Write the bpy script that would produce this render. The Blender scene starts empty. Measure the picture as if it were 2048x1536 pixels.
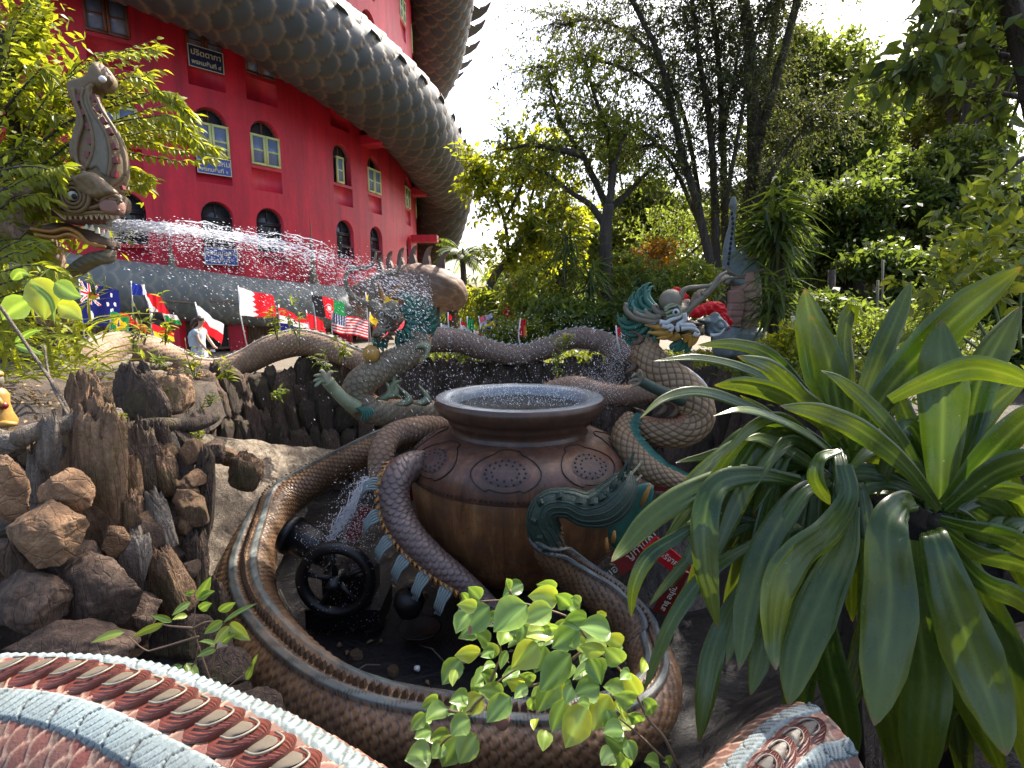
import bpy, math, random
import numpy as np
from mathutils import Vector, Matrix
random.seed(7); RNG = np.random.default_rng(7)
SC = bpy.context.scene; COL = SC.collection
PI = math.pi; R = math.radians
# ---------------------------------------------------------------- camera
E = 3.4; F = 1100.0; PIT = R(8.7); CP, SP = math.cos(PIT), math.sin(PIT)
cam = bpy.data.cameras.new('camera'); camo = bpy.data.objects.new('camera', cam); COL.objects.link(camo)
camo.location = (0, 0, E); camo.rotation_euler = (PI/2 - PIT, 0, 0)
cam.sensor_width = 36; cam.lens = 36*F/2048; cam.clip_start = 0.05; cam.clip_end = 2000
SC.camera = camo
# ---------------------------------------------------------------- world, sun, exposure
SUN_AZ, SUN_EL = 36.0, 50.0      # degrees right of straight ahead, above the horizon
wd = bpy.data.worlds.new('World'); SC.world = wd; wd.use_nodes = True
nt = wd.node_tree; nt.nodes.clear()
sky = nt.nodes.new('ShaderNodeTexSky'); sky.sky_type = 'NISHITA'; sky.sun_disc = False
sky.sun_elevation = R(SUN_EL); sky.sun_rotation = R(SUN_AZ); sky.air_density = 1.0; sky.dust_density = 4.0; sky.ozone_density = 1.0
bg = nt.nodes.new('ShaderNodeBackground'); bg.inputs[1].default_value = 0.15
wo = nt.nodes.new('ShaderNodeOutputWorld')
nt.links.new(sky.outputs[0], bg.inputs[0]); nt.links.new(bg.outputs[0], wo.inputs[0])
sl = bpy.data.lights.new('sun', 'SUN'); sl.energy = 5.0; sl.angle = R(0.5); sl.color = (1.0, 0.93, 0.82)
so = bpy.data.objects.new('sun', sl); COL.objects.link(so)
sdir = Vector((math.sin(R(SUN_AZ))*math.cos(R(SUN_EL)), math.cos(R(SUN_AZ))*math.cos(R(SUN_EL)), math.sin(R(SUN_EL))))
so.rotation_euler = sdir.to_track_quat('Z', 'Y').to_euler(); so.location = sdir*60
SC.view_settings.view_transform = 'Standard'; SC.view_settings.look = 'None'
SC.view_settings.gamma = 1; SC.view_settings.use_curve_mapping = False; SC.view_settings.exposure = 1.6
SC.cycles.max_bounces = 6; SC.cycles.diffuse_bounces = 3; SC.cycles.glossy_bounces = 3; SC.cycles.transparent_max_bounces = 6
SC.cycles.sample_clamp_indirect = 6.0

# ---------------------------------------------------------------- helpers: pixels to places
def ray(px, py):
    x = (px-1024)/F; y = -(py-768)/F
    return np.array([x, CP+y*SP, -SP+y*CP])
def W(px, py, Y):
    d = ray(px, py); return np.array([0, 0, E]) + d*(Y/d[1])
def WZ(px, py, z):
    d = ray(px, py); return np.array([0, 0, E]) + d*((z-E)/d[2])
def MP(px, py, Y):               # metres per photo pixel at that place
    return (Y/ray(px, py)[1])/F
def unit(v):
    v = np.asarray(v, float); return v/(np.linalg.norm(v, axis=-1, keepdims=True)+1e-12)

# ---------------------------------------------------------------- helpers: objects
def mesh_obj(name, verts, faces, mat=None, parent=None, smooth=True, attrs=None, midx=None):
    """faces: list of (M,k) integer arrays."""
    verts = np.asarray(verts, np.float32)
    if isinstance(faces, np.ndarray): faces = [faces]
    faces = [np.asarray(f, np.int32) for f in faces if len(f)]
    me = bpy.data.meshes.new(name)
    me.vertices.add(len(verts)); me.vertices.foreach_set('co', verts.ravel())
    nl = sum(f.size for f in faces); nf = sum(len(f) for f in faces)
    me.loops.add(nl); me.loops.foreach_set('vertex_index', np.concatenate([f.ravel() for f in faces]))
    me.polygons.add(nf)
    tot = np.concatenate([np.full(len(f), f.shape[1], np.int32) for f in faces])
    st = np.concatenate([[0], np.cumsum(tot)[:-1]]).astype(np.int32)
    me.polygons.foreach_set('loop_start', st); me.polygons.foreach_set('loop_total', tot)
    me.polygons.foreach_set('use_smooth', np.full(nf, smooth))
    mats = mat if isinstance(mat, (list, tuple)) else [mat]
    for m in mats:
        if m: me.materials.append(m)
    if midx is not None: me.polygons.foreach_set('material_index', np.asarray(midx, np.int32))
    for k, v in (attrs or {}).items():
        a = me.attributes.new(k, 'FLOAT', 'POINT'); a.data.foreach_set('value', np.asarray(v, np.float32).ravel())
    me.update(calc_edges=True); me.validate()
    ob = bpy.data.objects.new(name, me); COL.objects.link(ob)
    if parent: ob.parent = parent
    return ob
def tag(o, label=None, cat=None, group=None, kind=None):
    if label: o['label'] = label
    if cat: o['category'] = cat
    if group: o['group'] = group
    if kind: o['kind'] = kind
    return o
def empty(name, loc, label, cat, group=None):
    o = bpy.data.objects.new(name, None); COL.objects.link(o); o.empty_display_size = .1
    o.location = [float(v) for v in loc]; tag(o, label, cat, group); return o
def under(o, root):              # parent to an Empty, keep the mesh where it stands
    o.parent = root; o.matrix_parent_inverse = Matrix.Translation(-Vector(root.location)); return o
class Acc:                       # collects pieces into one mesh
    def __init__(s): s.v = []; s.f = {}; s.n = 0; s.a = {}; s.m = {}
    def add(s, v, faces, attrs=None, mi=0):
        v = np.asarray(v, float)
        if isinstance(faces, np.ndarray): faces = [faces]
        for f in faces:
            f = np.asarray(f)
            if len(f): s.f.setdefault(f.shape[1], []).append(f+s.n); s.m.setdefault(f.shape[1], []).append(np.full(len(f), mi))
        for k, val in (attrs or {}).items(): s.a.setdefault(k, []).append((s.n, np.broadcast_to(np.asarray(val, float), (len(v),))))
        s.v.append(v); s.n += len(v); return s
    def build(s, name, mat, parent=None, smooth=True):
        V = np.concatenate(s.v); fs = [np.concatenate(x) for x in s.f.values()]
        mi = np.concatenate([np.concatenate(x) for x in s.m.values()])
        A = {}
        for k, lst in s.a.items():
            arr = np.zeros(len(V))
            for n0, val in lst: arr[n0:n0+len(val)] = val
            A[k] = arr
        o = mesh_obj(name, V, fs, mat, None, smooth, A, mi)
        if parent: under(o, parent)
        return o
def grid_faces(nr, nc, wrap=False):   # nr rows of nc verts
    r = np.arange(nr-1)[:, None]; c = np.arange(nc if wrap else nc-1)[None]
    c2 = (c+1) % nc
    return np.stack([r*nc+c, r*nc+c2, (r+1)*nc+c2, (r+1)*nc+c], -1).reshape(-1, 4)
def catmull(P, n=12):
    P = np.asarray(P, float)
    if len(P) == 2:
        t = np.linspace(0, 1, n+1)[:, None]; return P[0]*(1-t)+P[1]*t
    Q = np.vstack([2*P[0]-P[1], P, 2*P[-1]-P[-2]]); out = []
    for i in range(1, len(Q)-2):
        t = np.linspace(0, 1, n, endpoint=False)[:, None]
        a, b, c, d = Q[i-1], Q[i], Q[i+1], Q[i+2]
        out.append(.5*((2*b)+(-a+c)*t+(2*a-5*b+4*c-d)*t*t+(-a+3*b-3*c+d)*t**3))
    out.append(P[-1:]); return np.vstack(out)
def resample(P, X, ds):
    """P (n,3) path, X (n,k) extras; even steps of ds."""
    L = np.concatenate([[0], np.cumsum(np.linalg.norm(np.diff(P, axis=0), axis=1))])
    m = max(3, int(L[-1]/ds)+1); s = np.linspace(0, L[-1], m)
    return (np.stack([np.interp(s, L, P[:, i]) for i in range(3)], 1),
            np.stack([np.interp(s, L, X[:, i]) for i in range(X.shape[1])], 1) if X is not None else None, s)
def box_vf(x0, x1, y0, y1, z0, z1):
    v = np.array([[x, y, z] for z in (z0, z1) for y in (y0, y1) for x in (x0, x1)], float)
    f = np.array([[0, 2, 3, 1], [4, 5, 7, 6], [0, 1, 5, 4], [2, 6, 7, 3], [0, 4, 6, 2], [1, 3, 7, 5]])
    return v, f
def beam_vf(a, b, w, h, up=(0, 0, 1)):   # box from a to b
    a, b = np.asarray(a, float), np.asarray(b, float); t = unit(b-a); s = unit(np.cross(t, up)); u = np.cross(s, t)
    v = np.array([p+s*i*w/2+u*j*h/2 for p in (a, b) for (i, j) in ((-1, -1), (1, -1), (1, 1), (-1, 1))])
    f = np.array([[0, 1, 2, 3], [7, 6, 5, 4], [0, 4, 5, 1], [1, 5, 6, 2], [2, 6, 7, 3], [3, 7, 4, 0]])
    return v, f
def tube_vf(P, rad, n=8, cap=True):
    P = np.asarray(P, float); m = len(P); rad = np.broadcast_to(np.asarray(rad, float), (m,))
    T = unit(np.gradient(P, axis=0)); ref = np.array([0.13, 0.07, 1.0]); s = np.cross(T, ref)
    bad = np.linalg.norm(s, axis=1) < .25
    if bad.any(): s[bad] = np.cross(T[bad], np.array([1., .1, 0]))
    # parallel transport
    S = np.zeros_like(P); S[0] = unit(s[0])
    for i in range(1, m):
        q = S[i-1]-T[i]*np.dot(S[i-1], T[i]); S[i] = q/(np.linalg.norm(q)+1e-9)
    U = np.cross(S, T); a = np.arange(n)*2*PI/n
    V = P[:, None]+rad[:, None, None]*(np.cos(a)[None, :, None]*S[:, None]+np.sin(a)[None, :, None]*U[:, None])
    V = V.reshape(-1, 3); f = [grid_faces(m, n, True)]
    if cap: f.append(np.array([list(range(n))[::-1], list(range((m-1)*n, m*n))]))
    return V, f
def lathe_vf(prof, n=48, c=(0, 0, 0)):
    prof = np.asarray(prof, float); a = np.arange(n)*2*PI/n
    V = np.stack([prof[:, 0][:, None]*np.cos(a), prof[:, 0][:, None]*np.sin(a), np.repeat(prof[:, 1][:, None], n, 1)], -1).reshape(-1, 3)+np.asarray(c)
    return V, [grid_faces(len(prof), n, True)]
def noise3(p, scale, seed=0, oct=4):
    """smooth pseudo noise for an (n,3) array, about -1..1"""
    rg = np.random.default_rng(seed); p = np.asarray(p)*scale; out = np.zeros(len(p)); amp = 1.; tot = 0
    for o in range(oct):
        a = np.zeros(len(p))
        for k in range(5):
            d = unit(rg.normal(size=3))*(1.0+rg.random()*.8); w = rg.normal(size=3)*1.3
            a += np.sin(p@d*2.1+1.4*np.sin(p@w+rg.random()*6)+rg.random()*6.28)
        out += amp*a/3.2; tot += amp; amp *= .5; p = p*2.03
    return out/tot

# ---------------------------------------------------------------- scale patterns for serpent skins
def scalepat(u, v, nu):
    """overlapping fish scales; returns height 0..1, edge 0..1, random 0..1"""
    h = np.zeros_like(u); e = np.ones_like(u); rn = np.zeros_like(u); done = np.zeros(u.shape, bool)
    v0 = np.floor(v)
    for dj in (-1, 0, 1, 2):
        j = v0+dj; off = .5*(np.mod(j, 2)); i = np.round(u-off); du = u-off-i; dv = v-j
        d = np.sqrt((du/.60)**2+(dv/1.12)**2); ok = (~done) & (d < 1) & (dv > -1.1)
        h = np.where(ok, .25+.75*np.clip((dv+.9)/2.0, 0, 1)*(1-.5*(du/.6)**2), h)
        e = np.where(ok, np.clip((d-.74)/.2, 0, 1)*(dv > -.2), e)
        q = np.sin(np.mod(i, nu)*12.9898+j*78.233)*43758.5453; rn = np.where(ok, q-np.floor(q), rn); done |= ok
    return h, e, rn
def netpat(u, v, nu):
    a = u+v*.5; b = u-v*.5
    fa = np.abs(a-np.round(a)); fb = np.abs(b-np.round(b)); d = np.minimum(fa, fb)*2
    q = np.sin(np.floor(a)*12.9898+np.floor(b)*78.233)*43758.5453
    return np.clip(d*2.2, 0, 1), np.clip(1.35-d*4.2, 0, 1), q-np.floor(q)
def serpent(name, ctrl, mat, parent=None, n=96, ds=.02, size=.1, amp=.012, dors=None, pat='scale', belly=-.55, bands=(), flat=1.0, ribs=.06, row=1.0, flip=False, cap=True):
    """ctrl: (k,4) x,y,z,radius.  dors: dorsal direction(s).  bands: (phi0,phi1) ribbed side bands in radians from the ridge"""
    ctrl = np.asarray(ctrl, float); k = len(ctrl)
    D = np.tile([0, 0, 1.], (k, 1)) if dors is None else np.broadcast_to(np.asarray(dors, float), (k, 3))
    X = catmull(np.hstack([ctrl, D]), 16); P, X2, s = resample(X[:, :3], X[:, 3:], ds)
    r = np.maximum(X2[:, 0], .004); Dn = X2[:, 1:]; T = unit(np.gradient(P, axis=0))
    U = unit(Dn-T*np.sum(Dn*T, 1, keepdims=True)); S = np.cross(T, U)
    rm = ctrl[:, 3].max(); nu = max(6, int(round(2*PI*rm*.85/size)))
    a = np.arange(n)*2*PI/n; A, SS = np.meshgrid(a, s)
    phi = np.abs(np.where(A > PI, A-2*PI, A)); cosp = np.cos(A)
    # scale length follows the local radius a little
    vv = SS/size/row*1.55*(-1 if flip else 1)
    h, e, rn = (netpat if pat == 'net' else scalepat)(A/(2*PI)*nu, vv, nu)
    rr = r[:, None]/rm; hh = h*amp*np.clip(rr+.25, 0, 1)
    bel = cosp < belly; fr = np.mod(SS/ribs, 1.0)
    hh = np.where(bel, amp*.8*np.sqrt(np.clip(1-(2*fr-1)**2, 0, 1)), hh); e = np.where(bel, (fr < .12) | (fr > .9), e)
    band = np.zeros_like(hh)
    for (p0, p1) in bands:
        inb = (phi > p0) & (phi < p1); fb = np.mod(SS/(ribs*.5)+phi*1.2, 1.0)
        hh = np.where(inb, amp*(1.5+.5*np.sqrt(np.clip(1-(2*fb-1)**2, 0, 1))), hh); e = np.where(inb, (fb < .14), e); band = np.where(inb, 1., band)
    rad = r[:, None]+hh
    V = P[:, None]+rad[..., None]*(np.cos(A)[..., None]*U[:, None]*flat+np.sin(A)[..., None]*S[:, None])
    m = len(P); f = [grid_faces(m, n, True)]
    if cap: f.append(np.array([list(range(n))[::-1], list(range((m-1)*n, m*n))]))
    o = mesh_obj(name, V.reshape(-1, 3), f, mat, None, True, dict(edge=np.asarray(e, float), rnd=rn, belly=bel.astype(float), band=band, top=cosp))
    if parent: under(o, parent)
    o_data = dict(P=P, U=U, S=S, T=T, r=r, s=s)
    return o, o_data
def along(d, s):                 # frame of a serpent at arc length s
    i = int(np.clip(np.searchsorted(d['s'], s), 0, len(d['s'])-1)); return d['P'][i], d['T'][i], d['U'][i], d['S'][i], d['r'][i]
def PX(rows, zmode=False):       # rows of (px,py,Y,radius_px) -> x,y,z,r in metres
    out = []
    for (px, py, Y, rp) in rows:
        p = WZ(px, py, Y) if zmode else W(px, py, Y)
        out.append([*p, rp*MP(px, py, p[1])])
    return np.array(out)

# ---------------------------------------------------------------- outlines given depth: rounded relief bodies
def inside(poly, x, y):
    c = np.zeros(x.shape, bool); j = len(poly)-1
    for i in range(len(poly)):
        xi, yi = poly[i]; xj, yj = poly[j]
        hit = ((yi > y) != (yj > y)) & (x < (xj-xi)*(y-yi)/(yj-yi+1e-12)+xi); c ^= hit; j = i
    return c
def nearest_on(poly, x, y):
    best = np.full(x.shape, 1e18); bx = np.zeros_like(x); by = np.zeros_like(y)
    for i in range(len(poly)):
        a = poly[i-1]; b = poly[i]; dx, dy = b-a; L = dx*dx+dy*dy+1e-12
        t = np.clip(((x-a[0])*dx+(y-a[1])*dy)/L, 0, 1); qx = a[0]+t*dx; qy = a[1]+t*dy; d = (x-qx)**2+(y-qy)**2
        m = d < best; best = np.where(m, d, best); bx = np.where(m, qx, bx); by = np.where(m, qy, by)
    return np.sqrt(best), bx, by
def inflate_vf(outline, Y, thick, res=44, width=None, smooth_in=True, disp=None):
    """outline in photo pixels, placed at distance Y facing the viewer; a closed rounded body of real thickness (metres)"""
    o = np.asarray(outline, float)
    if smooth_in:
        oo = np.vstack([o, o[:1]]); oo = catmull(oo, 5)[:-1]
    else: oo = o
    w3 = np.array([W(px, py, Y) for px, py in oo]); poly = w3[:, [0, 2]]
    mn, mx = poly.min(0), poly.max(0); step = (mx-mn).max()/res
    xs = np.arange(mn[0]-step, mx[0]+step*1.5, step); zs = np.arange(mn[1]-step, mx[1]+step*1.5, step)
    GX, GZ = np.meshgrid(xs, zs); ins = inside(poly, GX, GZ); d, bx, bz = nearest_on(poly, GX, GZ)
    near = ins | (d < step*.75); ccell = near[:-1, :-1] & near[1:, :-1] & near[:-1, 1:] & near[1:, 1:]
    cin = ins[:-1, :-1].astype(int)+ins[1:, :-1]+ins[:-1, 1:]+ins[1:, 1:]
    ccell &= cin >= 2
    X = np.where(ins, GX, bx); Z = np.where(ins, GZ, bz); dd = np.where(ins, d, 0.)
    w = width or thick*1.3; q = np.clip(dd/w, 0, 1); h = thick*.5*np.sqrt(np.clip(1-(1-q)**2, 0, 1))+step*.02
    nr, nc = X.shape; idx = np.arange(nr*nc).reshape(nr, nc)
    ii, jj = np.where(ccell); fr = np.stack([idx[ii, jj], idx[ii, jj+1], idx[ii+1, jj+1], idx[ii+1, jj]], 1)
    hf = h.copy()
    if disp is not None: hf = hf+disp(X, Z, dd)
    V1 = np.stack([X, Y-hf, Z], -1).reshape(-1, 3); V2 = np.stack([X, Y+h, Z], -1).reshape(-1, 3)
    N = nr*nc; used = np.unique(fr); mp = -np.ones(2*N, int)
    allu = np.concatenate([used, used+N]); mp[allu] = np.arange(len(allu))
    V = np.vstack([V1, V2])[allu]; f1 = mp[fr]; f2 = mp[fr[:, ::-1]+N]
    # stitch the rim
    e = np.concatenate([fr[:, [0, 1]], fr[:, [1, 2]], fr[:, [2, 3]], fr[:, [3, 0]]]); key = {}
    es = set(map(tuple, e.tolist())); rim = [(a, b) for a, b in es if (b, a) not in es]
    rf = np.array([[mp[b], mp[a], mp[a+N], mp[b+N]] for a, b in rim])
    dep = np.concatenate([dd.ravel(), dd.ravel()])[allu]
    return V, [f1, f2, rf], dict(dist=np.clip(dep/w, 0, 1))

# ---------------------------------------------------------------- leaves
def leaves_vf(P, D, N, L, Wd, kind='diamond', droop=.15, fold=.25, rnd=None):
    """batch of leaves: base points P, directions D, face normals N"""
    P, D, N = np.asarray(P, float), unit(D), np.asarray(N, float); n = len(P)
    L = np.broadcast_to(np.asarray(L, float), (n,))[:, None]; Wd = np.broadcast_to(np.asarray(Wd, float), (n,))[:, None]
    S = unit(np.cross(D, N)); N = np.cross(S, D)
    rnd = RNG.random(n) if rnd is None else rnd
    if kind == 'diamond':
        V = np.stack([P, P+D*L*.45+S*Wd*.5+N*Wd*fold*.5, P+D*L-N*L*droop, P+D*L*.45-S*Wd*.5+N*Wd*fold*.5], 1)
        b = np.arange(n)[:, None]*4; return V.reshape(-1, 3), [b+np.arange(4)[None]], dict(rnd=np.repeat(rnd, 4))
    prof = {'ovate': [(0, .02), (.12, .34), (.3, .5), (.5, .46), (.72, .28), (.88, .1), (1, .004)],
            'lance': [(0, .03), (.2, .36), (.45, .5), (.75, .3), (1, .004)],
            'simple': [(0, .03), (.4, .5), (.75, .32), (1, .01)]}[kind]
    k = len(prof); rows = []
    for t, w in prof:
        c = P+D*L*t-N*L*droop*t*t; up = N*Wd*w*fold*2
        rows += [c+S*Wd*w+up, c, c-S*Wd*w+up]
    V = np.stack(rows, 1).reshape(-1, 3); f = grid_faces(k, 3)[None]+np.arange(n)[:, None, None]*k*3
    mid = np.tile([0, 1, 0]*k, n); tt = np.tile(np.repeat([p[0] for p in prof], 3), n)
    return V, [f.reshape(-1, 4)], dict(rnd=np.repeat(rnd, 3*k), mid=mid, along=tt)
def rand_dirs(n, up=0.0, sd=1.0):
    d = RNG.normal(size=(n, 3))*sd; d[:, 2] += up; return unit(d)
# ---------------------------------------------------------------- materials
def node_mat(name):
    m = bpy.data.materials.new(name); m.use_nodes = True; t = m.node_tree; b = t.nodes['Principled BSDF']; return m, t, b
def nn(t, typ, **kw):
    n = t.nodes.new(typ)
    for k, v in kw.items():
        if k.startswith('i_'):
            key = k[2:]; key = int(key) if key.isdigit() else key.replace('_', ' ')
            n.inputs[key].default_value = v
        else: setattr(n, k, v)
    return n
def noise(t, scale, detail=6, rough=.6, vec=None, dist=0.):
    n = nn(t, 'ShaderNodeTexNoise', i_Scale=scale, i_Detail=detail, i_Roughness=rough, i_Distortion=dist)
    if vec is not None: t.links.new(vec, n.inputs['Vector'])
    return n.outputs['Fac']
def coords(t, kind='Object', scale=(1, 1, 1)):
    c = nn(t, 'ShaderNodeTexCoord'); m = nn(t, 'ShaderNodeMapping'); m.inputs['Scale'].default_value = scale
    t.links.new(c.outputs[kind], m.inputs[0]); return m.outputs[0]
def ramp(t, fac, stops):
    r = nn(t, 'ShaderNodeValToRGB'); el = r.color_ramp.elements
    while len(el) < len(stops): el.new(.5)
    for e, (p, c) in zip(el, stops): e.position = p; e.color = (*c, 1)
    t.links.new(fac, r.inputs[0]); return r.outputs[0]
def mix(t, fac, a, b, blend='MIX'):
    m = nn(t, 'ShaderNodeMix', data_type='RGBA', blend_type=blend)
    for sock, val in ((m.inputs[0], fac), (m.inputs[6], a), (m.inputs[7], b)):
        if isinstance(val, (int, float)): sock.default_value = val
        elif isinstance(val, tuple): sock.default_value = (*val, 1)
        else: t.links.new(val, sock)
    return m.outputs[2]
def math_(t, op, a, b=None, c=None):
    m = nn(t, 'ShaderNodeMath', operation=op)
    for i, v in enumerate((a, b, c)):
        if v is None: continue
        if isinstance(v, (int, float)): m.inputs[i].default_value = v
        else: t.links.new(v, m.inputs[i])
    return m.outputs[0]
def attr(t, name):
    a = nn(t, 'ShaderNodeAttribute', attribute_name=name); return a.outputs['Fac']
def bump(t, b, h, strength=.5, dist=.02):
    n = nn(t, 'ShaderNodeBump'); n.inputs['Strength'].default_value = strength; n.inputs['Distance'].default_value = dist
    t.links.new(h, n.inputs['Height']); t.links.new(n.outputs[0], b.inputs['Normal']); return n
def setc(t, b, c):
    if isinstance(c, tuple): b.inputs['Base Color'].default_value = (*c, 1)
    else: t.links.new(c, b.inputs['Base Color'])
def plain(name, c, rough=.6, metal=0., var=.25, nscale=6., bmp=.15, bd=.01, spec=.5, c2=None):
    m, t, b = node_mat(name); v = coords(t)
    f = noise(t, nscale, 8, .65, v); dark = c2 or tuple(x*(1-var*1.6) for x in c)
    setc(t, b, mix(t, f, dark, tuple(min(1, x*(1+var*.5)) for x in c)))
    b.inputs['Roughness'].default_value = rough; b.inputs['Metallic'].default_value = metal; b.inputs['Specular IOR Level'].default_value = spec
    if bmp: bump(t, b, noise(t, nscale*5, 6, .7, v), bmp, bd)
    return m
def scale_mat(name, base, base2, edge, belly=None, band=None, rough=.55, dirt=(.03, .025, .02), dirtamt=.5, wet=0., dscale=1.5, eamt=1.0, bandedge=(.02, .03, .03)):
    m, t, b = node_mat(name); v = coords(t)
    n1 = noise(t, dscale, 6, .65, v); n2 = noise(t, dscale*9, 6, .7, v)
    c = mix(t, attr(t, 'rnd'), base, base2)
    c = mix(t, math_(t, 'MULTIPLY', attr(t, 'edge'), eamt), c, edge)
    if belly: c = mix(t, attr(t, 'belly'), c, mix(t, attr(t, 'edge'), belly, tuple(x*.25 for x in belly)))
    if band: c = mix(t, attr(t, 'band'), c, mix(t, attr(t, 'edge'), band, bandedge))
    n3 = noise(t, dscale*.55, 7, .7, v); c = mix(t, ramp(t, n3, [(.56, (0, 0, 0)), (.66, (.45, .45, .45))]), c, tuple(min(1, x*1.5+.05) for x in base2)); c = mix(t, ramp(t, n3, [(.30, (.6, .6, .6)), (.42, (0, 0, 0))]), c, (dirt[0]*1.1, dirt[1]*1.5, dirt[2]*1.2))
    f = math_(t, 'MULTIPLY', ramp(t, n1, [(.38, (0, 0, 0)), (.68, (1, 1, 1))]), dirtamt)
    c = mix(t, f, c, dirt); c = mix(t, math_(t, 'MULTIPLY', n2, .5), c, mix(t, .5, c, dirt))
    setc(t, b, c)
    t.links.new(ramp(t, n1, [(.3, (rough-wet,)*3), (.7, (rough+.15,)*3)]), b.inputs['Roughness'])
    bump(t, b, noise(t, dscale*22, 5, .7, v), .35, .01); return m
def leaf_mat(name, c1, c2, trans=.45, rough=.45, c3=None, tcol=None, vein=0., spec=.35):
    m, t, b = node_mat(name); rn = attr(t, 'rnd')
    stops = [(0, c1), (.8, c2)] + ([(1, c3)] if c3 else [])
    c = ramp(t, rn, stops)
    if vein: c = mix(t, math_(t, 'MULTIPLY', attr(t, 'mid'), vein), c, tuple(min(1, x*2.6) for x in c2))
    n1 = noise(t, 14, 5, .6, coords(t)); c = mix(t, math_(t, 'MULTIPLY', n1, .35), c, mix(t, .6, c, (.01, .015, .003)))
    setc(t, b, c); b.inputs['Roughness'].default_value = rough; b.inputs['Specular IOR Level'].default_value = spec
    tr = nn(t, 'ShaderNodeBsdfTranslucent')
    tc = mix(t, 1.0, c, tcol or (1.7, 1.6, .7), 'MULTIPLY'); t.links.new(tc, tr.inputs[0])
    ms = nn(t, 'ShaderNodeMixShader'); ms.inputs[0].default_value = trans
    t.links.new(b.outputs[0], ms.inputs[1]); t.links.new(tr.outputs[0], ms.inputs[2])
    t.links.new(ms.outputs[0], t.nodes['Material Output'].inputs[0]); return m
def rock_mat(name, cols, stri=False, scale=3., wet=False, moss=0., crack=.25):
    m, t, b = node_mat(name); v = coords(t, scale=(1, 1, .16) if stri else (1, 1, 1))
    v2 = coords(t)
    n1 = noise(t, scale*(3 if stri else 1), 9, .68, v, .6); n2 = noise(t, scale*6, 8, .7, v2)
    c = ramp(t, n1, [(.28, cols[0]), (.45, cols[1]), (.6, cols[2]), (.75, cols[3])])
    c = mix(t, ramp(t, n2, [(.35, (0, 0, 0)), (.65, (.8, .8, .8))]), c, mix(t, .65, c, cols[0]))
    oi = nn(t, 'ShaderNodeObjectInfo'); c = mix(t, math_(t, 'MULTIPLY', oi.outputs['Random'], .4), c, mix(t, .6, c, cols[0]))
    if moss:
        f = math_(t, 'MULTIPLY', ramp(t, noise(t, 2.2, 5, .6, v2), [(.5, (0, 0, 0)), (.62, (1, 1, 1))]), moss); c = mix(t, f, c, (.10, .09, .02))
    setc(t, b, c); b.inputs['Roughness'].default_value = .36 if wet else .82
    if wet: b.inputs['Specular IOR Level'].default_value = .35
    vo = nn(t, 'ShaderNodeTexVoronoi', feature='DISTANCE_TO_EDGE', i_Scale=scale*(3.5 if stri else 2.2)); t.links.new(v, vo.inputs['Vector'])
    cr = ramp(t, vo.outputs['Distance'], [(0, (0, 0, 0)), (.06, (1, 1, 1))])
    h = math_(t, 'ADD', math_(t, 'MULTIPLY', n1, 1.6), math_(t, 'ADD', math_(t, 'MULTIPLY', n2, .7), math_(t, 'MULTIPLY', cr, crack)))
    bump(t, b, h, .9, .05); return m
M = {}
# tower wall: crimson paint with faint streaks
m, t, b = node_mat('crimson_wall_paint'); v = coords(t)
vs = coords(t, scale=(1, 1, .12)); n1 = noise(t, .35, 7, .65, v); n2 = noise(t, 1.6, 8, .7, vs)
c = mix(t, n1, (.48, .006, .022), (.74, .012, .038)); c = mix(t, ramp(t, n2, [(.42, (0, 0, 0)), (.72, (.75, .75, .75))]), c, (.17, .005, .015))
n4 = noise(t, 3.2, 9, .7, v); c = mix(t, ramp(t, n4, [(.3, (.35, .35, .35)), (.55, (0, 0, 0))]), c, (.30, .01, .03))
setc(t, b, c); b.inputs['Roughness'].default_value = .55; bump(t, b, noise(t, 9, 8, .7, v), .25, .05); M['crimson'] = m
M['tower_scale'] = scale_mat('glazed_grey_green_scales', (.045, .053, .053), (.095, .10, .10), (.22, .15, .09), None, None, .62, (.035, .035, .03), .55, .1, .22)
M['tower_fin'] = plain('dark_grey_fin', (.07, .08, .08), .5)
M['ground_scale'] = scale_mat('blue_grey_ground_scales', (.12, .145, .145), (.155, .18, .175), (.27, .26, .22), None, None, .55, (.07, .08, .08), .5, 0, .25)
M['ring_scale'] = scale_mat('brown_cement_scales', (.22, .115, .055), (.30, .17, .08), (.035, .02, .012), (.28, .17, .09), (.12, .15, .15), .5, (.035, .022, .014), .75, .25, 1.1)
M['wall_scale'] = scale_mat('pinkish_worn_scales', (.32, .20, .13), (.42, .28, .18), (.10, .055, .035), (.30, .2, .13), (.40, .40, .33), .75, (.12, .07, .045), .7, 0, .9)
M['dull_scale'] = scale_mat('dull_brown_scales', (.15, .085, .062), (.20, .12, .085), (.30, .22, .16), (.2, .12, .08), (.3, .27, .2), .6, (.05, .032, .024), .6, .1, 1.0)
M['dragon_scale'] = scale_mat('grey_brown_dragon_scales', (.20, .155, .095), (.28, .21, .13), (.09, .065, .04), (.42, .16, .05), None, .6, (.05, .045, .035), .5, .1, 2.0)
M['tail_scale'] = scale_mat('wet_purple_brown_scales', (.13, .085, .075), (.20, .13, .11), (.045, .03, .026), (.14, .1, .08), None, .42, (.05, .035, .03), .6, .2, 2.0)
M['tan_net'] = scale_mat('tan_diamond_scales', (.27, .17, .08), (.36, .23, .115), (.018, .012, .008), (.34, .13, .06), None, .6, (.16, .09, .05), .5, 0, 2.0)
M['balus_scale'] = scale_mat('red_edged_scales', (.125, .022, .014), (.085, .055, .038), (.36, .24, .17), None, None, .5, (.1, .05, .04), .35, 0, 5.)
M['balus_band'] = scale_mat('pale_blue_ribbed_band', (.19, .24, .25), (.22, .27, .275), (.012, .018, .022), None, None, .5, (.08, .09, .085), .6, 0, 4.)
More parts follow.
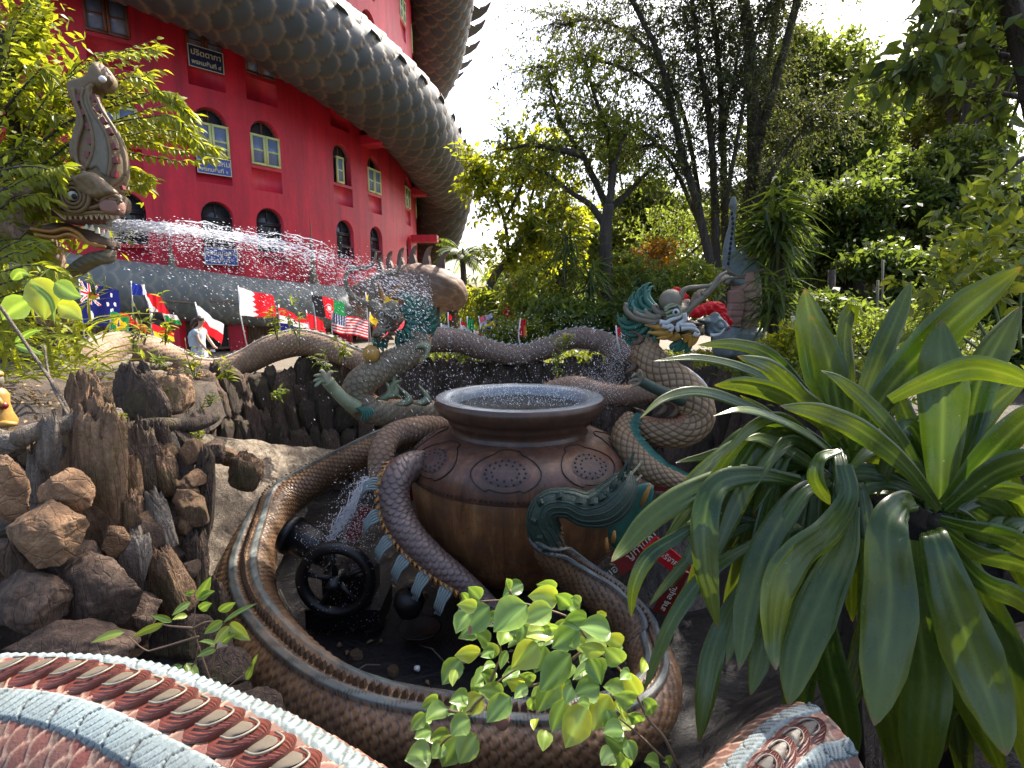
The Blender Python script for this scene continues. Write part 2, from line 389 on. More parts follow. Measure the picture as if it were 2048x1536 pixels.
M['scute'] = plain('brick_red_scute', (.125, .028, .017), .45, nscale=18, bmp=.4, bd=.005, c2=(.05, .016, .012))
M['scute_in'] = plain('grey_brown_scute_inset', (.12, .10, .075), .5, nscale=14)
M['scute_lip'] = plain('pale_scute_lip', (.20, .18, .14), .5, nscale=14)
M['green_paint'] = plain('deep_green_paint', (.03, .15, .105), .45, nscale=9, var=.5, bmp=.3)
M['teal'] = plain('lighter_green_paint', (.06, .22, .17), .4, nscale=9, var=.4, bmp=.3)
M['pale_green'] = plain('pale_green_paint', (.24, .27, .16), .55, nscale=9, var=.3, bmp=.3)
M['blue_fin'] = plain('grey_blue_fin', (.15, .20, .20), .5, nscale=12, var=.4, bmp=.3)
M['dark_green'] = plain('mossy_green_cement', (.032, .058, .038), .55, nscale=8, var=.4, bmp=.6, bd=.02)
M['ochre'] = plain('ochre_paint', (.46, .25, .045), .5, nscale=8, var=.35)
M['orange_ridge'] = plain('orange_ridge_paint', (.42, .19, .035), .5, nscale=10, var=.4, bmp=.3)
M['horn'] = plain('grey_tan_cement', (.21, .175, .12), .6, nscale=7, var=.4, bmp=.4, bd=.01)
M['brown_cement'] = plain('brown_cement', (.125, .072, .04), .6, nscale=6, var=.45, bmp=.5, bd=.015)
M['stone_white'] = plain('white_cement', (.55, .56, .55), .6, nscale=9, var=.3, bmp=.3)
M['blue_cement'] = plain('blue_grey_cement', (.17, .21, .21), .6, nscale=9, var=.4, bmp=.4)
M['tooth'] = plain('ivory_tooth', (.62, .56, .42), .4)
M['dark_red'] = plain('dark_red_paint', (.17, .014, .012), .4, nscale=8)
M['pink_cement'] = plain('pink_belly_paint', (.30, .15, .115), .6, nscale=7, var=.3)
M['cream_cement'] = plain('cream_relief_cement', (.20, .135, .07), .6, nscale=7, var=.35, bmp=.4)
M['black'] = plain('black_iron', (.012, .012, .014), .3, .4, nscale=12, bmp=.5, spec=.7)
M['dark_hole'] = plain('black_paint_hole_shade', (.006, .005, .005), .6, bmp=0)  # black of pupils and spots; also stands in for shade in holes
M['concrete'] = rock_mat('rough_pale_concrete', [(.07, .05, .035), (.30, .23, .16), (.46, .38, .28), (.62, .54, .44)], False, 9., crack=.4)
M['rock_tan'] = rock_mat('tan_boulder_stone', [(.10, .05, .025), (.32, .18, .09), (.50, .30, .16), (.60, .42, .26)], False, 4.5)
M['rock_wood'] = rock_mat('petrified_wood_stone', [(.06, .035, .02), (.26, .145, .075), (.44, .26, .14), (.55, .38, .24)], True, 5., moss=.5)
M['rock_grey'] = rock_mat('grey_weathered_stone', [(.06, .045, .035), (.25, .20, .155), (.40, .33, .26), (.54, .47, .38)], True, 6.)
M['rock_dark'] = rock_mat('dark_brown_stone', [(.015, .011, .009), (.08, .052, .036), (.16, .10, .066), (.27, .19, .13)], True, 5., moss=.4)
M['rock_wall'] = rock_mat('dull_wall_stone', [(.03, .019, .014), (.14, .085, .055), (.26, .165, .11), (.38, .27, .18)], True, 4.)
M['soil'] = rock_mat('dark_soil', [(.015, .01, .007), (.05, .034, .022), (.09, .06, .04), (.14, .10, .065)], False, 4., crack=0.)
M['pave'] = plain('dusty_paving', (.13, .105, .075), .85, nscale=1.2, bmp=.3)
M['log'] = rock_mat('weathered_grey_log', [(.10, .075, .055), (.22, .17, .12), (.32, .26, .2), (.42, .35, .28)], True, 8.)
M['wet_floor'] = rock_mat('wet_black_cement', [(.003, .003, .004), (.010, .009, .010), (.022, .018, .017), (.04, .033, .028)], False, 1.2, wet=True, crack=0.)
M['bark'] = rock_mat('grey_brown_bark', [(.03, .022, .016), (.07, .052, .04), (.11, .085, .065), (.15, .12, .095)], True, 5.)
M['leaf_far'] = leaf_mat('olive_tree_leaves', (.070, .105, .028), (.18, .23, .055), .6, .5)
M['leaf_dark'] = leaf_mat('dark_tree_leaves', (.040, .068, .018), (.125, .17, .042), .55, .45)
M['leaf_yellow'] = leaf_mat('yellow_green_leaves', (.16, .20, .018), (.30, .32, .03), .6, .45)
M['leaf_fine'] = leaf_mat('fine_grey_green_leaves', (.055, .068, .032), (.10, .12, .05), .5, .5)
M['leaf_bright'] = leaf_mat('bright_shrub_leaves', (.10, .14, .022), (.22, .26, .045), .55, .4, c3=(.3, .3, .05))
M['leaf_orange'] = leaf_mat('copper_orange_leaves', (.22, .10, .02), (.30, .17, .03), .5, .45)
M['leaf_strap'] = leaf_mat('glossy_strap_leaf', (.022, .055, .012), (.045, .095, .02), .28, .30, vein=.5, spec=.6, tcol=(1.8, 1.7, .5))
M['leaf_ficus'] = leaf_mat('glossy_fig_leaf', (.12, .22, .045), (.22, .33, .08), .35, .3, c3=(.40, .44, .05), vein=.45, spec=.55)
M['leaf_litter'] = leaf_mat('dry_leaf_litter', (.18, .10, .05), (.34, .22, .12), .2, .7)
M['stem'] = plain('brown_twig', (.20, .13, .08), .6, nscale=15)
M['stem_green'] = plain('green_stem', (.12, .16, .05), .5, nscale=15)
M['yellow_frame'] = plain('pale_yellow_window_paint', (.62, .64, .26), .5, nscale=5, var=.15, bmp=0)
M['brown_frame'] = plain('brown_window_wood', (.20, .07, .04), .5, nscale=5)
M['dark_frame'] = plain('dark_window_metal', (.03, .035, .04), .4, nscale=5)
M['sign_blue'] = plain('blue_sign_board', (.06, .10, .36), .4, nscale=3, var=.15, bmp=0)
M['sign_navy'] = plain('navy_sign_board', (.018, .025, .10), .4, nscale=3, var=.15, bmp=0)
M['sign_text'] = plain('cream_lettering', (.62, .58, .45), .5, bmp=0, var=.1)
M['white'] = plain('white_paint', (.75, .74, .70), .5, nscale=3, var=.15)
m, t, b = node_mat('blue_window_glass'); setc(t, b, mix(t, noise(t, .6, 3, .5, coords(t)), (.10, .14, .26), (.24, .28, .42))); b.inputs['Roughness'].default_value = .12; M['glass'] = m
m, t, b = node_mat('dark_window_glass'); setc(t, b, mix(t, noise(t, 1.1, 4, .5, coords(t)), (.01, .012, .014), (.07, .08, .09))); b.inputs['Roughness'].default_value = .1; M['glass_dark'] = m
# falling water: bright foam that passes light
m, t, b = node_mat('white_water'); b.inputs['Base Color'].default_value = (.92, .93, .95, 1); b.inputs['Roughness'].default_value = .15; b.inputs['IOR'].default_value = 1.33
tr = nn(t, 'ShaderNodeBsdfTranslucent'); tr.inputs[0].default_value = (.95, .95, 1, 1); ms = nn(t, 'ShaderNodeMixShader'); ms.inputs[0].default_value = .55
t.links.new(b.outputs[0], ms.inputs[1]); t.links.new(tr.outputs[0], ms.inputs[2]); t.links.new(ms.outputs[0], t.nodes['Material Output'].inputs[0]); M['foam'] = m
m, t, b = node_mat('dark_rippled_water'); b.inputs['Base Color'].default_value = (.02, .023, .022, 1); b.inputs['Roughness'].default_value = .06; b.inputs['IOR'].default_value = 1.33
bump(t, b, noise(t, 14, 6, .7, coords(t)), .9, .05); M['water'] = m
def cloth(name, c, tr_=.35):
    m, t, b = node_mat(name); setc(t, b, mix(t, noise(t, 3, 5, .6, coords(t)), tuple(x*.8 for x in c), c)); b.inputs['Roughness'].default_value = .75
    tr = nn(t, 'ShaderNodeBsdfTranslucent'); tr.inputs[0].default_value = (*c, 1); ms = nn(t, 'ShaderNodeMixShader'); ms.inputs[0].default_value = tr_
    t.links.new(b.outputs[0], ms.inputs[1]); t.links.new(tr.outputs[0], ms.inputs[2]); t.links.new(ms.outputs[0], t.nodes['Material Output'].inputs[0]); return m
FC = {k: cloth(k+'_flag_cloth', c) for k, c in dict(red=(.72, .02, .03), white=(.78, .77, .76), blue=(.02, .04, .30), navy=(.012, .015, .13), green=(.02, .26, .07), yellow=(.85, .60, .03), black=(.02, .018, .02), pink=(.6, .12, .2), lilac=(.5, .48, .65), orange=(.75, .28, .04)).items()}
# ================================================================ the ground
def pit_mask(x, y):              # 1 inside the sunken basin
    cx, cy = 0.2, 6.0; u = (x-cx)/np.where(x < cx, 5.2, 4.4); v = (y-cy)/np.where(y < cy, 4.45, 5.3)
    return 1-np.clip(((np.abs(u)**3+np.abs(v)**3)**(1/3)-.93)/.1, 0, 1)
def ground_z(x, y):
    m = pit_mask(x, y); z = 1.85*(1-m)+0*m
    z = z+np.where(y > 11.5, np.clip((y-11.5)/2, 0, 1)*(-.35), 0)
    # a bank of earth on the left under the rocks and on the right under the strap-leaved plants
    z = z+np.clip(1.0-np.hypot((x+4.6)/1.6, (y-4.6)/3.0), 0, 1)*1.2
    z = np.maximum(z, np.clip(1.3-np.hypot((x-3.3)/1.7, (y-2.6)/1.6), 0, 1)*1.5)
    return z
def axis(lo, a, b, hi, fine, n):
    return np.concatenate([a-np.geomspace(.3, a-lo, n)[::-1], np.arange(a, b, fine), b+np.geomspace(.3, hi-b, n)])
gx = axis(-150, -8, 9, 150, .09, 22); gy = axis(-40, -1, 13, 190, .09, 22)
GX, GY = np.meshgrid(gx, gy); zz = ground_z(GX, GY)
pp = np.stack([GX.ravel(), GY.ravel(), zz.ravel()*0], 1); near = (np.abs(GX) < 10) & (GY < 14)
zz = zz+np.where(near, noise3(pp, 1.6, 3).reshape(GX.shape)*.05+noise3(pp, 5., 4).reshape(GX.shape)*.015, 0)*(1-.8*pit_mask(GX, GY))
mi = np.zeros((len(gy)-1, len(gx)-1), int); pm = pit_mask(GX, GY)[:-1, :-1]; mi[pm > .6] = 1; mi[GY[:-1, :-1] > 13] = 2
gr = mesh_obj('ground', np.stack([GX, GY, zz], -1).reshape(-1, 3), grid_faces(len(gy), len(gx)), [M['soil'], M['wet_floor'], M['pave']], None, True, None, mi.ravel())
tag(gr, 'sunken wet cement basin with earth banks and paving beyond', kind='structure')
# ================================================================ the crimson tower
TC = np.array([-24.4, 34.2]); TR = 18.4; BASEA = math.atan2(-TC[1], -TC[0])
def cyl_hit(px, py, rad):
    d = ray(px, py); a = d[0]**2+d[1]**2; b = -(d[0]*TC[0]+d[1]*TC[1]); c = TC@TC-rad*rad; disc = b*b-a*c
    t = (-b-math.sqrt(disc))/a if disc > 0 else -b/a
    p = np.array([0, 0, E])+d*t; th = math.atan2(p[1]-TC[1], p[0]-TC[0])-BASEA
    return (th+PI) % (2*PI)-PI, p[2]
def tw(th, z, rad=TR):           # a point on the tower by angle (0 = towards the viewer) and height
    return np.array([TC[0]+rad*math.cos(BASEA+th), TC[1]+rad*math.sin(BASEA+th), z])
tower = empty('round_tower', (TC[0], TC[1], 1.7), 'tall crimson round tower with arched windows, wrapped by a scaly dragon coil', 'tower')
NT = 160; th = np.arange(NT)*2*PI/NT
def cyl_shell(r0, r1, z0, z1):
    V = []
    for (r, z) in ((r1, z0), (r1, z1), (r0, z1), (r0, z0)):
        V.append(np.stack([TC[0]+r*np.cos(th), TC[1]+r*np.sin(th), np.full(NT, z)], 1))
    V = np.concatenate(V); f = np.vstack([grid_faces(4, NT, True), np.stack([3*NT+np.arange(NT), 3*NT+(np.arange(NT)+1) % NT, (np.arange(NT)+1) % NT, np.arange(NT)], 1)])
    return V, f
V, f = cyl_shell(TR-.9, TR, 1.2, 44)
wall = mesh_obj('wall', V, f, M['crimson'], None, False)
WCOLS = [cyl_hit(px, 450, TR)[0] for px in (255, 437, 541, 690, 752, 817)]
step = (WCOLS[5]-WCOLS[3])/2; WCOLS = [WCOLS[0]-.19, WCOLS[0]]+WCOLS[1:]+[WCOLS[5]+step]
ZT1 = cyl_hit(437, 403, TR)[1]; ZT2 = cyl_hit(415, 213, TR)[1]; DZ = ZT2-ZT1
def local_frame(th_, z):
    o = tw(th_, z); n = unit([math.cos(BASEA+th_), math.sin(BASEA+th_), 0]); s = np.array([-n[1], n[0], 0]); return o, s, n   # s points to picture right
def arch_outline(w, h, n=12):    # bottom at 0, arch top at h
    r = w/2; pts = [(-r, 0), (r, 0)]
    for k in range(n+1): a = PI*k/n; pts.append((r*math.cos(a), h-r+r*math.sin(a)))
    return pts
def prism(fr, pts, d0, d1):      # outline in the wall's plane, from depth d0 to d1 along the normal
    o, s, n = fr; pts = np.asarray(pts, float); a = [o+s*x+np.array([0, 0, 1])*y+n*d0 for x, y in pts]; b = [o+s*x+np.array([0, 0, 1])*y+n*d1 for x, y in pts]
    k = len(pts); side = np.array([[i, (i+1) % k, (i+1) % k+k, i+k] for i in range(k)])
    return np.array(a+b), [np.array([list(range(k))[::-1]]), np.array([list(range(k, 2*k))]), side]
WW, WH = 1.16, 1.75
rows = [(0, 'dark'), (1, 'yellow'), (2, 'brown'), (3, 'yellow'), (4, 'yellow'), (5, 'dark')]
cut = Acc()
for r_, kind in rows:
    for th_ in WCOLS:
        zt = ZT1+DZ*r_; fr = local_frame(th_, zt-WH)
        v, f = prism(fr, arch_outline(WW, WH), -.32, .4); cut.add(v, f)
        v, f = prism(local_frame(th_, zt-WH), [(-WW/2-.05, -.95), (WW/2+.05, -.95), (WW/2+.05, -.12), (-WW/2-.05, -.12)], -.10, .4); cut.add(v, f)
cutter = cut.build('cutter', M['crimson'])
bm_ = wall.modifiers.new('b', 'BOOLEAN'); bm_.operation = 'DIFFERENCE'; bm_.object = cutter; bm_.solver = 'EXACT'; bm_.use_self = True
dg = bpy.context.evaluated_depsgraph_get(); dg.update(); me = bpy.data.meshes.new_from_object(wall.evaluated_get(dg))
wall.modifiers.clear(); wall.data = me; bpy.data.objects.remove(cutter); under(wall, tower)
def frame_rect(acc, fr, x0, x1, z0, z1, t_, d0, d1):
    for (a, b, c, d) in ((x0, x1, z0, z0+t_), (x0, x1, z1-t_, z1), (x0, x0+t_, z0+t_, z1-t_), (x1-t_, x1, z0+t_, z1-t_)):
        acc.add(*prism(fr, [(a, c), (b, c), (b, d), (a, d)], d0, d1))
for r_, kind in rows:
    for ci, th_ in enumerate(WCOLS):
        zt = ZT1+DZ*r_; fr = local_frame(th_, zt-WH); A = Acc(); r = WW/2; ht = WH-r
        # arch ring and mullion of the fanlight
        k = 14; ring = []
        for i in range(k):
            a0, a1 = PI*i/k, PI*(i+1)/k; q = [(math.cos(a)*rr, ht+math.sin(a)*rr) for a, rr in ((a0, r-.01), (a1, r-.01), (a1, r-.06), (a0, r-.06))]
            A.add(*prism(fr, q, -.30, -.22))
        A.add(*prism(fr, [(-.02, ht), (.02, ht), (.02, WH-.03), (-.02, WH-.03)], -.30, -.24))
        A.add(*prism(fr, [(-r, ht-.03), (r, ht-.03), (r, ht+.03), (-r, ht+.03)], -.30, -.2))
        fm = M['dark_frame'] if kind == 'dark' else M['brown_frame']
        w_ = A.build('window', fm, tower)
        g = Acc().add(*prism(fr, arch_outline(WW, WH), -.318, -.30)).build('pane', M['glass_dark'], None); g.parent = w_
        cas = Acc(); gl = Acc(); open_ = (kind == 'yellow' and ci in (4,) and r_ == 1)
        if kind == 'dark':
            for (z0, z1) in ((.05, .55), (.6, ht-.05)): frame_rect(cas, fr, -r+.02, r-.02, z0, z1, .05, -.24 if z0 > .5 else -.1, -.19 if z0 > .5 else -.05)
            cm = M['dark_frame']
        else:
            halves = ((-r-.02, -.01), (.01, r+.02)) if not open_ else ((-.38, .08),)
            for (x0, x1) in halves:
                frame_rect(cas, fr, x0, x1, .02, ht, .085, -.04, .03)
                cas.add(*prism(fr, [(x0+.08, ht*.5-.03), (x1-.08, ht*.5-.03), (x1-.08, ht*.5+.03), (x0+.08, ht*.5+.03)], -.03, .02))
                gl.add(*prism(fr, [(x0+.05, .08), (x1-.05, .08), (x1-.05, ht-.06), (x0+.05, ht-.06)], -.01, .0))
            cm = M['yellow_frame'] if kind == 'yellow' and ci != 5 else (M['brown_frame'] if kind == 'brown' else M['yellow_frame'])
        c_ = cas.build('casement', cm); c_.parent = w_
        if gl.n: g2 = gl.build('casement_glass', M['glass']); g2.parent = w_
# coil supports that jut from the wall
for (px, py, a0) in ((742, 285, .0), (838, 385, .0), (846, 478, .0)):
    th_, z = cyl_hit(px-12 if px < 800 else 826, py, TR); o, s, n = local_frame(th_, z)
    b1 = Acc().add(*beam_vf(o-n*.3, o+n*1.5, .9, .4)).build('support_beam', M['crimson'], tower, False)
# the beam end plate under the coil and a drain pipe
# blue number boards below three windows
def board(name, th_, z, lines, label, mat, h=.62):
    o, s, n = local_frame(th_, z); w = WW*1.02; rt = empty(name, o, label, 'sign')
    fr = (o, s, n)
    Acc().add(*prism(fr, [(-w/2, 0), (w/2, 0), (w/2, h), (-w/2, h)], .02, .06)).build('board', mat, rt, False)
    e = Acc(); frame_rect(e, fr, -w/2, w/2, 0, h, .025, .06, .075); e.build('border', M['sign_text'], rt, False)
    fnt = None
    for (txt, zz_, sz) in lines:
        cu = bpy.data.curves.new('lettering', 'FONT'); cu.body = txt; cu.size = sz; cu.align_x = 'CENTER'; cu.align_y = 'CENTER'; cu.extrude = .006; cu.offset = .004
        tmp = bpy.data.objects.new('lettering', cu); COL.objects.link(tmp)
        p = o+n*.075+np.array([0, 0, zz_])
        tmp.matrix_world = Matrix(((s[0], 0, n[0], p[0]), (s[1], 0, n[1], p[1]), (0, 1, 0, p[2]), (0, 0, 0, 1)))
        dg = bpy.context.evaluated_depsgraph_get(); me = bpy.data.meshes.new_from_object(tmp.evaluated_get(dg)); mw = tmp.matrix_world.copy()
        bpy.data.objects.remove(tmp); me.transform(mw); me.materials.clear(); me.materials.append(M['sign_text'])
        t_ = bpy.data.objects.new('lettering', me); COL.objects.link(t_); under(t_, rt)
board('floor_sign', WCOLS[2], ZT1-WH-.62+.02, [('พรหมปุโรหิตา', .42, .22), ('พรหมชั้นที่ ๒', .17, .18)], 'blue Thai sign half hidden by the water jet, under the lowest dark window', M['sign_blue'])
board('floor_sign', WCOLS[2], ZT1+DZ-WH-.64, [('มหาพรหม', .42, .28), ('พรหมชั้นที่ ๓', .15, .19)], 'blue Thai sign under the pale yellow window beside the leafy branch tips', M['sign_blue'])
board('floor_sign', WCOLS[2], ZT1+2*DZ-WH-.35, [('ปริตตาภา', .50, .27), ('พรหมชั้นที่ ๔', .18, .2)], 'dark navy Thai sign just below the scaly dragon coil', M['sign_navy'], .74)

# ---------------------------------------------------------------- the dragon wrapped round the tower
CR = TR+1.75
cpx = [(-60, -275), (120, -200), (300, -108), (455, -32), (600, 62), (730, 156), (830, 250), (902, 356)]
hel = [cyl_hit(px, py, CR) for px, py in cpx]
th0 = hel[-1][0]; z0 = hel[-1][1]; sl_ = (hel[-1][1]-hel[-3][1])/(hel[-1][0]-hel[-3][0])
hel += [(th0+.16, z0-1.7), (th0+.36, z0-3.4), (th0+.7, z0-5.0), (th0+1.2, z0-6.4), (th0+2.2, z0-8)]
drag = empty('dragon_coil', tw(0, hel[3][1], CR), 'huge grey scaled dragon body winding round the crimson tower', 'dragon')
def coil(hel_, name, r=1.72):
    P = np.array([[*tw(a, z, CR), r] for a, z in hel_]); rad = np.array([unit([math.cos(BASEA+a), math.sin(BASEA+a), 0]) for a, z in hel_])
    return serpent(name, P, M['tower_scale'], drag, n=220, ds=.085, size=.80, amp=.19, dors=rad*.95+np.array([0, 0, .30]), belly=-1.1, row=1.0)
ob, dC = coil(hel, 'body')
up = [(a, z+12.2) for a, z in hel[4:]]; up = [(hel[4][0]-.5, hel[4][1]+14.8)]+up
ob2, dU = coil(up, 'upper_body', 2.0)
def hook(acc, base, T, U, h, w, th_=.12):
    pts = [(-.5, 0), (.5, 0), (.42, .35), (.30, .62), (.42, .9), (.62, 1.1), (.2, 1.0), (-.08, .75), (-.3, .4)]
    s = np.cross(T, U); k = len(pts)
    v = [base+T*x*w+U*y*h+s*q for q in (-th_/2, th_/2) for x, y in pts]; side = np.array([[i, (i+1) % k, (i+1) % k+k, i+k] for i in range(k)])
    acc.add(v, [np.array([list(range(k))[::-1]]), np.array([list(range(k, 2*k))]), side])
for d, s0, s1, hh in ((dC, 3, 42, .50), (dU, 8, 60, 1.5)):
    s = s0
    while s < min(s1, d['s'][-1]):
        P, T, U, S, r = along(d, s); a = Acc(); hook(a, P+U*(r-.05), -T, unit(U*1+(T*1.1 if d is dC else T*.1)), hh, 1.2 if d is dC else 1.5); a.build('back_fin', M['tower_fin'], drag, False)
        s += 1.55
# ---------------------------------------------------------------- blue-grey serpent coil lying round the tower's foot
gc = [(-120, 540), (60, 556), (200, 572), (330, 585), (460, 600), (600, 611), (700, 615), (790, 610)]
G = []
for px, py in gc: a, z = cyl_hit(px, py, TR+1.2); G.append([*tw(a, z, TR+1.2), .88])
foot = empty('serpent_coil', G[3][:3], 'blue grey scaled serpent body lying along the foot of the crimson tower', 'serpent statue')
serpent('body', G, M['ground_scale'], foot, n=110, ds=.05, size=.5, amp=.05, belly=-1.1)
B = PX([(720, 600, 19.5, 30), (770, 585, 19.0, 38), (830, 572, 18.5, 42), (880, 576, 18.2, 37), (905, 592, 19., 28), (880, 605, 20.2, 22)])
hump = empty('serpent_hump', B[2][:3], 'grey serpent hump with tall notched fins rising beside the tower foot', 'serpent statue')
o, dB = serpent('body', B, M['dull_scale'], hump, n=96, ds=.04, size=.3, amp=.05, belly=-1.1)
for s in np.arange(1.1, 3.3, .42):
    P, T, U, S, r = along(dB, s); a = Acc(); hook(a, P+U*(r-.08), T, U, .62, .34, .12); a.build('back_fin', M['dull_scale'], hump, False)
for (px, py, Y) in ((868, 625, 18.4), (905, 625, 19.2)):
    b_ = W(px, py, Y); a = Acc().add(*tube_vf([[b_[0], b_[1], 1.6], [b_[0], b_[1], E+.3]], .2, 10)); tag(a.build('support_post', M['brown_cement']), 'short brown post holding up the serpent hump, %s one' % ('nearer' if px < 880 else 'right-hand'), 'post')
# stone arcade under the foot coil, with fringed eaves
arc = empty('stone_arcade', W(420, 640, 18), 'dark stone wall with red pillars and barred openings under the serpent coil', 'wall')
A = Acc(); q = []
for px in np.linspace(-100, 720, 30):
    a, z = cyl_hit(px, 620, TR+1.0); q.append(a)
for a0, a1 in zip(q[:-1], q[1:]):
    p0, p1 = tw(a0, 0, TR+.75), tw(a1, 0, TR+.75); A.add(*beam_vf([*p0[:2], 2.6], [*p1[:2], 2.6], .25, 2.1))
A.build('masonry', M['rock_wall'], arc, False)
for px in (475, 350, 690):
    a, z = cyl_hit(px, 650, TR+1.1); p = tw(a, 0, TR+1.1); Acc().add(*beam_vf([p[0], p[1], 1.5], [p[0], p[1], 3.3], .5, .4, (0, 1, 0))).build('pillar', M['crimson'], arc, False)
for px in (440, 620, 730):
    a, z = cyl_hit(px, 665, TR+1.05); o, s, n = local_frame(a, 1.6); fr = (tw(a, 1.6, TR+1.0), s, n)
    g = Acc(); g.add(*prism(fr, [(-.55, 0), (.55, 0), (.55, 1.1), (-.55, 1.1)], -.05, 0)); w_ = g.build('opening', M['dark_hole'], arc, False)  # black panel on the wall stands in for the unlit opening
    g = Acc(); frame_rect(g, fr, -.6, .6, 0, 1.15, .08, 0, .06)
    for x in (-.3, 0, .3): g.add(*prism(fr, [(x-.025, .05), (x+.025, .05), (x+.025, 1.1), (x-.025, 1.1)], .0, .04))
    b_ = g.build('bars', M['brown_frame'], None, False); b_.parent = w_
for (pa, pb) in ((330, 390), (415, 470)):
    a0 = cyl_hit(pa, 600, TR+1.9); a1 = cyl_hit(pb, 606, TR+1.9); A = Acc()
    p0, p1 = tw(*a0, TR+1.9), tw(*a1, TR+1.9); A.add(*beam_vf(p0, p1, .5, .06))
    for k in range(26):
        p = p0+(p1-p0)*(k+.5)/26+RNG.normal(size=3)*.02; A.add(*beam_vf(p+[0, 0, .03], p+np.array([0, -.05, .22+.08*RNG.random()]), .05, .012))
    A.build('thatched_eave', M['log'], arc, False)
# slender gilded spires
for (px, yt, yb, w, lab) in ((345, 462, 542, 22, 'short gilded bell-shaped spire in front of the red wall'), (627, 428, 570, 24, 'tall thin gilded spire behind the falling spray')):
    a_, z_ = cyl_hit(px, yb, TR+.4); b_ = tw(a_, z_, TR+.4); Y = b_[1]; H = W(px, yt, Y)[2]-z_; r = w*MP(px, yb, Y)*.5
    prof = [(r*1.0, -1.2), (r*1.0, 0), (r*.85, .03*H), (r*.95, .05*H), (r*.7, .1*H), (r*.75, .13*H), (r*.5, .2*H), (r*.55, .24*H), (r*.38, .34*H), (r*.22, .5*H), (r*.25, .53*H), (r*.12, .7*H), (r*.13, .73*H), (r*.05, .9*H), (.004, H)]
    v, f = lathe_vf(prof, 20, b_); tag(Acc().add(v, f).build('gilded_spire', M['horn' if px < 400 else 'cream_cement']), lab, 'spire')
# ================================================================ the great pot
PC = W(1039, 800, 6.0); RZ = PC[2]; px_, py_ = PC[0], PC[1]
pot = empty('bronze_pot', (px_, py_, 0), 'huge brown round-bellied pot with a wide wet rim, brimming in the middle of the basin', 'pot')
def streak_mat(name, cols, rough):
    m, t, b = node_mat(name); v = coords(t, scale=(1, 1, .10)); n1 = noise(t, 9, 9, .75, v, .3); n2 = noise(t, 3.2, 9, .72, coords(t)); n3 = noise(t, 40, 5, .7, coords(t))
    c = ramp(t, n1, [(.3, cols[0]), (.5, cols[1]), (.68, cols[2])]); c = mix(t, ramp(t, n2, [(.42, (0, 0, 0)), (.62, (.85, .85, .85))]), c, cols[3])
    c = mix(t, math_(t, 'MULTIPLY', n3, .5), c, cols[0]); setc(t, b, c); t.links.new(ramp(t, n2, [(.3, (rough,)*3), (.7, (rough+.25,)*3)]), b.inputs['Roughness']); bump(t, b, n1, .35, .02); return m
M['pot_body'] = streak_mat('streaked_rust_brown', [(.05, .022, .01), (.21, .09, .032), (.38, .19, .07), (.10, .045, .024)], .24)
M['pot_top'] = streak_mat('purple_brown_glaze', [(.035, .016, .010), (.15, .062, .032), (.27, .13, .07), (.075, .04, .032)], .3)
M['pot_rim'] = streak_mat('dark_brown_rim', [(.03, .015, .01), (.09, .042, .025), (.14, .075, .045), (.05, .028, .02)], .22)
M['wet_rim'] = plain('wet_grey_rim_top', (.30, .32, .34), .18, nscale=5, var=.3)
rr = [(.50, .35), (.70, .42), (.95, .58), (1.07, .76), (1.075, .79), (1.10, .82), (1.15, 1.0), (1.19, 1.25), (1.205, 1.47), (1.195, 1.52)]
V, f = lathe_vf(rr, 128, (px_, py_, 0)); Acc().add(V, f).build('belly', M['pot_body'], pot)
rr = [(1.195, 1.52), (1.215, 1.535), (1.21, 1.60), (1.205, 1.68), (1.17, 1.76), (1.10, 1.83), (1.0, 1.89), (.88, 1.94), (.765, 1.97)]
V, f = lathe_vf(rr, 128, (px_, py_, 0)); Acc().add(V, f).build('shoulder', M['pot_top'], pot)
rr = [(.77, 1.96), (.74, 2.0), (.745, 2.05), (.79, 2.08), (.80, 2.11), (.80, 2.14), (.865, 2.17), (.90, 2.20), (.925, 2.24), (.94, 2.29), (.935, 2.33), (.915, 2.35)]
V, f = lathe_vf(rr, 128, (px_, py_, 0)); Acc().add(V, f).build('rim', M['pot_rim'], pot)
rr = [(.915, 2.35), (.86, 2.355), (.76, 2.345), (.735, 2.33), (.72, 2.28), (.72, 2.15), (.70, 2.0), (.01, 1.98)]
V, f = lathe_vf(rr, 128, (px_, py_, 0)); Acc().add(V, f).build('rim_top', M['wet_rim'], pot)
V, f = lathe_vf([(.75, -.02), (.72, .1), (.55, .36), (.02, .37)], 40, (px_, py_, 0)); Acc().add(V, f).build('pedestal', M['wet_floor'], pot)
def shoulder(a, t, off=.004):    # t 0 at the beaded edge .. 1 at the neck
    tt = [0, .06, .18, .34, .54, .72, .88, 1]; r = np.interp(t, tt, [1.215, 1.21, 1.205, 1.17, 1.10, 1.0, .88, .77])+.004; z = np.interp(t, tt, [1.55, 1.60, 1.68, 1.76, 1.83, 1.89, 1.94, 1.97])
    return np.array([px_+(r+off*.7)*math.cos(a), py_+(r+off*.7)*math.sin(a), z+off*.7])
H = Acc()
def dot(a, t, s_):
    n = unit([math.cos(a)*.7, math.sin(a)*.7, .72]); u = np.array([-math.sin(a), math.cos(a), 0]); w = np.cross(n, u); c = shoulder(a, t, .011); k = np.arange(8)*PI/4
    v = [c-n*.01+(u*math.cos(x)+w*math.sin(x))*s_ for x in k]+[c+(u*math.cos(x)+w*math.sin(x))*s_ for x in k]
    H.add(v, [grid_faces(2, 8, True), np.array([list(range(8, 16))])])
L = Acc(); Mds = []
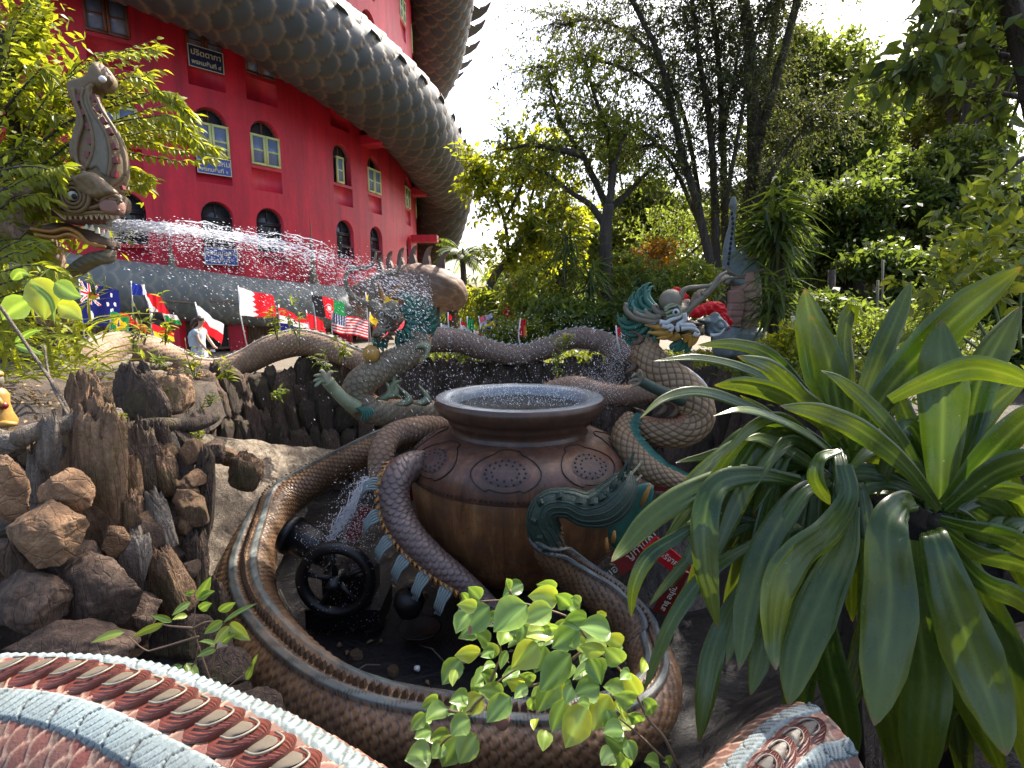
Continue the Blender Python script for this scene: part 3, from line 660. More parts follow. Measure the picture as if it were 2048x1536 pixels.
for k in range(8):
    ac = -PI/2-.13+k*PI/4; tc = .5
    for (ra, rt, n_) in ((.17, .24, 17), (.115, .16, 12)):
        for i in range(n_): x = 2*PI*i/n_; dot(ac+ra*math.cos(x), tc+rt*math.sin(x), .011)
    ring = [shoulder(ac+.30*math.cos(x), tc+.40*math.sin(x)+(.05 if abs(math.sin(x)) > .9 else 0), .004) for x in np.linspace(0, 2*PI, 61)]
    L.add(*tube_vf(ring, .006, 5, False))
    v = [shoulder(ac, tc, .006)]+[shoulder(ac+.2*q*math.cos(x), tc+.26*q*math.sin(x), .006-.004*q**6) for q in (.12, .25, .4, .55, .7, .85, 1) for x in np.arange(32)*2*PI/32]
    Md = Acc(); Mds.append(Md); Md.add(np.array(v), [np.array([[0, 1+(i+1) % 32, 1+i] for i in range(32)]), grid_faces(7, 32, True)+1])
for i in range(150): dot(2*PI*i/150, .02, .010)
H.build('pierced_holes', M['dark_hole'], pot); L.build('medallion_outline', M['dark_hole'], pot); mm_ = streak_mat('grey_purple_medallion', [(.03, .016, .014), (.09, .045, .035), (.15, .085, .065), (.06, .036, .032)], .4); [q.build('medallion', mm_, pot) for q in Mds]  # black discs set proud stand in for the shade inside the holes
sd = Acc()
for i in range(170):
    a = 2*PI*i/170; v, f = lathe_vf([(.001, .01), (.007, .006), (.009, 0), (.007, -.006), (.001, -.01)], 6, (px_+1.082*math.cos(a), py_+1.082*math.sin(a), .79)); sd.add(v, f)
sd.build('rivet_row', M['pot_rim'], pot)
# brimming water with churned foam
m_ = 90; rad = np.linspace(.002, .722, 26)
a_, r_ = np.meshgrid(np.arange(m_)*2*PI/m_, rad); X, Y_ = px_+r_*np.cos(a_), py_+r_*np.sin(a_); Z = np.full_like(X, 2.235)
q = np.stack([X.ravel(), Y_.ravel(), Z.ravel()], 1); Z = Z+noise3(q, 7., 5).reshape(Z.shape)*.014+np.exp(-((X-px_+.05)**2/.18+(Y_-py_+.25)**2/.04))*noise3(q, 16., 6).reshape(Z.shape)*.05
tag(mesh_obj('water', np.stack([X, Y_, Z], -1).reshape(-1, 3), grid_faces(26, m_, True), M['water']), 'dark rippled water filling the big pot', 'water', kind='stuff')

# ================================================================ serpents on the basin floor
ring = empty('naga_ring', WZ(640, 1400, 0), 'long brown scaled naga curling round the basin floor with a mossy green flame tail', 'serpent statue')
lo = PX([(1225, 1210, .66, 34), (1285, 1285, .40, 40), (1312, 1370, .32, 46), (1268, 1440, .33, 55), (1150, 1480, .33, 64), (1000, 1482, .34, 66), (870, 1468, .35, 67), (750, 1445, .36, 68), (650, 1402, .36, 68), (565, 1335, .36, 67), (504, 1250, .36, 60), (490, 1170, .38, 52), (512, 1085, .46, 41), (562, 1008, .60, 34), (628, 962, .82, 29), (700, 922, 1.1, 26), (768, 888, 1.35, 24), (835, 868, 1.55, 22), (920, 855, 1.7, 20)], True)
hi = PX([(1092, 1060, 4.55, 29), (1106, 1110, 4.6, 29), (1152, 1155, 4.7, 31)])
R_ = np.vstack([hi, lo]); nd = len(R_)
# the ridge faces up on the floor and leans outward where the body rises
dz = np.tile([0, 0, 1.], (nd, 1)); dz[0] = (-.6, -.5, .35); dz[1] = (.55, -.5, .55); dz[2] = (.5, -.3, .8); dz[-6:] = (-.45, .1, .9)
o, dR = serpent('body', R_, M['ring_scale'], ring, n=120, ds=.012, size=.085, amp=.028, dors=dz, belly=-.75, bands=((.16, .42),), ribs=.05, row=1.0, flip=True)
sp_ = Acc(); s = .15
while s < dR['s'][-1]-.1:
    P, T, U, S, r = along(dR, s); w = .068*np.clip(r/.3, .35, 1.1); h = .080*np.clip(r/.3, .4, 1.1)*(1+.25*RNG.random())
    base = P+U*(r+.004); v = [base-T*w*.5-S*w*.45, base+T*w*.5-S*w*.45, base+T*w*.5+S*w*.45, base-T*w*.5+S*w*.45, base+U*h-T*w*.25-S*w*.2, base+U*h*.7+T*w*.3-S*w*.25, base+U*h*.7+T*w*.3+S*w*.25, base+U*h-T*w*.25+S*w*.2]
    sp_.add(v, np.array([[0, 1, 5, 4], [1, 2, 6, 5], [2, 3, 7, 6], [3, 0, 4, 7], [4, 5, 6, 7], [3, 2, 1, 0]])); s += w*1.15
sp_.build('spiny_ridge', M['brown_cement'], ring, False)
# green tail end: swollen, carved, ending in a flame
tl = PX([(1110, 1112, 4.6, 26), (1092, 1070, 4.55, 32), (1086, 1035, 4.52, 31), (1100, 1010, 4.5, 28), (1135, 1006, 4.48, 28), (1172, 1018, 4.48, 34), (1205, 1014, 4.5, 38), (1232, 992, 4.52, 36), (1250, 965, 4.55, 26), (1262, 942, 4.58, 3)])
o, dT = serpent('flame_tail', tl, M['dark_green'], ring, n=72, ds=.012, size=.12, amp=.004, dors=(-.3, -.6, .6), belly=-1.1)
fl = Acc()
for side in (-1, 1):
    for j in range(5):           # carved bands running along the tail
        pts = []
        for s in np.linspace(.08, dT['s'][-1]*.97, 60):
            P, T, U, S, r = along(dT, s); ph = side*(.35+.38*j); pts.append(P+(U*math.cos(ph)+S*math.sin(ph))*(r+.004)+0)
        fl.add(*tube_vf(pts, .0085, 5))
for s in np.linspace(.2, dT['s'][-1]*.92, 11):
    P, T, U, S, r = along(dT, s); hook(fl, P+U*(r-.02), T, U, .075, .075, .05)
for s, hh in ((.62, .13), (.74, .17), (.86, .2), (.96, .16)):
    P, T, U, S, r = along(dT, dT['s'][-1]*s)
    for sg in (-1, 1): hook(fl, P+U*r*.7*sg, T, unit(U*sg+T*1.6), hh, .07, .04)
fl.build('carved_flames', M['dark_green'], ring, False)

# ---- left dragon: neck and body
ld = empty('dragon_statue', W(790, 830, 6.5), 'grey brown dragon with green mane rearing left of the pot, pearl under its chin', 'dragon statue')
D1 = PX([(838, 662, 6.6, 17), (840, 684, 6.6, 20), (818, 708, 6.55, 23), (776, 730, 6.5, 26), (738, 752, 6.45, 28), (716, 778, 6.45, 29), (722, 805, 6.48, 29), (752, 822, 6.55, 27), (805, 826, 6.7, 25), (870, 826, 6.9, 23), (930, 826, 7.2, 21)])
dd = np.array([[-1, 0, .2], [-1, -.2, .2], [-.8, -.4, .5], [-.6, -.4, .8], [-1, -.4, .5], [-1, -.4, 0], [-.6, -.4, -.6], [-.3, -.5, -1], [0, -.5, -1], [0, -.5, -1], [0, -.5, -1]])
o, dL = serpent('body', D1, M['dragon_scale'], ld, n=110, ds=.009, size=.078, amp=.018, dors=dd, belly=-.80, ribs=.045)
def fin_wave(name, base, dirv, side, h, w, mat, root, th_=.03):
    """a flame-shaped fin with a curled tip"""
    a = Acc(); rows = []
    for t in np.linspace(0, 1, 9):
        c = base+dirv*h*t+side*w*(.55*math.sin(t*PI*1.3)+.25*t); ww = w*.5*(1-t)**.7*(1+.2*math.sin(t*9))+.002; q = np.cross(dirv, side)*th_*.5*(1-t*.8)
        rows += [c-side*ww, c-q, c+side*ww, c+q]
    a.add(np.array(rows), [grid_faces(9, 4, True), np.array([[3, 2, 1, 0]])]); return a.build(name, mat, root)
for (px, py, dx, dy, h, w) in ((800, 740, -.1, -1, 40, 20), (795, 760, .1, -1, 40, 22), (762, 800, .15, .9, 48, 24), (775, 795, .35, 1, 42, 20), (800, 812, .1, 1, 40, 26), (835, 810, .2, 1, 42, 26), (868, 815, .9, .6, 40, 12)):
    p = W(px, py, 6.45); k = MP(px, py, 6.45); dv = unit([dx, 0, dy]); fin_wave('back_fin', p, dv, np.array([dv[2], 0, -dv[0]]), h*k, w*k, M['pale_green'], ld)
p = W(832, 690, 6.4); fin_wave('back_fin', p, unit([.5, 0, -1]), unit([1, 0, .5]), .22, .16, M['pale_green'], ld)
def limb(name, rows, mat, root, n=14):
    P = PX(rows); X = catmull(P, 8); return Acc().add(*tube_vf(X[:, :3], X[:, 3], n)).build(name, mat, root)
limb('arm', [(712, 815, 6.3, 16), (690, 800, 6.2, 13), (668, 778, 6.15, 12), (655, 762, 6.1, 13)], M['pale_green'], ld)
for i, (tx, ty) in enumerate(((628, 752), (627, 762), (629, 772), (640, 742), (660, 744))):
    limb('claw', [(656, 764, 6.1, 5), ((656+tx)/2, (760+ty)/2-4, 6.05, 4.5), (tx+3, ty-1, 6.0, 3), (tx, ty+1, 6.0, 1)], M['tooth'] if i > 2 else M['pale_green'], ld, 8)
p = W(716, 815, 6.15)
for k in range(6): fin_wave('elbow_fin', p+np.array([.01*k, 0, -.0]), unit([.25+.13*k, -.2, -.9+.1*k]), unit([1, 0, .3]), .17, .06, M['green_paint'], ld)
# hind loop of the same dragon, hugging the pot
D2 = PX([(890, 850, 6.9, 21), (835, 856, 6.6, 22), (785, 872, 6.4, 23), (764, 905, 6.2, 23), (764, 950, 6.1, 23), (785, 1000, 6.0, 23)])
serpent('hind_loop', D2, M['wall_scale'], ld, n=90, ds=.01, size=.07, amp=.018, dors=(-.9, -.3, .3), belly=-.8)
td = empty('dragon_tail', W(850, 1100, 4.95), 'wet purple brown dragon tail with orange saw-edged ridge and blue fins, clasping the pot', 'serpent statue')
D3 = PX([(868, 930, 5.7, 25), (825, 932, 5.45, 27), (797, 952, 5.3, 29), (786, 988, 5.2, 30), (796, 1036, 5.1, 30), (826, 1082, 4.98, 29), (870, 1125, 4.86, 27), (920, 1162, 4.77, 22), (965, 1196, 4.7, 16), (1005, 1230, 4.65, 9)])
o, dt = serpent('body', D3, M['tail_scale'], td, n=110, ds=.008, size=.075, amp=.02, dors=(-.75, -.55, -.35), belly=-1.1)
a = Acc(); s = .3
while s < dt['s'][-1]*.97:
    P, T, U, S, r = along(dt, s); n = unit(U-S*.25); hook(a, P+n*(r-.004), T, n, .045, .06, .05); s += .055
pts = [along(dt, s)[0]+unit(along(dt, s)[2]-along(dt, s)[3]*.25)*(along(dt, s)[4]-.002) for s in np.linspace(.25, dt['s'][-1]*.97, 80)]
a.add(*tube_vf(pts, .022, 8)); a.build('saw_ridge', M['orange_ridge'], td, False)
for s in np.linspace(.42, dt['s'][-1]*.86, 8):
    P, T, U, S, r = along(dt, s); n = unit(U-S*.2); fa = Acc()
    for j in range(5):
        c0 = P+n*(r+.0)+T*(j-2)*.02; pts = [c0, c0+n*.07+T*.02*(j-2)*.3, c0+n*.13-np.array([0, 0, .03]), c0+n*.17-np.array([0.005, 0, .08]), c0+n*.15-np.array([.01*j, 0, .13]), c0+n*.17-np.array([.01, 0, .155-.01*j])]
        X = catmull(np.array(pts), 4); fa.add(*tube_vf(X, np.linspace(.018, .004, len(X)), 6))
    fa.build('blue_fin', M['blue_fin'], td)
# ---- right dragon body
rd = empty('dragon_statue', W(1380, 860, 5.8), 'tan dragon with diamond scales, green mane and ochre beard rearing right of the pot', 'dragon statue')
D4 = PX([(1288, 675, 6.2, 22), (1292, 705, 6.15, 28), (1314, 740, 6.05, 34), (1350, 768, 5.95, 37), (1382, 800, 5.85, 37), (1392, 836, 5.8, 34), (1368, 862, 5.75, 29), (1325, 866, 5.8, 27), (1285, 858, 5.95, 25), (1258, 850, 6.1, 18)])
dd = np.array([[1, -.2, .1], [1, -.2, .1], [1, -.2, .5], [1, 0, 1], [1, 0, .8], [1, 0, -.2], [.3, 0, -1], [0, -.1, -1], [0, -.1, -1], [0, -.1, -1]])
serpent('body', D4, M['tan_net'], rd, n=96, ds=.010, size=.085, amp=.014, dors=dd, pat='net', belly=-.86, ribs=.04)
D5 = PX([(1262, 835, 5.95, 14), (1248, 860, 5.8, 20), (1250, 885, 5.65, 24), (1275, 918, 5.5, 25), (1310, 945, 5.35, 22), (1355, 962, 5.2, 16), (1420, 975, 5.1, 5)])
serpent('tail', D5, M['tan_net'], rd, n=64, ds=.010, size=.07, amp=.010, dors=(.4, -.5, .8), pat='net', belly=-1.1)
a = Acc()
for k in range(26):
    t_ = k/26; i0 = t_*(len(D5)-1.2)+.3; j = int(i0); q = D5[j]*(1-(i0-j))+D5[min(j+1, 6)]*(i0-j); b0 = q[:3]+np.array([.3, -.3, .85])*q[3]*1.05
    a.add(*leaves_vf([b0], [unit([1, -.1, -.25+.2*RNG.random()])], [[0, -1, .5]], .13, .06, 'simple'))
a.build('feathered_fringe', M['green_paint'], rd)
for (px, py, h) in ((1272, 690, 24), (1258, 745, 24), (1318, 830, 24), (1345, 834, 26), (1275, 838, 20), (1400, 820, 20)):
    p = W(px, py, 5.75 if px > 1300 else 6.0); k = MP(px, py, 6); fin_wave('back_fin', p, unit([-.25, 0, 1]), np.array([1., 0, .2]), h*k*1.3, 20*k, M['brown_cement'], rd)
limb('arm', [(1365, 800, 5.55, 14), (1335, 788, 5.5, 12), (1300, 772, 5.5, 11), (1282, 762, 5.5, 11)], M['dark_green'], rd)
for (tx, ty) in ((1262, 752), (1256, 762), (1262, 772), (1276, 745)): limb('claw', [(1283, 762, 5.5, 5), ((1283+tx)/2, ty-3, 5.48, 4), (tx, ty+3, 5.45, 1)], M['horn'], rd, 8)
pts = [D4[i][:3]+np.array(dd[i])/np.linalg.norm(dd[i])*D4[i][3]*1.0 for i in range(1, 7)]; X = catmull(np.array(pts), 10)
Acc().add(*tube_vf(X, .025, 8)).build('pale_ridge', M['stone_white'], rd)
# stump the right dragon rests on
V, f = lathe_vf([(.62, -.05), (.5, .2), (.42, .7), (.40, 1.0), (.46, 1.28), (.05, 1.3)], 40, (W(1345, 880, 6.2)[0], 6.2, 0)); V = V+noise3(V*[1, 1, .2], 9, 8)[:, None]*.03*[1, 1, 0]
tag(Acc().add(V, f).build('stump_pedestal', M['rock_grey']), 'grey fluted stump under the tan dragon coil', 'pedestal')
# ---- serpent behind the pot
mb = empty('serpent_statue', W(1200, 790, 8), 'tan scaled serpent body arching behind the right side of the pot', 'serpent statue')
D6 = PX([(1040, 820, 8.6, 17), (1100, 786, 8.4, 20), (1150, 774, 8.2, 21), (1200, 786, 8., 21), (1250, 792, 7.8, 21), (1310, 782, 7.6, 20), (1380, 780, 7.6, 22)])
o, d6 = serpent('body', D6, M['wall_scale'], mb, n=80, ds=.016, size=.075, amp=.014)
a = Acc()
for s in np.arange(.1, d6['s'][-1]-.1, .09): P, T, U, S, r = along(d6, s); hook(a, P+U*(r-.01), T, U, .06, .07, .03)
a.build('spiny_ridge', M['wall_scale'], mb, False)
# ---- wavy serpents along the top of the back wall
wl = empty('naga_statue', W(330, 740, 9.3), 'sunlit pinkish naga body waving along the top of the left rock wall', 'serpent statue')
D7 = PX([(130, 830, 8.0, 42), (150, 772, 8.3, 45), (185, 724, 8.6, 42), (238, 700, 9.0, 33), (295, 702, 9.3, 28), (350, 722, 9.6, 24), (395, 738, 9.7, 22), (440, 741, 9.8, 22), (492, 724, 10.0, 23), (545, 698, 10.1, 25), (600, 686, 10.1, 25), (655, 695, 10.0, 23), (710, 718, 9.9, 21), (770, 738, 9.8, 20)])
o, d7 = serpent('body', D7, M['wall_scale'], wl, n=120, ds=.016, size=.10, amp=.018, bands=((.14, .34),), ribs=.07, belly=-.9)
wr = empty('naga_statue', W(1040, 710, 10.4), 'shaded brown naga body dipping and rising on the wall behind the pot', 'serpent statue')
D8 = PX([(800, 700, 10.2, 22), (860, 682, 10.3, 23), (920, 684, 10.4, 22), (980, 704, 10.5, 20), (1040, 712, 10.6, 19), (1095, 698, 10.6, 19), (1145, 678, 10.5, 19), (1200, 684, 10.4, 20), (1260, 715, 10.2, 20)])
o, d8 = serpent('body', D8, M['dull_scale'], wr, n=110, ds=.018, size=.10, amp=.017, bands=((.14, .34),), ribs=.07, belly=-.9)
for dx_, rt, mt in ((d7, wl, 'wall_scale'), (d8, wr, 'stone_white')):
    a = Acc()
    for s in np.arange(.1, dx_['s'][-1]-.1, .14): P, T, U, S, r = along(dx_, s); hook(a, P+U*(r-.005), T, U, .06, .1, .05)
    a.build('crest_ridge', M[mt], rt, False)

# ================================================================ foreground naga balustrades
def balustrade(name, rows, z, rad, label, sgn=1, ns=24, s0=.06, up=(0, 0, 1)):
    P = np.array([[*WZ(px, py, z), 0] for px, py in rows]); C = P.copy(); C[:, 2] -= rad; C[:, 3] = rad
    rt = empty(name, C[len(C)//2][:3], label, 'balustrade')
    o, d = serpent('body', C, M['balus_scale'], rt, n=220, ds=.0045, size=.062, amp=.010, belly=-1.1, dors=up, flip=True)
    for sd_ in (-1, 1):          # ribbed pale blue band on either side of the scutes
        V = []; E_ = []; sv = d['s']
        ph = np.linspace(.27, .58, 26); seg = .105
        PH, SV = np.meshgrid(ph, sv); x = (PH-.27)/.31
        big = np.mod(SV+.03*np.sin(x*3)*1.0, seg)/seg; sm = np.mod((SV+.045*x*x)*4/seg, 1.)
        groove = (big < .06); rib = .5-.5*np.cos(2*PI*sm); h = .007+.0045*rib-.006*groove; h = h*np.clip(np.minimum(x, 1-x)*9, 0, 1)
        ed = np.clip((sm < .24)*(x > .3+.2*np.sin(SV*40)*0)*np.clip((x-.12)*4, 0, 1)+groove, 0, 1)
        rr_ = d['r'][:, None]+.006+h; A_ = PH*sd_
        V = d['P'][:, None]+rr_[..., None]*(np.cos(A_)[..., None]*d['U'][:, None]+np.sin(A_)[..., None]*d['S'][:, None])
        a = Acc().add(V.reshape(-1, 3), grid_faces(len(sv), 26), dict(edge=ed.ravel(), rnd=np.repeat(RNG.random(len(sv)), 26)*.5))
        a.build('ribbed_band', M['balus_band'], rt)
    s = s0; gap = .088
    while s < d['s'][-1]-.1:     # brick-red overlapping scutes along the spine
        def q(ds_, ph, h):
            P_, T, U, S, r = along_i(d, s+ds_); return P_+(U*math.cos(ph)+S*math.sin(ph))*(r+h)
        W_ = .27
        def plate(x0, x1, w, h0, h1, nx=9, nw=9, rib=0., inset=0.):
            rows_ = []
            for i in range(nx):
                t_ = i/(nx-1); xs_ = x0+(x1-x0)*t_; curve = 1-.55*max(0, t_-.55)**2*4
                for j in range(nw):
                    u = -1+2*j/(nw-1); rr2 = h0+(h1-h0)*t_-abs(u)**3*.012+rib*math.cos(u*46)*.5*min(1, max(0, (t_-.25)*3))
                    rows_.append(q(xs_+.012*u*u*-1.6, u*w*curve, rr2))
            return rows_
        a = Acc(); top = plate(0, gap*1.34, W_, .008, .030, 9, 41, .0035); bot = plate(0, gap*1.34, W_, 0, .012, 9, 41)
        nx, nw = 9, 41; n0 = nx*nw; F1 = grid_faces(nx, nw)
        rim = [i for i in range(nw)]+[i*nw+nw-1 for i in range(1, nx)]+[n0-1-i for i in range(1, nw)]+[(nx-1-i)*nw for i in range(1, nx-1)]
        side = np.array([[rim[i], rim[(i+1) % len(rim)], rim[(i+1) % len(rim)]+n0, rim[i]+n0] for i in range(len(rim))])
        a.add(np.array(top+bot), [F1, side]); sc = a.build('scute', M['scute'], rt, False)
        a = Acc(); a.add(np.array(plate(gap*.30, gap*.95, .12, .019, .033, 6, 9)), grid_faces(6, 9)); i_ = a.build('scute_inset', M['scute_in']); i_.parent = sc
        pts = [q(gap*.30+gap*.70*math.sin(x)**.6, -.135*math.cos(x), .021+.010*math.sin(x)) for x in np.linspace(0.02, PI-.02, 16)]
        l_ = Acc().add(*tube_vf(pts, .003, 6)).build('scute_lip', M['scute_lip']); l_.parent = sc
        s += gap
    return rt
def along_i(d, s):
    s_ = d['s']; f_ = lambda a: np.array([np.interp(s, s_, a[:, k]) for k in range(3)])
    return f_(d['P']), unit(f_(d['T'])), unit(f_(d['U'])), unit(f_(d['S'])), float(np.interp(s, s_, d['r']))
balustrade('naga_balustrade', [(-90, 1358), (12, 1358), (103, 1362), (178, 1374), (236, 1390), (298, 1414), (356, 1442), (418, 1472), (480, 1505), (560, 1560), (640, 1620)], 2.38, .27, 'painted naga balustrade with brick red scutes and pale blue bands in the lower left', up=(0, .13, 1))
balustrade('naga_balustrade', [(1370, 1760), (1430, 1660), (1490, 1570), (1545, 1500), (1600, 1450), (1650, 1432)], 2.0, .17, 'painted naga balustrade showing low under the drooping strap leaves', up=(-.1, -.25, 1))

# ================================================================ old engine with a flywheel, and oddments
eng = empty('old_engine', WZ(670, 1280, 0), 'old black engine with spoked flywheel and outlet pipe, drenched by falling water', 'engine')
wc = W(672, 1160, 5.15); wr_ = 80*MP(672, 1160, 5.15); k = 48
def torus_vf(c, R0, rx, ry, n=48, m=12):
    V = []
    for i in range(n):
        a = 2*PI*i/n
        for j in range(m):
            b = 2*PI*j/m; rr_ = R0+rx*math.cos(b); V.append([c[0]+rr_*math.cos(a), c[1]+ry*math.sin(b), c[2]+rr_*math.sin(a)])
    V = np.array(V); i = np.arange(n)[:, None]; j = np.arange(m)[None]
    f = np.stack([i*m+j, ((i+1) % n)*m+j, ((i+1) % n)*m+(j+1) % m, i*m+(j+1) % m], -1).reshape(-1, 4); return V, f
Acc().add(*torus_vf(wc, wr_*.86, wr_*.15, .07)).build('flywheel', M['black'], eng)
a = Acc()
for k in range(5):
    an = .4+2*PI*k/5; d = np.array([math.cos(an), 0, math.sin(an)]); a.add(*tube_vf([wc+d*.04, wc+d*wr_*.45, wc+d*wr_*.82], [.035, .025, .03], 8))
a.build('spoke', M['black'], eng); Acc().add(*tube_vf([wc-[0, .16, 0], wc+[0, .3, 0]], [.06, .06], 16)).build('hub', M['black'], eng)
a = Acc(); a.add(*beam_vf(wc+[-.35, .32, -.46], wc+[.42, .32, -.46], .55, .22)).add(*beam_vf(wc+[-.2, .35, -.2], wc+[.3, .35, -.2], .4, .34)); a.build('engine_block', M['black'], eng, False)
pA, pB = W(578, 1068, 5.6), W(660, 1105, 5.5); Acc().add(*tube_vf([pA, pB], [.17, .17], 24)).build('outlet_pipe', M['black'], eng)
Acc().add(*tube_vf([pA+(pA-pB)*.03, pA+(pB-pA)*.12], [.21, .21], 24)).build('pipe_flange', M['black'], eng)
V, f = lathe_vf([(.01, -.15), (.1, -.12), (.15, 0), (.13, .09), (.06, .13), (.01, .14)], 24, W(818, 1205, 4.9)); tag(Acc().add(V, f).build('round_jar', M['black']), 'small dark round jar below the blue fins', 'jar')
V, f = lathe_vf([(.01, .01), (.1, .01), (.2, .06), (.215, .06), (.1, -.02), (.01, -.03)], 24, WZ(840, 1265, .12)); tag(Acc().add(V, f).build('shallow_dish', M['black']), 'shallow dark dish lying under the round jar', 'dish')
V, f = lathe_vf([(.01, -.2), (.22, -.16), (.3, 0), (.27, .06), (.16, .09), (.1, .12), (.06, .2), (.01, .22)], 32, W(362, 1318, 3.6)); tag(Acc().add(V, f).build('lidded_urn', plain('grey_wet_urn', (.10, .09, .085), .35, nscale=12)), 'grey ringed urn in the shade under the small leafy sprig', 'urn')
# red painted planks with faded white letters, a green panel and orange spikes
def plank(p0, p1, w, mat, label, txt=None, Y=4.6, th_=.04):
    a, b = W(*p0, Y), W(*p1, Y+.1); rt = empty('painted_plank', a, label, 'plank', 'painted red boards round the pot')
    t_ = unit(b-a); n = unit(np.cross(t_, [0, -1, .0])); wv_ = w*MP(*p0, Y); up_ = np.array([0, -1., 0]); nn_ = n
    v = np.array([p+nn_*i*wv_/2+up_*j*th_/2 for p in (a, b) for (i, j) in ((-1, -1), (1, -1), (1, 1), (-1, 1))])
    Acc().add(v, np.array([[0, 1, 2, 3], [7, 6, 5, 4], [0, 4, 5, 1], [1, 5, 6, 2], [2, 6, 7, 3], [3, 7, 4, 0]])).build('board', mat, rt, False)
    if txt:
        cu = bpy.data.curves.new('lettering', 'FONT'); cu.body = txt; cu.size = wv_*.5; cu.align_x = 'CENTER'; cu.align_y = 'CENTER'; cu.extrude = .003
        tmp = bpy.data.objects.new('lettering', cu); COL.objects.link(tmp); c = (a+b)/2+up_*(th_/2+.004)
        x_ = t_ if t_[0] > 0 else -t_; y_ = np.cross(up_, x_)
        tmp.matrix_world = Matrix(((x_[0], y_[0], up_[0], c[0]), (x_[1], y_[1], up_[1], c[1]), (x_[2], y_[2], up_[2], c[2]), (0, 0, 0, 1)))
        dg = bpy.context.evaluated_depsgraph_get(); me = bpy.data.meshes.new_from_object(tmp.evaluated_get(dg)); mw = tmp.matrix_world.copy(); bpy.data.objects.remove(tmp)
        me.transform(mw); me.materials.clear(); me.materials.append(M['sign_text']); t2 = bpy.data.objects.new('lettering', me); COL.objects.link(t2); under(t2, rt)
plank((1232, 1130), (1292, 1085), 48, M['dark_red'], 'dark maroon plank with faded white letters beside the green panel', 'ขอเชิญทำบุญ', 4.75)
plank((1300, 1085), (1372, 1145), 36, plain('bright_red_plank', (.48, .015, .02), .4), 'bright red plank slanting down to the right under the leaves', 'บริจาค', 4.6)
plank((1362, 1140), (1322, 1225), 32, M['dark_red'], 'narrow maroon plank with a column of white letters', 'สาธุ อนุโมทนา', 4.5)
plank((1310, 968), (1420, 975), 26, M['dark_red'], 'red board lying behind the tail of the tan dragon', None, 5.6)
plank((700, 1080), (735, 1015), 26, M['dark_red'], 'red board glimpsed left of the orange-ridged tail', None, 5.9)
plank((812, 940), (818, 1000), 34, M['dark_red'], 'red board squeezed between the tail and the pot', None, 5.95)
V, f, at = inflate_vf([(1235, 985), (1300, 965), (1305, 1000), (1285, 1060), (1235, 1100), (1215, 1060)], 4.9, .06, 24); tag(Acc().add(V, f).build('green_panel', M['green_paint']), 'deep green carved panel behind the flame tail', 'panel')
for i, (x0, y0, x1, y1) in enumerate(((1282, 1012, 1301, 968), (1295, 1022, 1310, 1008), (1214, 1105, 1213, 1076), (1226, 1085, 1229, 1062))):
    tag(Acc().add(*tube_vf([W(x0, y0, 4.75), (W(x0, y0, 4.75)+W(x1, y1, 4.75))/2, W(x1, y1, 4.75)], [.018, .024, .012], 8)).build('orange_stick', M['orange_ridge']), ['long orange stick leaning on the green panel', 'short orange stick with a pale end', 'upright orange stick left of the green panel', 'orange stick at the foot of the flame tail'][i], 'stick')
# ================================================================ dragon and naga heads
def cp(x0, y0, k):               # converts a list of points measured in an enlarged crop of the photo
    return lambda pts: [(x0+x/k, y0+y/k) for x, y in pts]
def blob(root, name, pts, Y, th_, mat, res=40, disp=None, width=None, sm=True):
    V, f, at = inflate_vf(pts, Y, th_, res, width, sm, disp); return Acc().add(V, f, at).build(name, mat, root)
def lock(acc, pts, Y, r0, r1=None, n=8, flat=None):   # tapering curl along photo points; Y number or list
    Ys = np.broadcast_to(np.asarray(Y, float), (len(pts),)); P = np.array([W(px, py, y) for (px, py), y in zip(pts, Ys)]); X = catmull(P, 6)
    t = np.linspace(0, 1, len(X)); rad = (r0*(1-t)**.8+(.004 if r1 is None else r1*t)); acc.add(*tube_vf(X, rad, n)); return acc
def ellipsoid(acc, c, rx, ry, rz, n=20):
    a = np.linspace(-PI/2, PI/2, n); b = np.arange(n*2)*PI/n
    V = np.array([[c[0]+rx*math.cos(i)*math.cos(j), c[1]+ry*math.cos(i)*math.sin(j), c[2]+rz*math.sin(i)] for i in a for j in b]); acc.add(V, grid_faces(n, 2*n, True)); return acc
def roughen(amp, sc, seed=1):
    return lambda X, Z, d: amp*noise3(np.stack([X.ravel(), Z.ravel(), 0*X.ravel()], 1), sc, seed).reshape(X.shape)*np.clip(d/.03, 0, 1)
# ---------------------------------------------------------------- water-spouting naga on the left
nh = empty('naga_fountain', W(190, 450, 6.0), 'tall crested naga head with open fanged jaws spouting a jet of water from the leaves', 'naga statue')
k = cp(0, 0, 2.56); Y = 6.0
crest = k([(440, 860), (395, 830), (385, 760), (405, 690), (420, 620), (408, 560), (385, 510), (372, 450), (385, 425), (430, 410), (470, 395), (495, 350), (520, 325), (545, 350), (575, 400), (572, 440), (545, 475), (515, 470), (495, 500), (515, 550), (550, 610), (590, 670), (620, 740), (638, 820), (640, 900), (630, 960), (600, 1010), (540, 1020), (470, 980), (450, 920)])
cr_ = blob(nh, 'crest', crest, Y, .26, M['cream_cement'], 60, roughen(.006, 30, 3), .05)
inner = k([(440, 860), (470, 800), (478, 730), (470, 660), (455, 600), (430, 540), (422, 490), (435, 455), (462, 430), (470, 470), (462, 520), (480, 570), (515, 620), (545, 680), (562, 750), (565, 830), (555, 900), (530, 900), (500, 860), (470, 870)])
i_ = blob(nh, 'crest_panel', inner, Y-.125, .05, M['horn'], 50, roughen(.004, 40, 4), .02)
a = Acc()
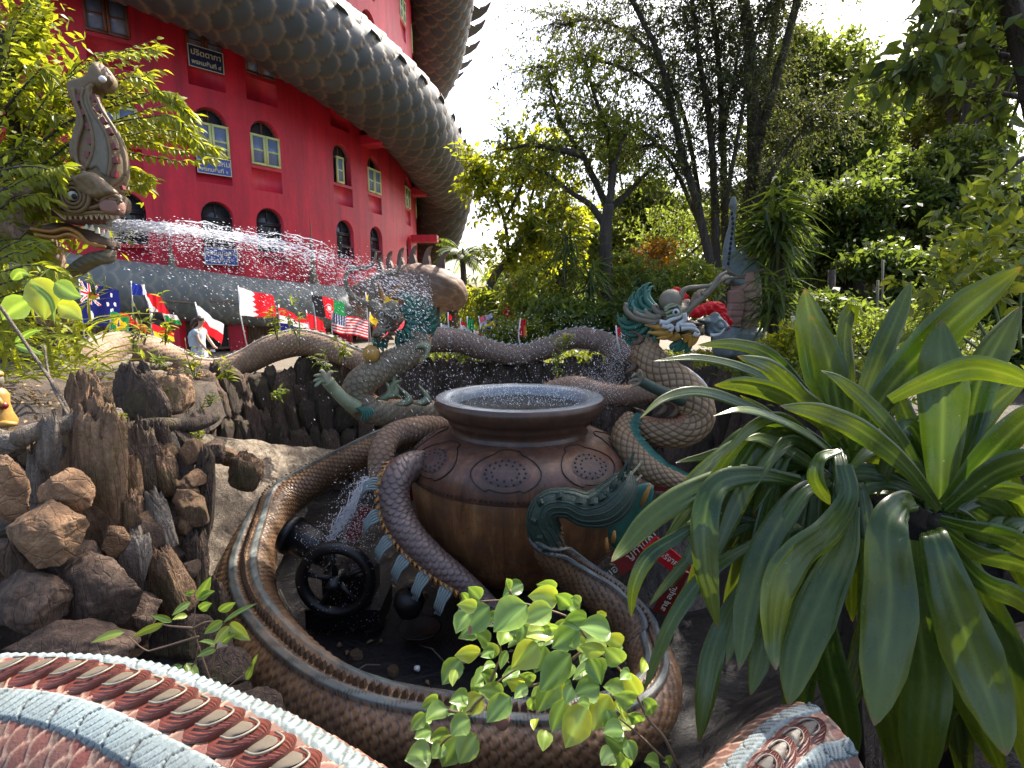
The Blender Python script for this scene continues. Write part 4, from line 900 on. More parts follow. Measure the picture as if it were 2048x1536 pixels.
for line in ([(470, 430), (452, 470), (458, 520), (478, 575), (515, 630), (548, 690), (565, 760), (568, 830), (555, 905)], [(430, 450), (418, 500), (430, 550), (455, 610), (470, 670), (478, 735), (468, 800), (440, 862)], [(372, 450), (388, 520), (415, 590), (420, 640), (402, 700), (388, 770), (398, 835), (440, 870)], [(640, 900), (637, 820), (618, 740), (588, 668), (550, 608), (515, 552), (494, 500)], [(480, 940), (540, 960), (600, 940), (635, 900)]):
    lock(a, k(line), Y-.15, .016, .016)
a.build('relief_line', M['cream_cement'], nh)
for (x, y, an) in ((400, 500, .3), (425, 570, .4), (450, 645, .35), (458, 720, 0), (442, 790, -.2), (420, 850, -.4), (555, 670, .4), (578, 745, .25), (586, 818, .1), (580, 890, -.1), (525, 615, .5), (498, 555, .5), (480, 500, .2), (400, 975, 0), (425, 975, 0), (415, 1060, .2), (350, 1060, .1), (530, 1075, 0), (620, 960, .2)):
    c = W(x/2.56, y/2.56, Y-.155); s_ = .030 if y < 940 else .02; u = np.array([math.cos(an), 0, math.sin(an)]); w = np.array([-math.sin(an), 0, math.cos(an)])
    v = np.array([c+u*i*s_*.8+w*j*s_+np.array([0, q, 0]) for q in (0, .05) for (i, j) in ((-1, -1), (1, -1), (1, 1), (-1, 1))]); Acc().add(v, np.array([[0, 1, 2, 3], [7, 6, 5, 4], [0, 4, 5, 1], [1, 5, 6, 2], [2, 6, 7, 3], [3, 7, 4, 0]])).build('red_inlay', M['dark_red'], nh, False)
tip = k([(520, 322), (500, 360), (485, 390), (490, 420), (515, 440), (535, 470), (555, 450), (575, 420), (570, 390), (545, 355)])
blob(nh, 'crest_bud', tip, Y-.04, .30, M['brown_cement'], 26); a = ellipsoid(Acc(), W(525/2.56, 405/2.56, Y-.2), .035, .03, .03, 10); a.build('mirror_stone', M['white'], nh)
head = k([(120, 985), (160, 960), (250, 955), (300, 930), (350, 915), (400, 905), (480, 905), (560, 960), (620, 1000), (628, 1050), (618, 1095), (560, 1112), (500, 1108), (430, 1120), (350, 1120), (290, 1110), (220, 1090), (150, 1060), (110, 1030)])
blob(nh, 'head', head, Y, .62, M['brown_cement'], 56, roughen(.018, 16, 5), .2)
face = k([(380, 905), (470, 880), (540, 930), (600, 985), (560, 1010), (480, 1020), (420, 990), (390, 950)]); blob(nh, 'brow', face, Y-.30, .14, M['cream_cement'], 34, roughen(.012, 30, 6), .05)
a = Acc()
for rr_ in (.155, .115, .078): c = W(375/2.56, 1003/2.56, Y-.34); v, f = torus_vf(c, rr_, .017, .022, 28, 8); a.add(v, f)
for (p) in ([(290, 1000), (330, 1050), (400, 1070), (480, 1060), (540, 1040), (600, 1020), (625, 1035)], [(250, 1020), (300, 1080), (380, 1095), (470, 1088), (560, 1085), (612, 1075)], [(520, 1035), (545, 1010), (580, 1000), (610, 1015), (605, 1040), (575, 1045)], [(430, 880), (470, 930), (520, 975), (560, 1000)], [(400, 1040), (430, 1010), (470, 1000), (500, 1030)], [(180, 960), (250, 985), (330, 960), (400, 935)]): lock(a, k(p), Y-.31, .022, .012)
a.build('eye_ring', M['cream_cement'], nh)
ellipsoid(Acc(), W(375/2.56, 1003/2.56, Y-.33), .05, .045, .048, 12).build('eyeball', M['stone_white'], nh); ellipsoid(Acc(), W(380/2.56, 1006/2.56, Y-.375), .025, .02, .028, 8).build('pupil', M['dark_hole'], nh)
blob(nh, 'lip', k([(520, 1040), (560, 1020), (620, 1030), (628, 1080), (610, 1105), (560, 1100), (530, 1080)]), Y-.26, .16, M['pink_cement'], 24, None, .04)
blob(nh, 'mouth_lining', k([(300, 1095), (420, 1105), (600, 1100), (580, 1150), (480, 1160), (380, 1150), (310, 1130)]), Y+.02, .34, M['pink_cement'], 36)
jaw = k([(150, 1155), (250, 1160), (330, 1140), (400, 1165), (470, 1180), (530, 1200), (565, 1225), (578, 1270), (540, 1275), (480, 1255), (420, 1230), (360, 1215), (290, 1225), (200, 1215), (150, 1190)])
blob(nh, 'lower_jaw', jaw, Y, .5, M['brown_cement'], 50, roughen(.012, 20, 7), .12)
a = Acc()
for p in ([(160, 1170), (260, 1185), (340, 1170), (400, 1195), (450, 1240), (540, 1265)], [(180, 1200), (280, 1215), (360, 1200), (430, 1235), (500, 1265)]): lock(a, k(p), Y-.25, .02, .016)
a.build('jaw_moulding', M['orange_ridge'], nh)
for x, y, h, up_ in [(285+i*0, 1065, 62, 0)]+[(330+i*27, 1092+3*(i % 2), 30, 0) for i in range(11)]+[(470, 1180, 30, 1), (500, 1195, 30, 1), (528, 1210, 34, 1), (550, 1218, 40, 1), (440, 1172, 24, 1)]:
    a = Acc(); x2 = x+(50 if h == 62 else 4); lock(a, k([(x, y), ((x+x2)/2, y+(h/2 if not up_ else -h/2)), (x2, y+(h if not up_ else -h))]), Y-.26, .035 if h > 50 else .022); a.build('fang' if h > 50 else 'tooth', M['tooth'], nh)
chin = k([(345, 1390), (370, 1360), (420, 1320), (480, 1290), (540, 1280), (575, 1275), (578, 1320), (560, 1350), (500, 1360), (450, 1385), (400, 1415), (330, 1440), (300, 1430)])
blob(nh, 'chin_beard', chin, Y+.02, .22, M['horn'], 44, lambda X, Z, d: .012*np.sin(X*60+Z*90)*np.clip(d/.03, 0, 1), .06)
NK = PX([(185, 560, 6.1, 26), (120, 545, 6.15, 30), (95, 520, 6.2, 34), (60, 470, 6.3, 44), (30, 420, 6.4, 48), (-60, 400, 6.6, 50)]); NK = PX([(110, 640, 6.5, 30), (104, 590, 6.4, 30), (96, 545, 6.35, 30), (75, 490, 6.3, 38), (40, 440, 6.4, 48), (-30, 420, 6.6, 52)])
serpent('neck', NK, M['wall_scale'], nh, n=72, ds=.015, size=.09, amp=.012, belly=-1.1)

# ---------------------------------------------------------------- head of the left dragon
k = cp(700, 560, 9.31); Y = 6.55
fh = k([(340, 430), (370, 370), (430, 345), (500, 370), (560, 410), (620, 440), (700, 410), (800, 410), (880, 450), (920, 520), (930, 620), (900, 720), (850, 820), (780, 900), (700, 960), (620, 1010), (540, 1060), (470, 1080), (420, 1020), (440, 940), (520, 900), (540, 820), (530, 740), (500, 680), (430, 620), (370, 560)])
blob(ld, 'head', fh, Y, .34, M['horn'], 60, roughen(.012, 24, 11), .12)
for (x, y, r_) in ((450, 460, 88), (790, 520, 125)): c = W(*k([(x, y)])[0], Y-.1); s_ = r_/9.31*MP(800, 600, Y); ellipsoid(Acc(), c, s_, s_*.8, s_*1.1, 16).build('forehead_bump', M['horn'], ld)
for (x, y) in ((590, 640), (830, 690)): ellipsoid(Acc(), W(*k([(x, y)])[0], Y-.19), .028, .03, .032, 10).build('eyeball', M['stone_white'], ld); ellipsoid(Acc(), W(*k([(x, y)])[0], Y-.215), .013, .012, .015, 8).build('pupil', M['dark_hole'], ld)
a = Acc()
for p in ([(520, 600), (580, 560), (650, 600), (680, 660)], [(760, 650), (830, 610), (900, 640), (930, 700)], [(520, 900), (580, 860), (660, 870), (720, 820)], [(560, 980), (620, 930), (700, 930), (780, 880)], [(540, 760), (600, 720), (660, 760), (640, 820), (580, 830)]): lock(a, k(p), Y-.2, .02, .01)
a.build('brow_curl', M['horn'], ld)
blob(ld, 'snout', k([(460, 900), (540, 850), (640, 870), (700, 930), (660, 1010), (560, 1060), (470, 1050), (430, 980)]), Y-.16, .16, M['horn'], 30, roughen(.01, 40, 12), .05)
for p in ([(820, 870), (880, 870), (930, 830)], [(760, 910), (840, 910), (900, 880)], [(720, 980), (820, 1000), (915, 1020)], [(690, 1040), (760, 1080), (820, 1110)], [(640, 1060), (690, 1120), (720, 1160)], [(880, 800), (960, 760), (1000, 700)], [(560, 1060), (560, 1110), (520, 1150)]):
    lock(Acc(), k(p), Y-.15, .034).build('beard_spike', M['brown_cement'], ld)
for i in range(46):
    t_ = i/45; an = 1.35-2.9*t_; r1 = 190+20*math.sin(i*2.1); r2 = 560+70*math.sin(i*1.7); c0 = (930, 760); y2 = Y+.03+.05*(i % 3)-.06*(i % 2)
    pts = [(c0[0]+r1*math.cos(an)*.6, c0[1]-r1*math.sin(an)), (c0[0]+(r1+120)*math.cos(an-.15), c0[1]-(r1+120)*math.sin(an-.15)), (c0[0]+(r2*.8)*math.cos(an-.1)*.9, c0[1]-(r2*.8)*math.sin(an-.1)*.9), (c0[0]+r2*math.cos(an+.22)*1.1, c0[1]-r2*math.sin(an+.22)*.8), (c0[0]+r2*1.15*math.cos(an+.3)*1.05, c0[1]-r2*math.sin(an+.3)*.85-60)]
    lock(Acc(), k(pts), y2, .042, .004, 7).build('mane_lock', M['green_paint' if i % 4 else 'teal'], ld)
for p in ([(500, 1080), (480, 1180), (500, 1300), (560, 1370)], [(560, 1090), (570, 1200), (620, 1330)], [(620, 1100), (660, 1220), (700, 1260)]): lock(Acc(), k(p), Y-.05, .05, .01).build('chin_tuft', M['green_paint'], ld)
for p in ([(737, 610), (705, 592), (692, 565), (700, 540), (735, 535), (749, 520), (752, 505)], [(742, 600), (748, 560), (775, 548), (795, 543), (803, 515)]): lock(Acc(), p, Y-.05, .036, .012).build('whisker', M['horn'], ld)
for p in ([(766, 602), (762, 580), (752, 560)], [(778, 595), (795, 578), (812, 560)]): lock(Acc(), p, Y, .03, .012).build('antler', M['orange_ridge'], ld)
c = W(742, 708, 6.35); tag(ellipsoid(Acc(), c, .095, .095, .105, 20).build('dragon_pearl', M['ochre']), 'round ochre pearl held under the chin of the left dragon', 'pearl')
# ---------------------------------------------------------------- head of the right dragon
k = cp(1230, 540, 6.827); Y = 6.1
hd = k([(560, 690), (620, 560), (640, 470), (700, 380), (800, 340), (880, 390), (900, 440), (960, 400), (1010, 400), (1010, 470), (1000, 560), (960, 640), (940, 700), (1000, 740), (1080, 780), (1200, 770), (1210, 850), (1150, 900), (1060, 930), (960, 900), (860, 870), (760, 840), (660, 800)])
blob(rd, 'head', hd, Y, .36, M['horn'], 60, roughen(.014, 24, 21), .13)
ellipsoid(Acc(), W(*k([(760, 420)])[0], Y-.08), .125, .12, .125, 18).build('forehead_bump', M['horn'], rd)
blob(rd, 'upper_jaw', k([(900, 620), (950, 520), (1040, 400), (1100, 300), (1200, 240), (1300, 180), (1400, 120), (1500, 60), (1540, 90), (1500, 130), (1400, 220), (1300, 320), (1220, 400), (1150, 460), (1060, 540), (1000, 620), (950, 680)]), Y, .24, M['horn'], 60, lambda X, Z, d: .012*np.sin((X+Z*.7)*70)*np.clip(d/.03, 0, 1), .07)
for p in ([(890, 400), (920, 300), (1000, 250), (1150, 230), (1300, 210), (1370, 160)], [(900, 600), (980, 560), (1080, 470), (1200, 370), (1300, 280), (1400, 180), (1520, 110), (1600, 105)], [(1200, 350), (1300, 260), (1380, 150), (1430, 90), (1530, 20)]): lock(Acc(), k(p), Y-.12, .035, .012).build('whisker', M['horn'], rd)
for p in ([(600, 700), (480, 700), (360, 680), (260, 650), (180, 590), (140, 520), (150, 470), (120, 460)], [(560, 650), (440, 640), (340, 620), (270, 570), (280, 520)], [(620, 630), (540, 640), (450, 610), (420, 560), (430, 530)], [(700, 600), (640, 600), (560, 560), (530, 510), (560, 490), (600, 530)], [(560, 720), (480, 735), (420, 715)]): lock(Acc(), k(p), Y-.12, .040, .014).build('cheek_curl', M['horn'], rd)
ellipsoid(Acc(), W(*k([(830, 575)])[0], Y-.2), .04, .035, .04, 10).build('eyeball', M['stone_white'], rd); ellipsoid(Acc(), W(*k([(832, 575)])[0], Y-.235), .018, .014, .019, 8).build('pupil', M['dark_hole'], rd)
a = Acc()
for p in ([(680, 560), (740, 510), (820, 490), (850, 470)], [(680, 530), (740, 480), (810, 465)], [(690, 600), (760, 560), (800, 545)], [(700, 640), (780, 620), (880, 610), (890, 540), (860, 480)]): lock(a, k(p), Y-.2, .018, .010)
a.build('brow_curl', M['pale_green'], rd)
a = Acc()
for p in ([(610, 710), (700, 720), (760, 680), (880, 640), (900, 600)], [(640, 760), (720, 780), (760, 740)], [(700, 790), (740, 760), (780, 780), (770, 820), (730, 820)], [(840, 760), (860, 820), (880, 830)], [(880, 740), (960, 750), (1050, 750), (1100, 780)], [(900, 800), (980, 790), (1080, 800), (1150, 850)], [(1080, 870), (1110, 890), (1160, 870)], [(940, 590), (950, 680), (860, 740), (850, 780)]): lock(a, k(p), Y-.2, .03, .012)
a.build('white_curl', M['stone_white'], rd)
blob(rd, 'lower_jaw', k([(880, 700), (960, 680), (1080, 690), (1180, 710), (1290, 715), (1300, 735), (1200, 750), (1150, 770), (1000, 760), (900, 760)]), Y-.02, .2, M['brown_cement'], 40, None, .05)
blob(rd, 'tusk_knob', k([(1110, 800), (1150, 760), (1200, 770), (1215, 830), (1200, 890), (1140, 890), (1090, 860)]), Y-.1, .16, M['cream_cement'], 24, roughen(.008, 40, 8), .05)
blob(rd, 'splash_ball', k([(1100, 680), (1250, 640), (1370, 570), (1440, 640), (1520, 720), (1540, 780), (1460, 860), (1380, 900), (1280, 910), (1220, 860), (1230, 760)]), Y-.02, .34, M['blue_cement'], 44, lambda X, Z, d: .016*np.sin(np.hypot((X-W(1430, 650, Y)[0]), (Z-W(1430, 650, Y)[2]))*110)*np.clip(d/.03, 0, 1), .14)
lock(Acc(), k([(1300, 890), (1400, 880), (1470, 830), (1530, 760)]), Y-.15, .02, .01).build('ball_rim', M['stone_white'], rd)
for p in ([(680, 790), (560, 770), (400, 750)], [(720, 840), (600, 860), (440, 855)], [(760, 860), (680, 910), (560, 935)], [(860, 880), (800, 930), (720, 950)], [(960, 870), (970, 940), (950, 1000)], [(1020, 880), (1030, 970), (1010, 1060)], [(1080, 900), (1070, 980), (1050, 1040)], [(620, 800), (620, 740), (480, 735)]): lock(Acc(), k(p), Y-.12, .06).build('beard_spike', M['ochre'], rd)
for i in range(48):
    t_ = i/47; an = 1.95+t_*2.55; c0 = (600, 640); y2 = Y+.04+.05*(i % 3)-.05*(i % 2); r1 = 130; r2 = 430+55*math.sin(i*1.9)+(60 if an > 3.2 else -20)
    pts = [(c0[0]+r1*math.cos(an), c0[1]-r1*math.sin(an)), (c0[0]+.5*r2*math.cos(an+.12), c0[1]-.5*r2*math.sin(an+.12)), (c0[0]+.8*r2*math.cos(an+.1), c0[1]-.8*r2*math.sin(an+.1)), (c0[0]+r2*math.cos(an-.06), c0[1]-r2*math.sin(an-.06)), (c0[0]+r2*1.04*math.cos(an-.22), c0[1]-r2*1.04*math.sin(an-.22))]
    lock(Acc(), k(pts), y2, .046, .004, 7).build('mane_lock', M['green_paint' if i % 5 else 'teal'], rd)
for p in ([(900, 940), (860, 1000), (780, 1040), (770, 1090)], [(960, 960), (930, 1040), (860, 1110)], [(1000, 960), (1000, 1060), (960, 1130)], [(880, 960), (850, 1060), (800, 1120)]): lock(Acc(), k(p), Y-.05, .06, .012).build('chin_tuft', M['green_paint'], rd)
# ---------------------------------------------------------------- upright naga with a tall spire crest, far right
k = cp(1100, 380, 3.413); Y = 9.2
sn = empty('naga_statue', W(1480, 690, Y), 'grey upright naga with a tall spotted spire crest and pink belly plates', 'naga statue')
blob(sn, 'crest', k([(1180, 540), (1185, 420), (1200, 330), (1225, 240), (1238, 150), (1230, 100), (1250, 40), (1270, 110), (1262, 170), (1255, 260), (1250, 330), (1262, 400), (1300, 420), (1330, 380), (1340, 450), (1400, 470), (1415, 560), (1420, 640), (1300, 670), (1200, 620)]), Y, .3, M['blue_cement'], 70, roughen(.012, 25, 31), .08)
a = Acc()
for i in range(11): y = 160+i*34; c = W(*k([(1250-abs(i-2)*4.2, y)])[0], Y-.15); ellipsoid(a, c, .022, .02, .035, 7)
a.build('crest_spot', M['dark_hole'], sn)
for p in ([(1180, 530), (1230, 560), (1300, 590), (1340, 575)], [(1150, 590), (1200, 560), (1240, 560)], [(1200, 640), (1250, 600), (1330, 600)], [(1330, 460), (1380, 470), (1415, 450)], [(1400, 560), (1450, 545), (1500, 548)]): lock(Acc(), k(p), Y-.15, .035, .012).build('jaw_curl', M['horn'], sn)
B = np.array([[*W(*k([q])[0], Y+.05), r*MP(1480, 600, Y)] for q, r in (((1330, 560), 26), ((1340, 680), 27), ((1350, 790), 25), ((1345, 900), 24), ((1340, 1010), 24), ((1330, 1150), 26))])
serpent('neck', B, scale_mat('spotted_tan_scales', (.25, .20, .12), (.30, .24, .15), (.03, .03, .02), (.40, .22, .17), None, .6, (.12, .09, .06), .4), sn, n=72, ds=.02, size=.10, amp=.008, dors=(.8, .4, .1), pat='net', belly=-.2, ribs=.16)
blob(sn, 'belly_plates', k([(1215, 690), (1290, 660), (1320, 700), (1320, 800), (1300, 900), (1290, 940), (1200, 930), (1195, 850), (1215, 780)]), Y-.1, .18, M['pink_cement'], 40, lambda X, Z, d: -.02*(np.mod(Z*9, 1) < .12), .04)
tag(blob(None, 'carved_plinth', k([(1150, 960), (1190, 910), (1300, 930), (1420, 930), (1430, 1050), (1400, 1150), (1160, 1150), (1130, 1050)]), Y+.1, .8, M['blue_cement'], 36, roughen(.04, 7, 33), .15), 'mossy blue grey plinth under the upright naga', 'plinth')
# red gathered cloth piled behind the right dragon
for nm, pts, lab in (('red_cloth', [(1335, 600), (1345, 578), (1355, 574), (1372, 588), (1376, 600), (1368, 612), (1345, 618)], 'small peak of crumpled red cloth behind the dragon forehead bump'), ('red_cloth', [(1378, 634), (1385, 618), (1412, 605), (1420, 602), (1445, 607), (1452, 630), (1460, 640), (1452, 662), (1430, 650), (1415, 630), (1395, 636)], 'bright red crumpled cloth heaped behind the dragon open jaws')):
    V, f, at = inflate_vf(pts, 7.6, .3, 46, .12, True, lambda X, Z, d: (.10*np.abs(noise3(np.stack([X.ravel(), Z.ravel(), 0*X.ravel()], 1), 16, 41)).reshape(X.shape)+.02*np.sin(X*60+Z*30))*np.clip(d/.02, 0, 1))
    tag(Acc().add(V, f).build(nm, FC['red']), lab, 'cloth')
# ================================================================ rocks
def ico_vf(sub):
    import bmesh
    bm = bmesh.new(); bmesh.ops.create_icosphere(bm, subdivisions=sub, radius=1); V = np.array([v.co[:] for v in bm.verts]); f = np.array([[v.index for v in fc.verts] for fc in bm.faces]); bm.free(); return V, f
ICO = {s: ico_vf(s) for s in (3, 4, 5)}
def rock_vf(kind, seed, sub=4):
    rg = np.random.default_rng(seed); V, f = ICO[sub]; V = V.copy()
    if kind == 'slab':
        V = np.sign(V)*np.abs(V)**.62; V /= np.abs(V).max(0)
        for _ in range(9):
            n = unit(rg.normal(size=3)*[1, 1, .35]); d = .72+.3*rg.random(); q = V@n; V -= np.clip(q-d, 0, None)[:, None]*n*.9
        g = noise3(V*[1, 1, .13], 5.5, seed+1)*.10+noise3(V*[1, 1, .25], 13, seed+2)*.05; top = np.clip(V[:, 2]-.55, 0, 1)*noise3(V*[1, 1, 0], 5., seed+3)*.9
        V = V+unit(V*[1, 1, 0])*g[:, None]; V[:, 2] += top+noise3(V, 3., seed+4)*.05; V[:, :2] *= (1-.22*np.clip(V[:, 2], -1, 1)*rg.random())[:, None]
    else:
        for _ in range(16):
            n = unit(rg.normal(size=3)); d = .58+.28*rg.random(); q = V@n; V -= np.clip(q-d, 0, None)[:, None]*n*.96
        V = V*(1+noise3(V, 1.8, seed+1)*.10+noise3(V, 6., seed+2)*.05+noise3(V, 15., seed+3)*.022)[:, None]
    return V, f
def rock(px, py, w, h, Y, kind, mat, label, seed, tilt=0., thick=.6, sub=5, yaw=0.):
    V, f = rock_vf(kind, seed, sub); m = MP(px, py, Y); V = V*[w/2*m*1.08, max(.6*w, 30)/2*m*thick*1.6, h/2*m*1.08]
    ca, sa = math.cos(yaw), math.sin(yaw); V = V@np.array([[ca, sa, 0], [-sa, ca, 0], [0, 0, 1]])
    ct, st = math.cos(tilt), math.sin(tilt); V = V@np.array([[ct, 0, -st], [0, 1, 0], [st, 0, ct]])
    o = mesh_obj('rock', V, f, M[mat]); o.location = [float(v) for v in W(px, py, Y)]; tag(o, label, 'rock', 'rocks piled on the left bank'); return o
RK = [
 (192, 955, 118, 300, 3.55, 'slab', 'rock_wood', 'tall split column of orange brown petrified wood, the biggest upright on the left bank', 1, .16, .6),
 (172, 830, 72, 150, 3.9, 'slab', 'rock_wood', 'mossy knobbly rock column rising behind the tallest petrified wood column', 2, .05, .8),
 (282, 795, 92, 118, 4.7, 'slab', 'rock_dark', 'broad dark slab with a slanting top standing under the naga body', 3, -.2, .4),
 (226, 848, 50, 88, 4.1, 'boulder', 'rock_grey', 'smooth oval grey slab standing on end between two dark rocks', 4, .1, .5),
 (97, 890, 48, 100, 3.4, 'slab', 'rock_grey', 'pointed pale grey stump under the fallen log', 5, .18, .7),
 (78, 950, 34, 110, 3.45, 'slab', 'rock_grey', 'narrow grey sliver of stone left of the pointed stump', 6, .05, .7),
 (125, 985, 104, 100, 3.2, 'boulder', 'rock_tan', 'rounded tan boulder beneath the pointed grey stump', 7, 0, .8),
 (92, 1068, 172, 128, 3.0, 'boulder', 'rock_tan', 'large orange tan boulder with a cracked face, low on the left bank', 123, .05, .8),
 (5, 985, 90, 150, 3.1, 'boulder', 'rock_tan', 'brown boulder cut by the left edge of the view', 9, 0, .8),
 (18, 892, 84, 52, 3.4, 'boulder', 'rock_grey', 'flat pinkish grey stone lying under the log at the left edge', 10, .1, .8),
 (55, 1200, 170, 150, 2.9, 'boulder', 'rock_wall', 'shaded brown boulder beneath the large orange tan one', 11, .1, .8),
 (205, 1180, 150, 150, 3.1, 'boulder', 'rock_wall', 'dull brown boulder under the tall petrified column', 12, .2, .8),
 (150, 1285, 230, 90, 2.8, 'boulder', 'rock_wall', 'long low shaded rock just above the painted balustrade', 13, 0, .8),
 (275, 940, 90, 170, 3.95, 'slab', 'rock_dark', 'dark deeply furrowed slab right of the tallest petrified column', 14, .1, .6),
 (318, 905, 50, 110, 4.1, 'slab', 'rock_dark', 'thin dark upright behind the furrowed slab', 15, .12, .6),
 (258, 960, 42, 90, 3.7, 'slab', 'rock_wood', 'small brown splinter beside the tall petrified column', 16, .15, .6),
 (352, 885, 66, 60, 4.3, 'boulder', 'rock_dark', 'black wet boulder under the dark log', 17, 0, .8),
 (318, 1052, 56, 120, 3.6, 'slab', 'rock_grey', 'pale grainy upright slab among black rocks', 18, -.12, .6),
 (268, 1030, 34, 82, 3.55, 'slab', 'rock_wood', 'small light-topped peg of stone left of the pale grainy slab', 19, .05, .7),
 (232, 1085, 60, 66, 3.35, 'boulder', 'rock_tan', 'small round-topped tan stone poking from the bank', 20, .1, .8),
 (268, 1125, 66, 110, 3.4, 'slab', 'rock_grey', 'knotty grey stone with a gnarled right edge', 21, .1, .7),
 (403, 1005, 44, 190, 4.1, 'slab', 'rock_dark', 'tall black smooth upright at the edge of the sunlit slope', 22, .18, .8),
 (368, 970, 52, 120, 4.1, 'boulder', 'rock_dark', 'black pitted rock left of the smooth black upright', 23, .1, .8),
 (335, 945, 34, 90, 4.0, 'slab', 'rock_wood', 'mossy brown peg in front of the black pitted rock', 24, -.1, .8),
 (352, 1080, 52, 120, 3.8, 'slab', 'rock_dark', 'black upright beside the pale grainy slab', 25, .1, .8),
 (388, 1130, 62, 130, 3.8, 'slab', 'rock_dark', 'dark layered rock above the leafy sprig', 26, .1, .8),
 (338, 1165, 80, 130, 3.5, 'slab', 'rock_wood', 'brown grooved rock leaning in the shade above the urn', 27, -.3, .8),
 (265, 1230, 120, 120, 3.3, 'boulder', 'rock_wall', 'round shaded rock left of the urn', 28, 0, .8),
 (420, 1200, 60, 90, 3.9, 'slab', 'rock_dark', 'dark wet rock under the ochre slope', 29, 0, .8),
 (490, 945, 66, 60, 5.6, 'slab', 'rock_wood', 'angular tan stone lying on the sunlit slope', 30, .5, .8),
 (458, 915, 44, 44, 5.9, 'boulder', 'rock_wood', 'small brown stone at the top of the sunlit slope', 31, 0, .8),
 (425, 905, 60, 56, 5.6, 'boulder', 'rock_wall', 'brown stone at the foot of the wall beside the slope', 32, 0, .8),
 (340, 790, 90, 70, 5.6, 'slab', 'rock_wood', 'squat brown rock under the sagging naga body', 33, 0, .8),
 (210, 800, 80, 70, 5.0, 'boulder', 'rock_wood', 'low mossy rock between the column and the dark slab', 34, 0, .8),
 (500, 1420, 130, 90, 3.0, 'boulder', 'rock_dark', 'black wet rock behind the upper edge of the painted balustrade', 35, .3, .8),
 (440, 1340, 120, 90, 3.2, 'boulder', 'rock_dark', 'dark wet rock at the base of the leafy sprig', 36, .2, .8),
 (370, 1280, 120, 110, 3.5, 'boulder', 'rock_dark', 'dark rock behind the grey urn', 37, .0, .8),
 (20, 1110, 90, 90, 3.05, 'boulder', 'rock_wall', 'dull stone wedged left of the large orange tan boulder', 38, .0, .8),
 (150, 1120, 120, 90, 3.3, 'boulder', 'rock_wall', 'brown stone wedged right of the large orange tan boulder', 39, .2, .8),
]
for i, (px, py, w, h, Y, kd, mt, lab, sd_, tl_, tk) in enumerate(RK): rock(px, py, w, h, Y, kd, mt, lab, sd_, tl_, tk, 5 if i < 30 else 4)
# earth and mortar between the rocks of the left bank
V = []; n1, n2 = 60, 50
for i, v_ in enumerate(np.linspace(0, 1, n1)):
    for j, u_ in enumerate(np.linspace(0, 1, n2)):
        py = 1400-v_*(1400-815); pxr = np.interp(py, [815, 860, 930, 1100, 1220, 1400], [330, 370, 400, 405, 420, 520]); px = -160+(pxr+160)*u_
        Y = np.interp(py, [815, 900, 1000, 1200, 1400], [4.7, 4.25, 3.85, 3.6, 3.4])+.35*np.interp(u_, [0, .75, 1], [-.6, 0, .9]); V.append(W(px, py, Y))
V = np.array(V); V[:, 1] += noise3(V, 5., 77)*.10; V[:, 2] += noise3(V, 4., 78)*.05
gf = grid_faces(n1, n2); tag(mesh_obj('bank_earth', V, gf, M['soil']), 'dark earth and mortar holding the rocks of the left bank', kind='structure')
# litter-covered ledge above the rocks
V = []
for v_ in np.linspace(0, 1, 30):
    for u_ in np.linspace(0, 1, 40): V.append(W(-200+640*u_, 880-45*v_*1.0, 3.7)*1.0 if False else np.array([-6.5+(np.interp(v_, [0, .35, 1], [3.5, 2.75, 1.9]))*u_, 3.9+4.8*v_, 2.30+.12*(1-u_)-.2*v_*u_-1.2*max(0, u_-.93)/.07*.5]))
V = np.array(V); V[:, 2] += noise3(V, 2., 79)*.07; tag(mesh_obj('ledge', V, grid_faces(30, 40), M['soil']), 'leaf-strewn earth ledge behind the left rocks', kind='structure')
n = 900; v_ = RNG.random(n); P = np.stack([-6.4+np.interp(v_, [0, .35, 1], [3.3, 2.6, 1.8])*RNG.random(n), 3.95+4.6*v_, 2.42-.12*v_], 1); P[:, 2] += noise3(P*[1, 1, 0]+[0, 0, 2.3], 2., 79)*.07
V, f, at = leaves_vf(P, rand_dirs(n)*[1, 1, .3], np.array([0, 0, 1.])+rand_dirs(n)*.6, .055, .028, 'diamond'); tag(Acc().add(V, f, at).build('leaf_litter', M['leaf_litter']), 'dry brown leaves scattered on the ledge', kind='stuff')
n = 130; P = np.stack([RNG.uniform(-2.4, 2.6, n), RNG.uniform(3.2, 8.4, n), np.full(n, .03)], 1); V, f, at = leaves_vf(P, rand_dirs(n)*[1, 1, .1], np.array([0, 0, 1.])+rand_dirs(n)*.4, .075, .035, 'diamond'); tag(Acc().add(V, f, at).build('fallen_leaves', M['leaf_litter']), 'pale fallen leaves on the wet basin floor', kind='stuff')
# sunlit rough slope on the left of the basin and its ochre lower tongue
def sheet(name, corners, n, mat, amp, sc, seed, lab, dz=0.):
    (a, b, c, d) = [np.asarray(x, float) for x in corners]; V = []
    for v_ in np.linspace(0, 1, n):
        for u_ in np.linspace(0, 1, n): V.append((a*(1-u_)+b*u_)*(1-v_)+(d*(1-u_)+c*u_)*v_)
    V = np.array(V); V[:, 2] += noise3(V, sc, seed)*amp; return tag(mesh_obj(name, V, grid_faces(n, n), mat), lab, kind='structure')
sheet('cement_slope', (WZ(360, 1240, .3), WZ(540, 1160, .08), W(680, 900, 9.0), W(400, 870, 7.4)), 60, M['concrete'], .05, 3., 81, 'pale rough sunlit cement slope')
sheet('ochre_slope', (WZ(385, 1260, .35), WZ(500, 1190, .22), WZ(540, 1020, .42), WZ(400, 1150, .42)), 40, plain('ochre_wet_cement', (.30, .19, .07), .5, nscale=9, var=.4, bmp=.5), .02, 5., 82, 'ochre stained foot of the slope')
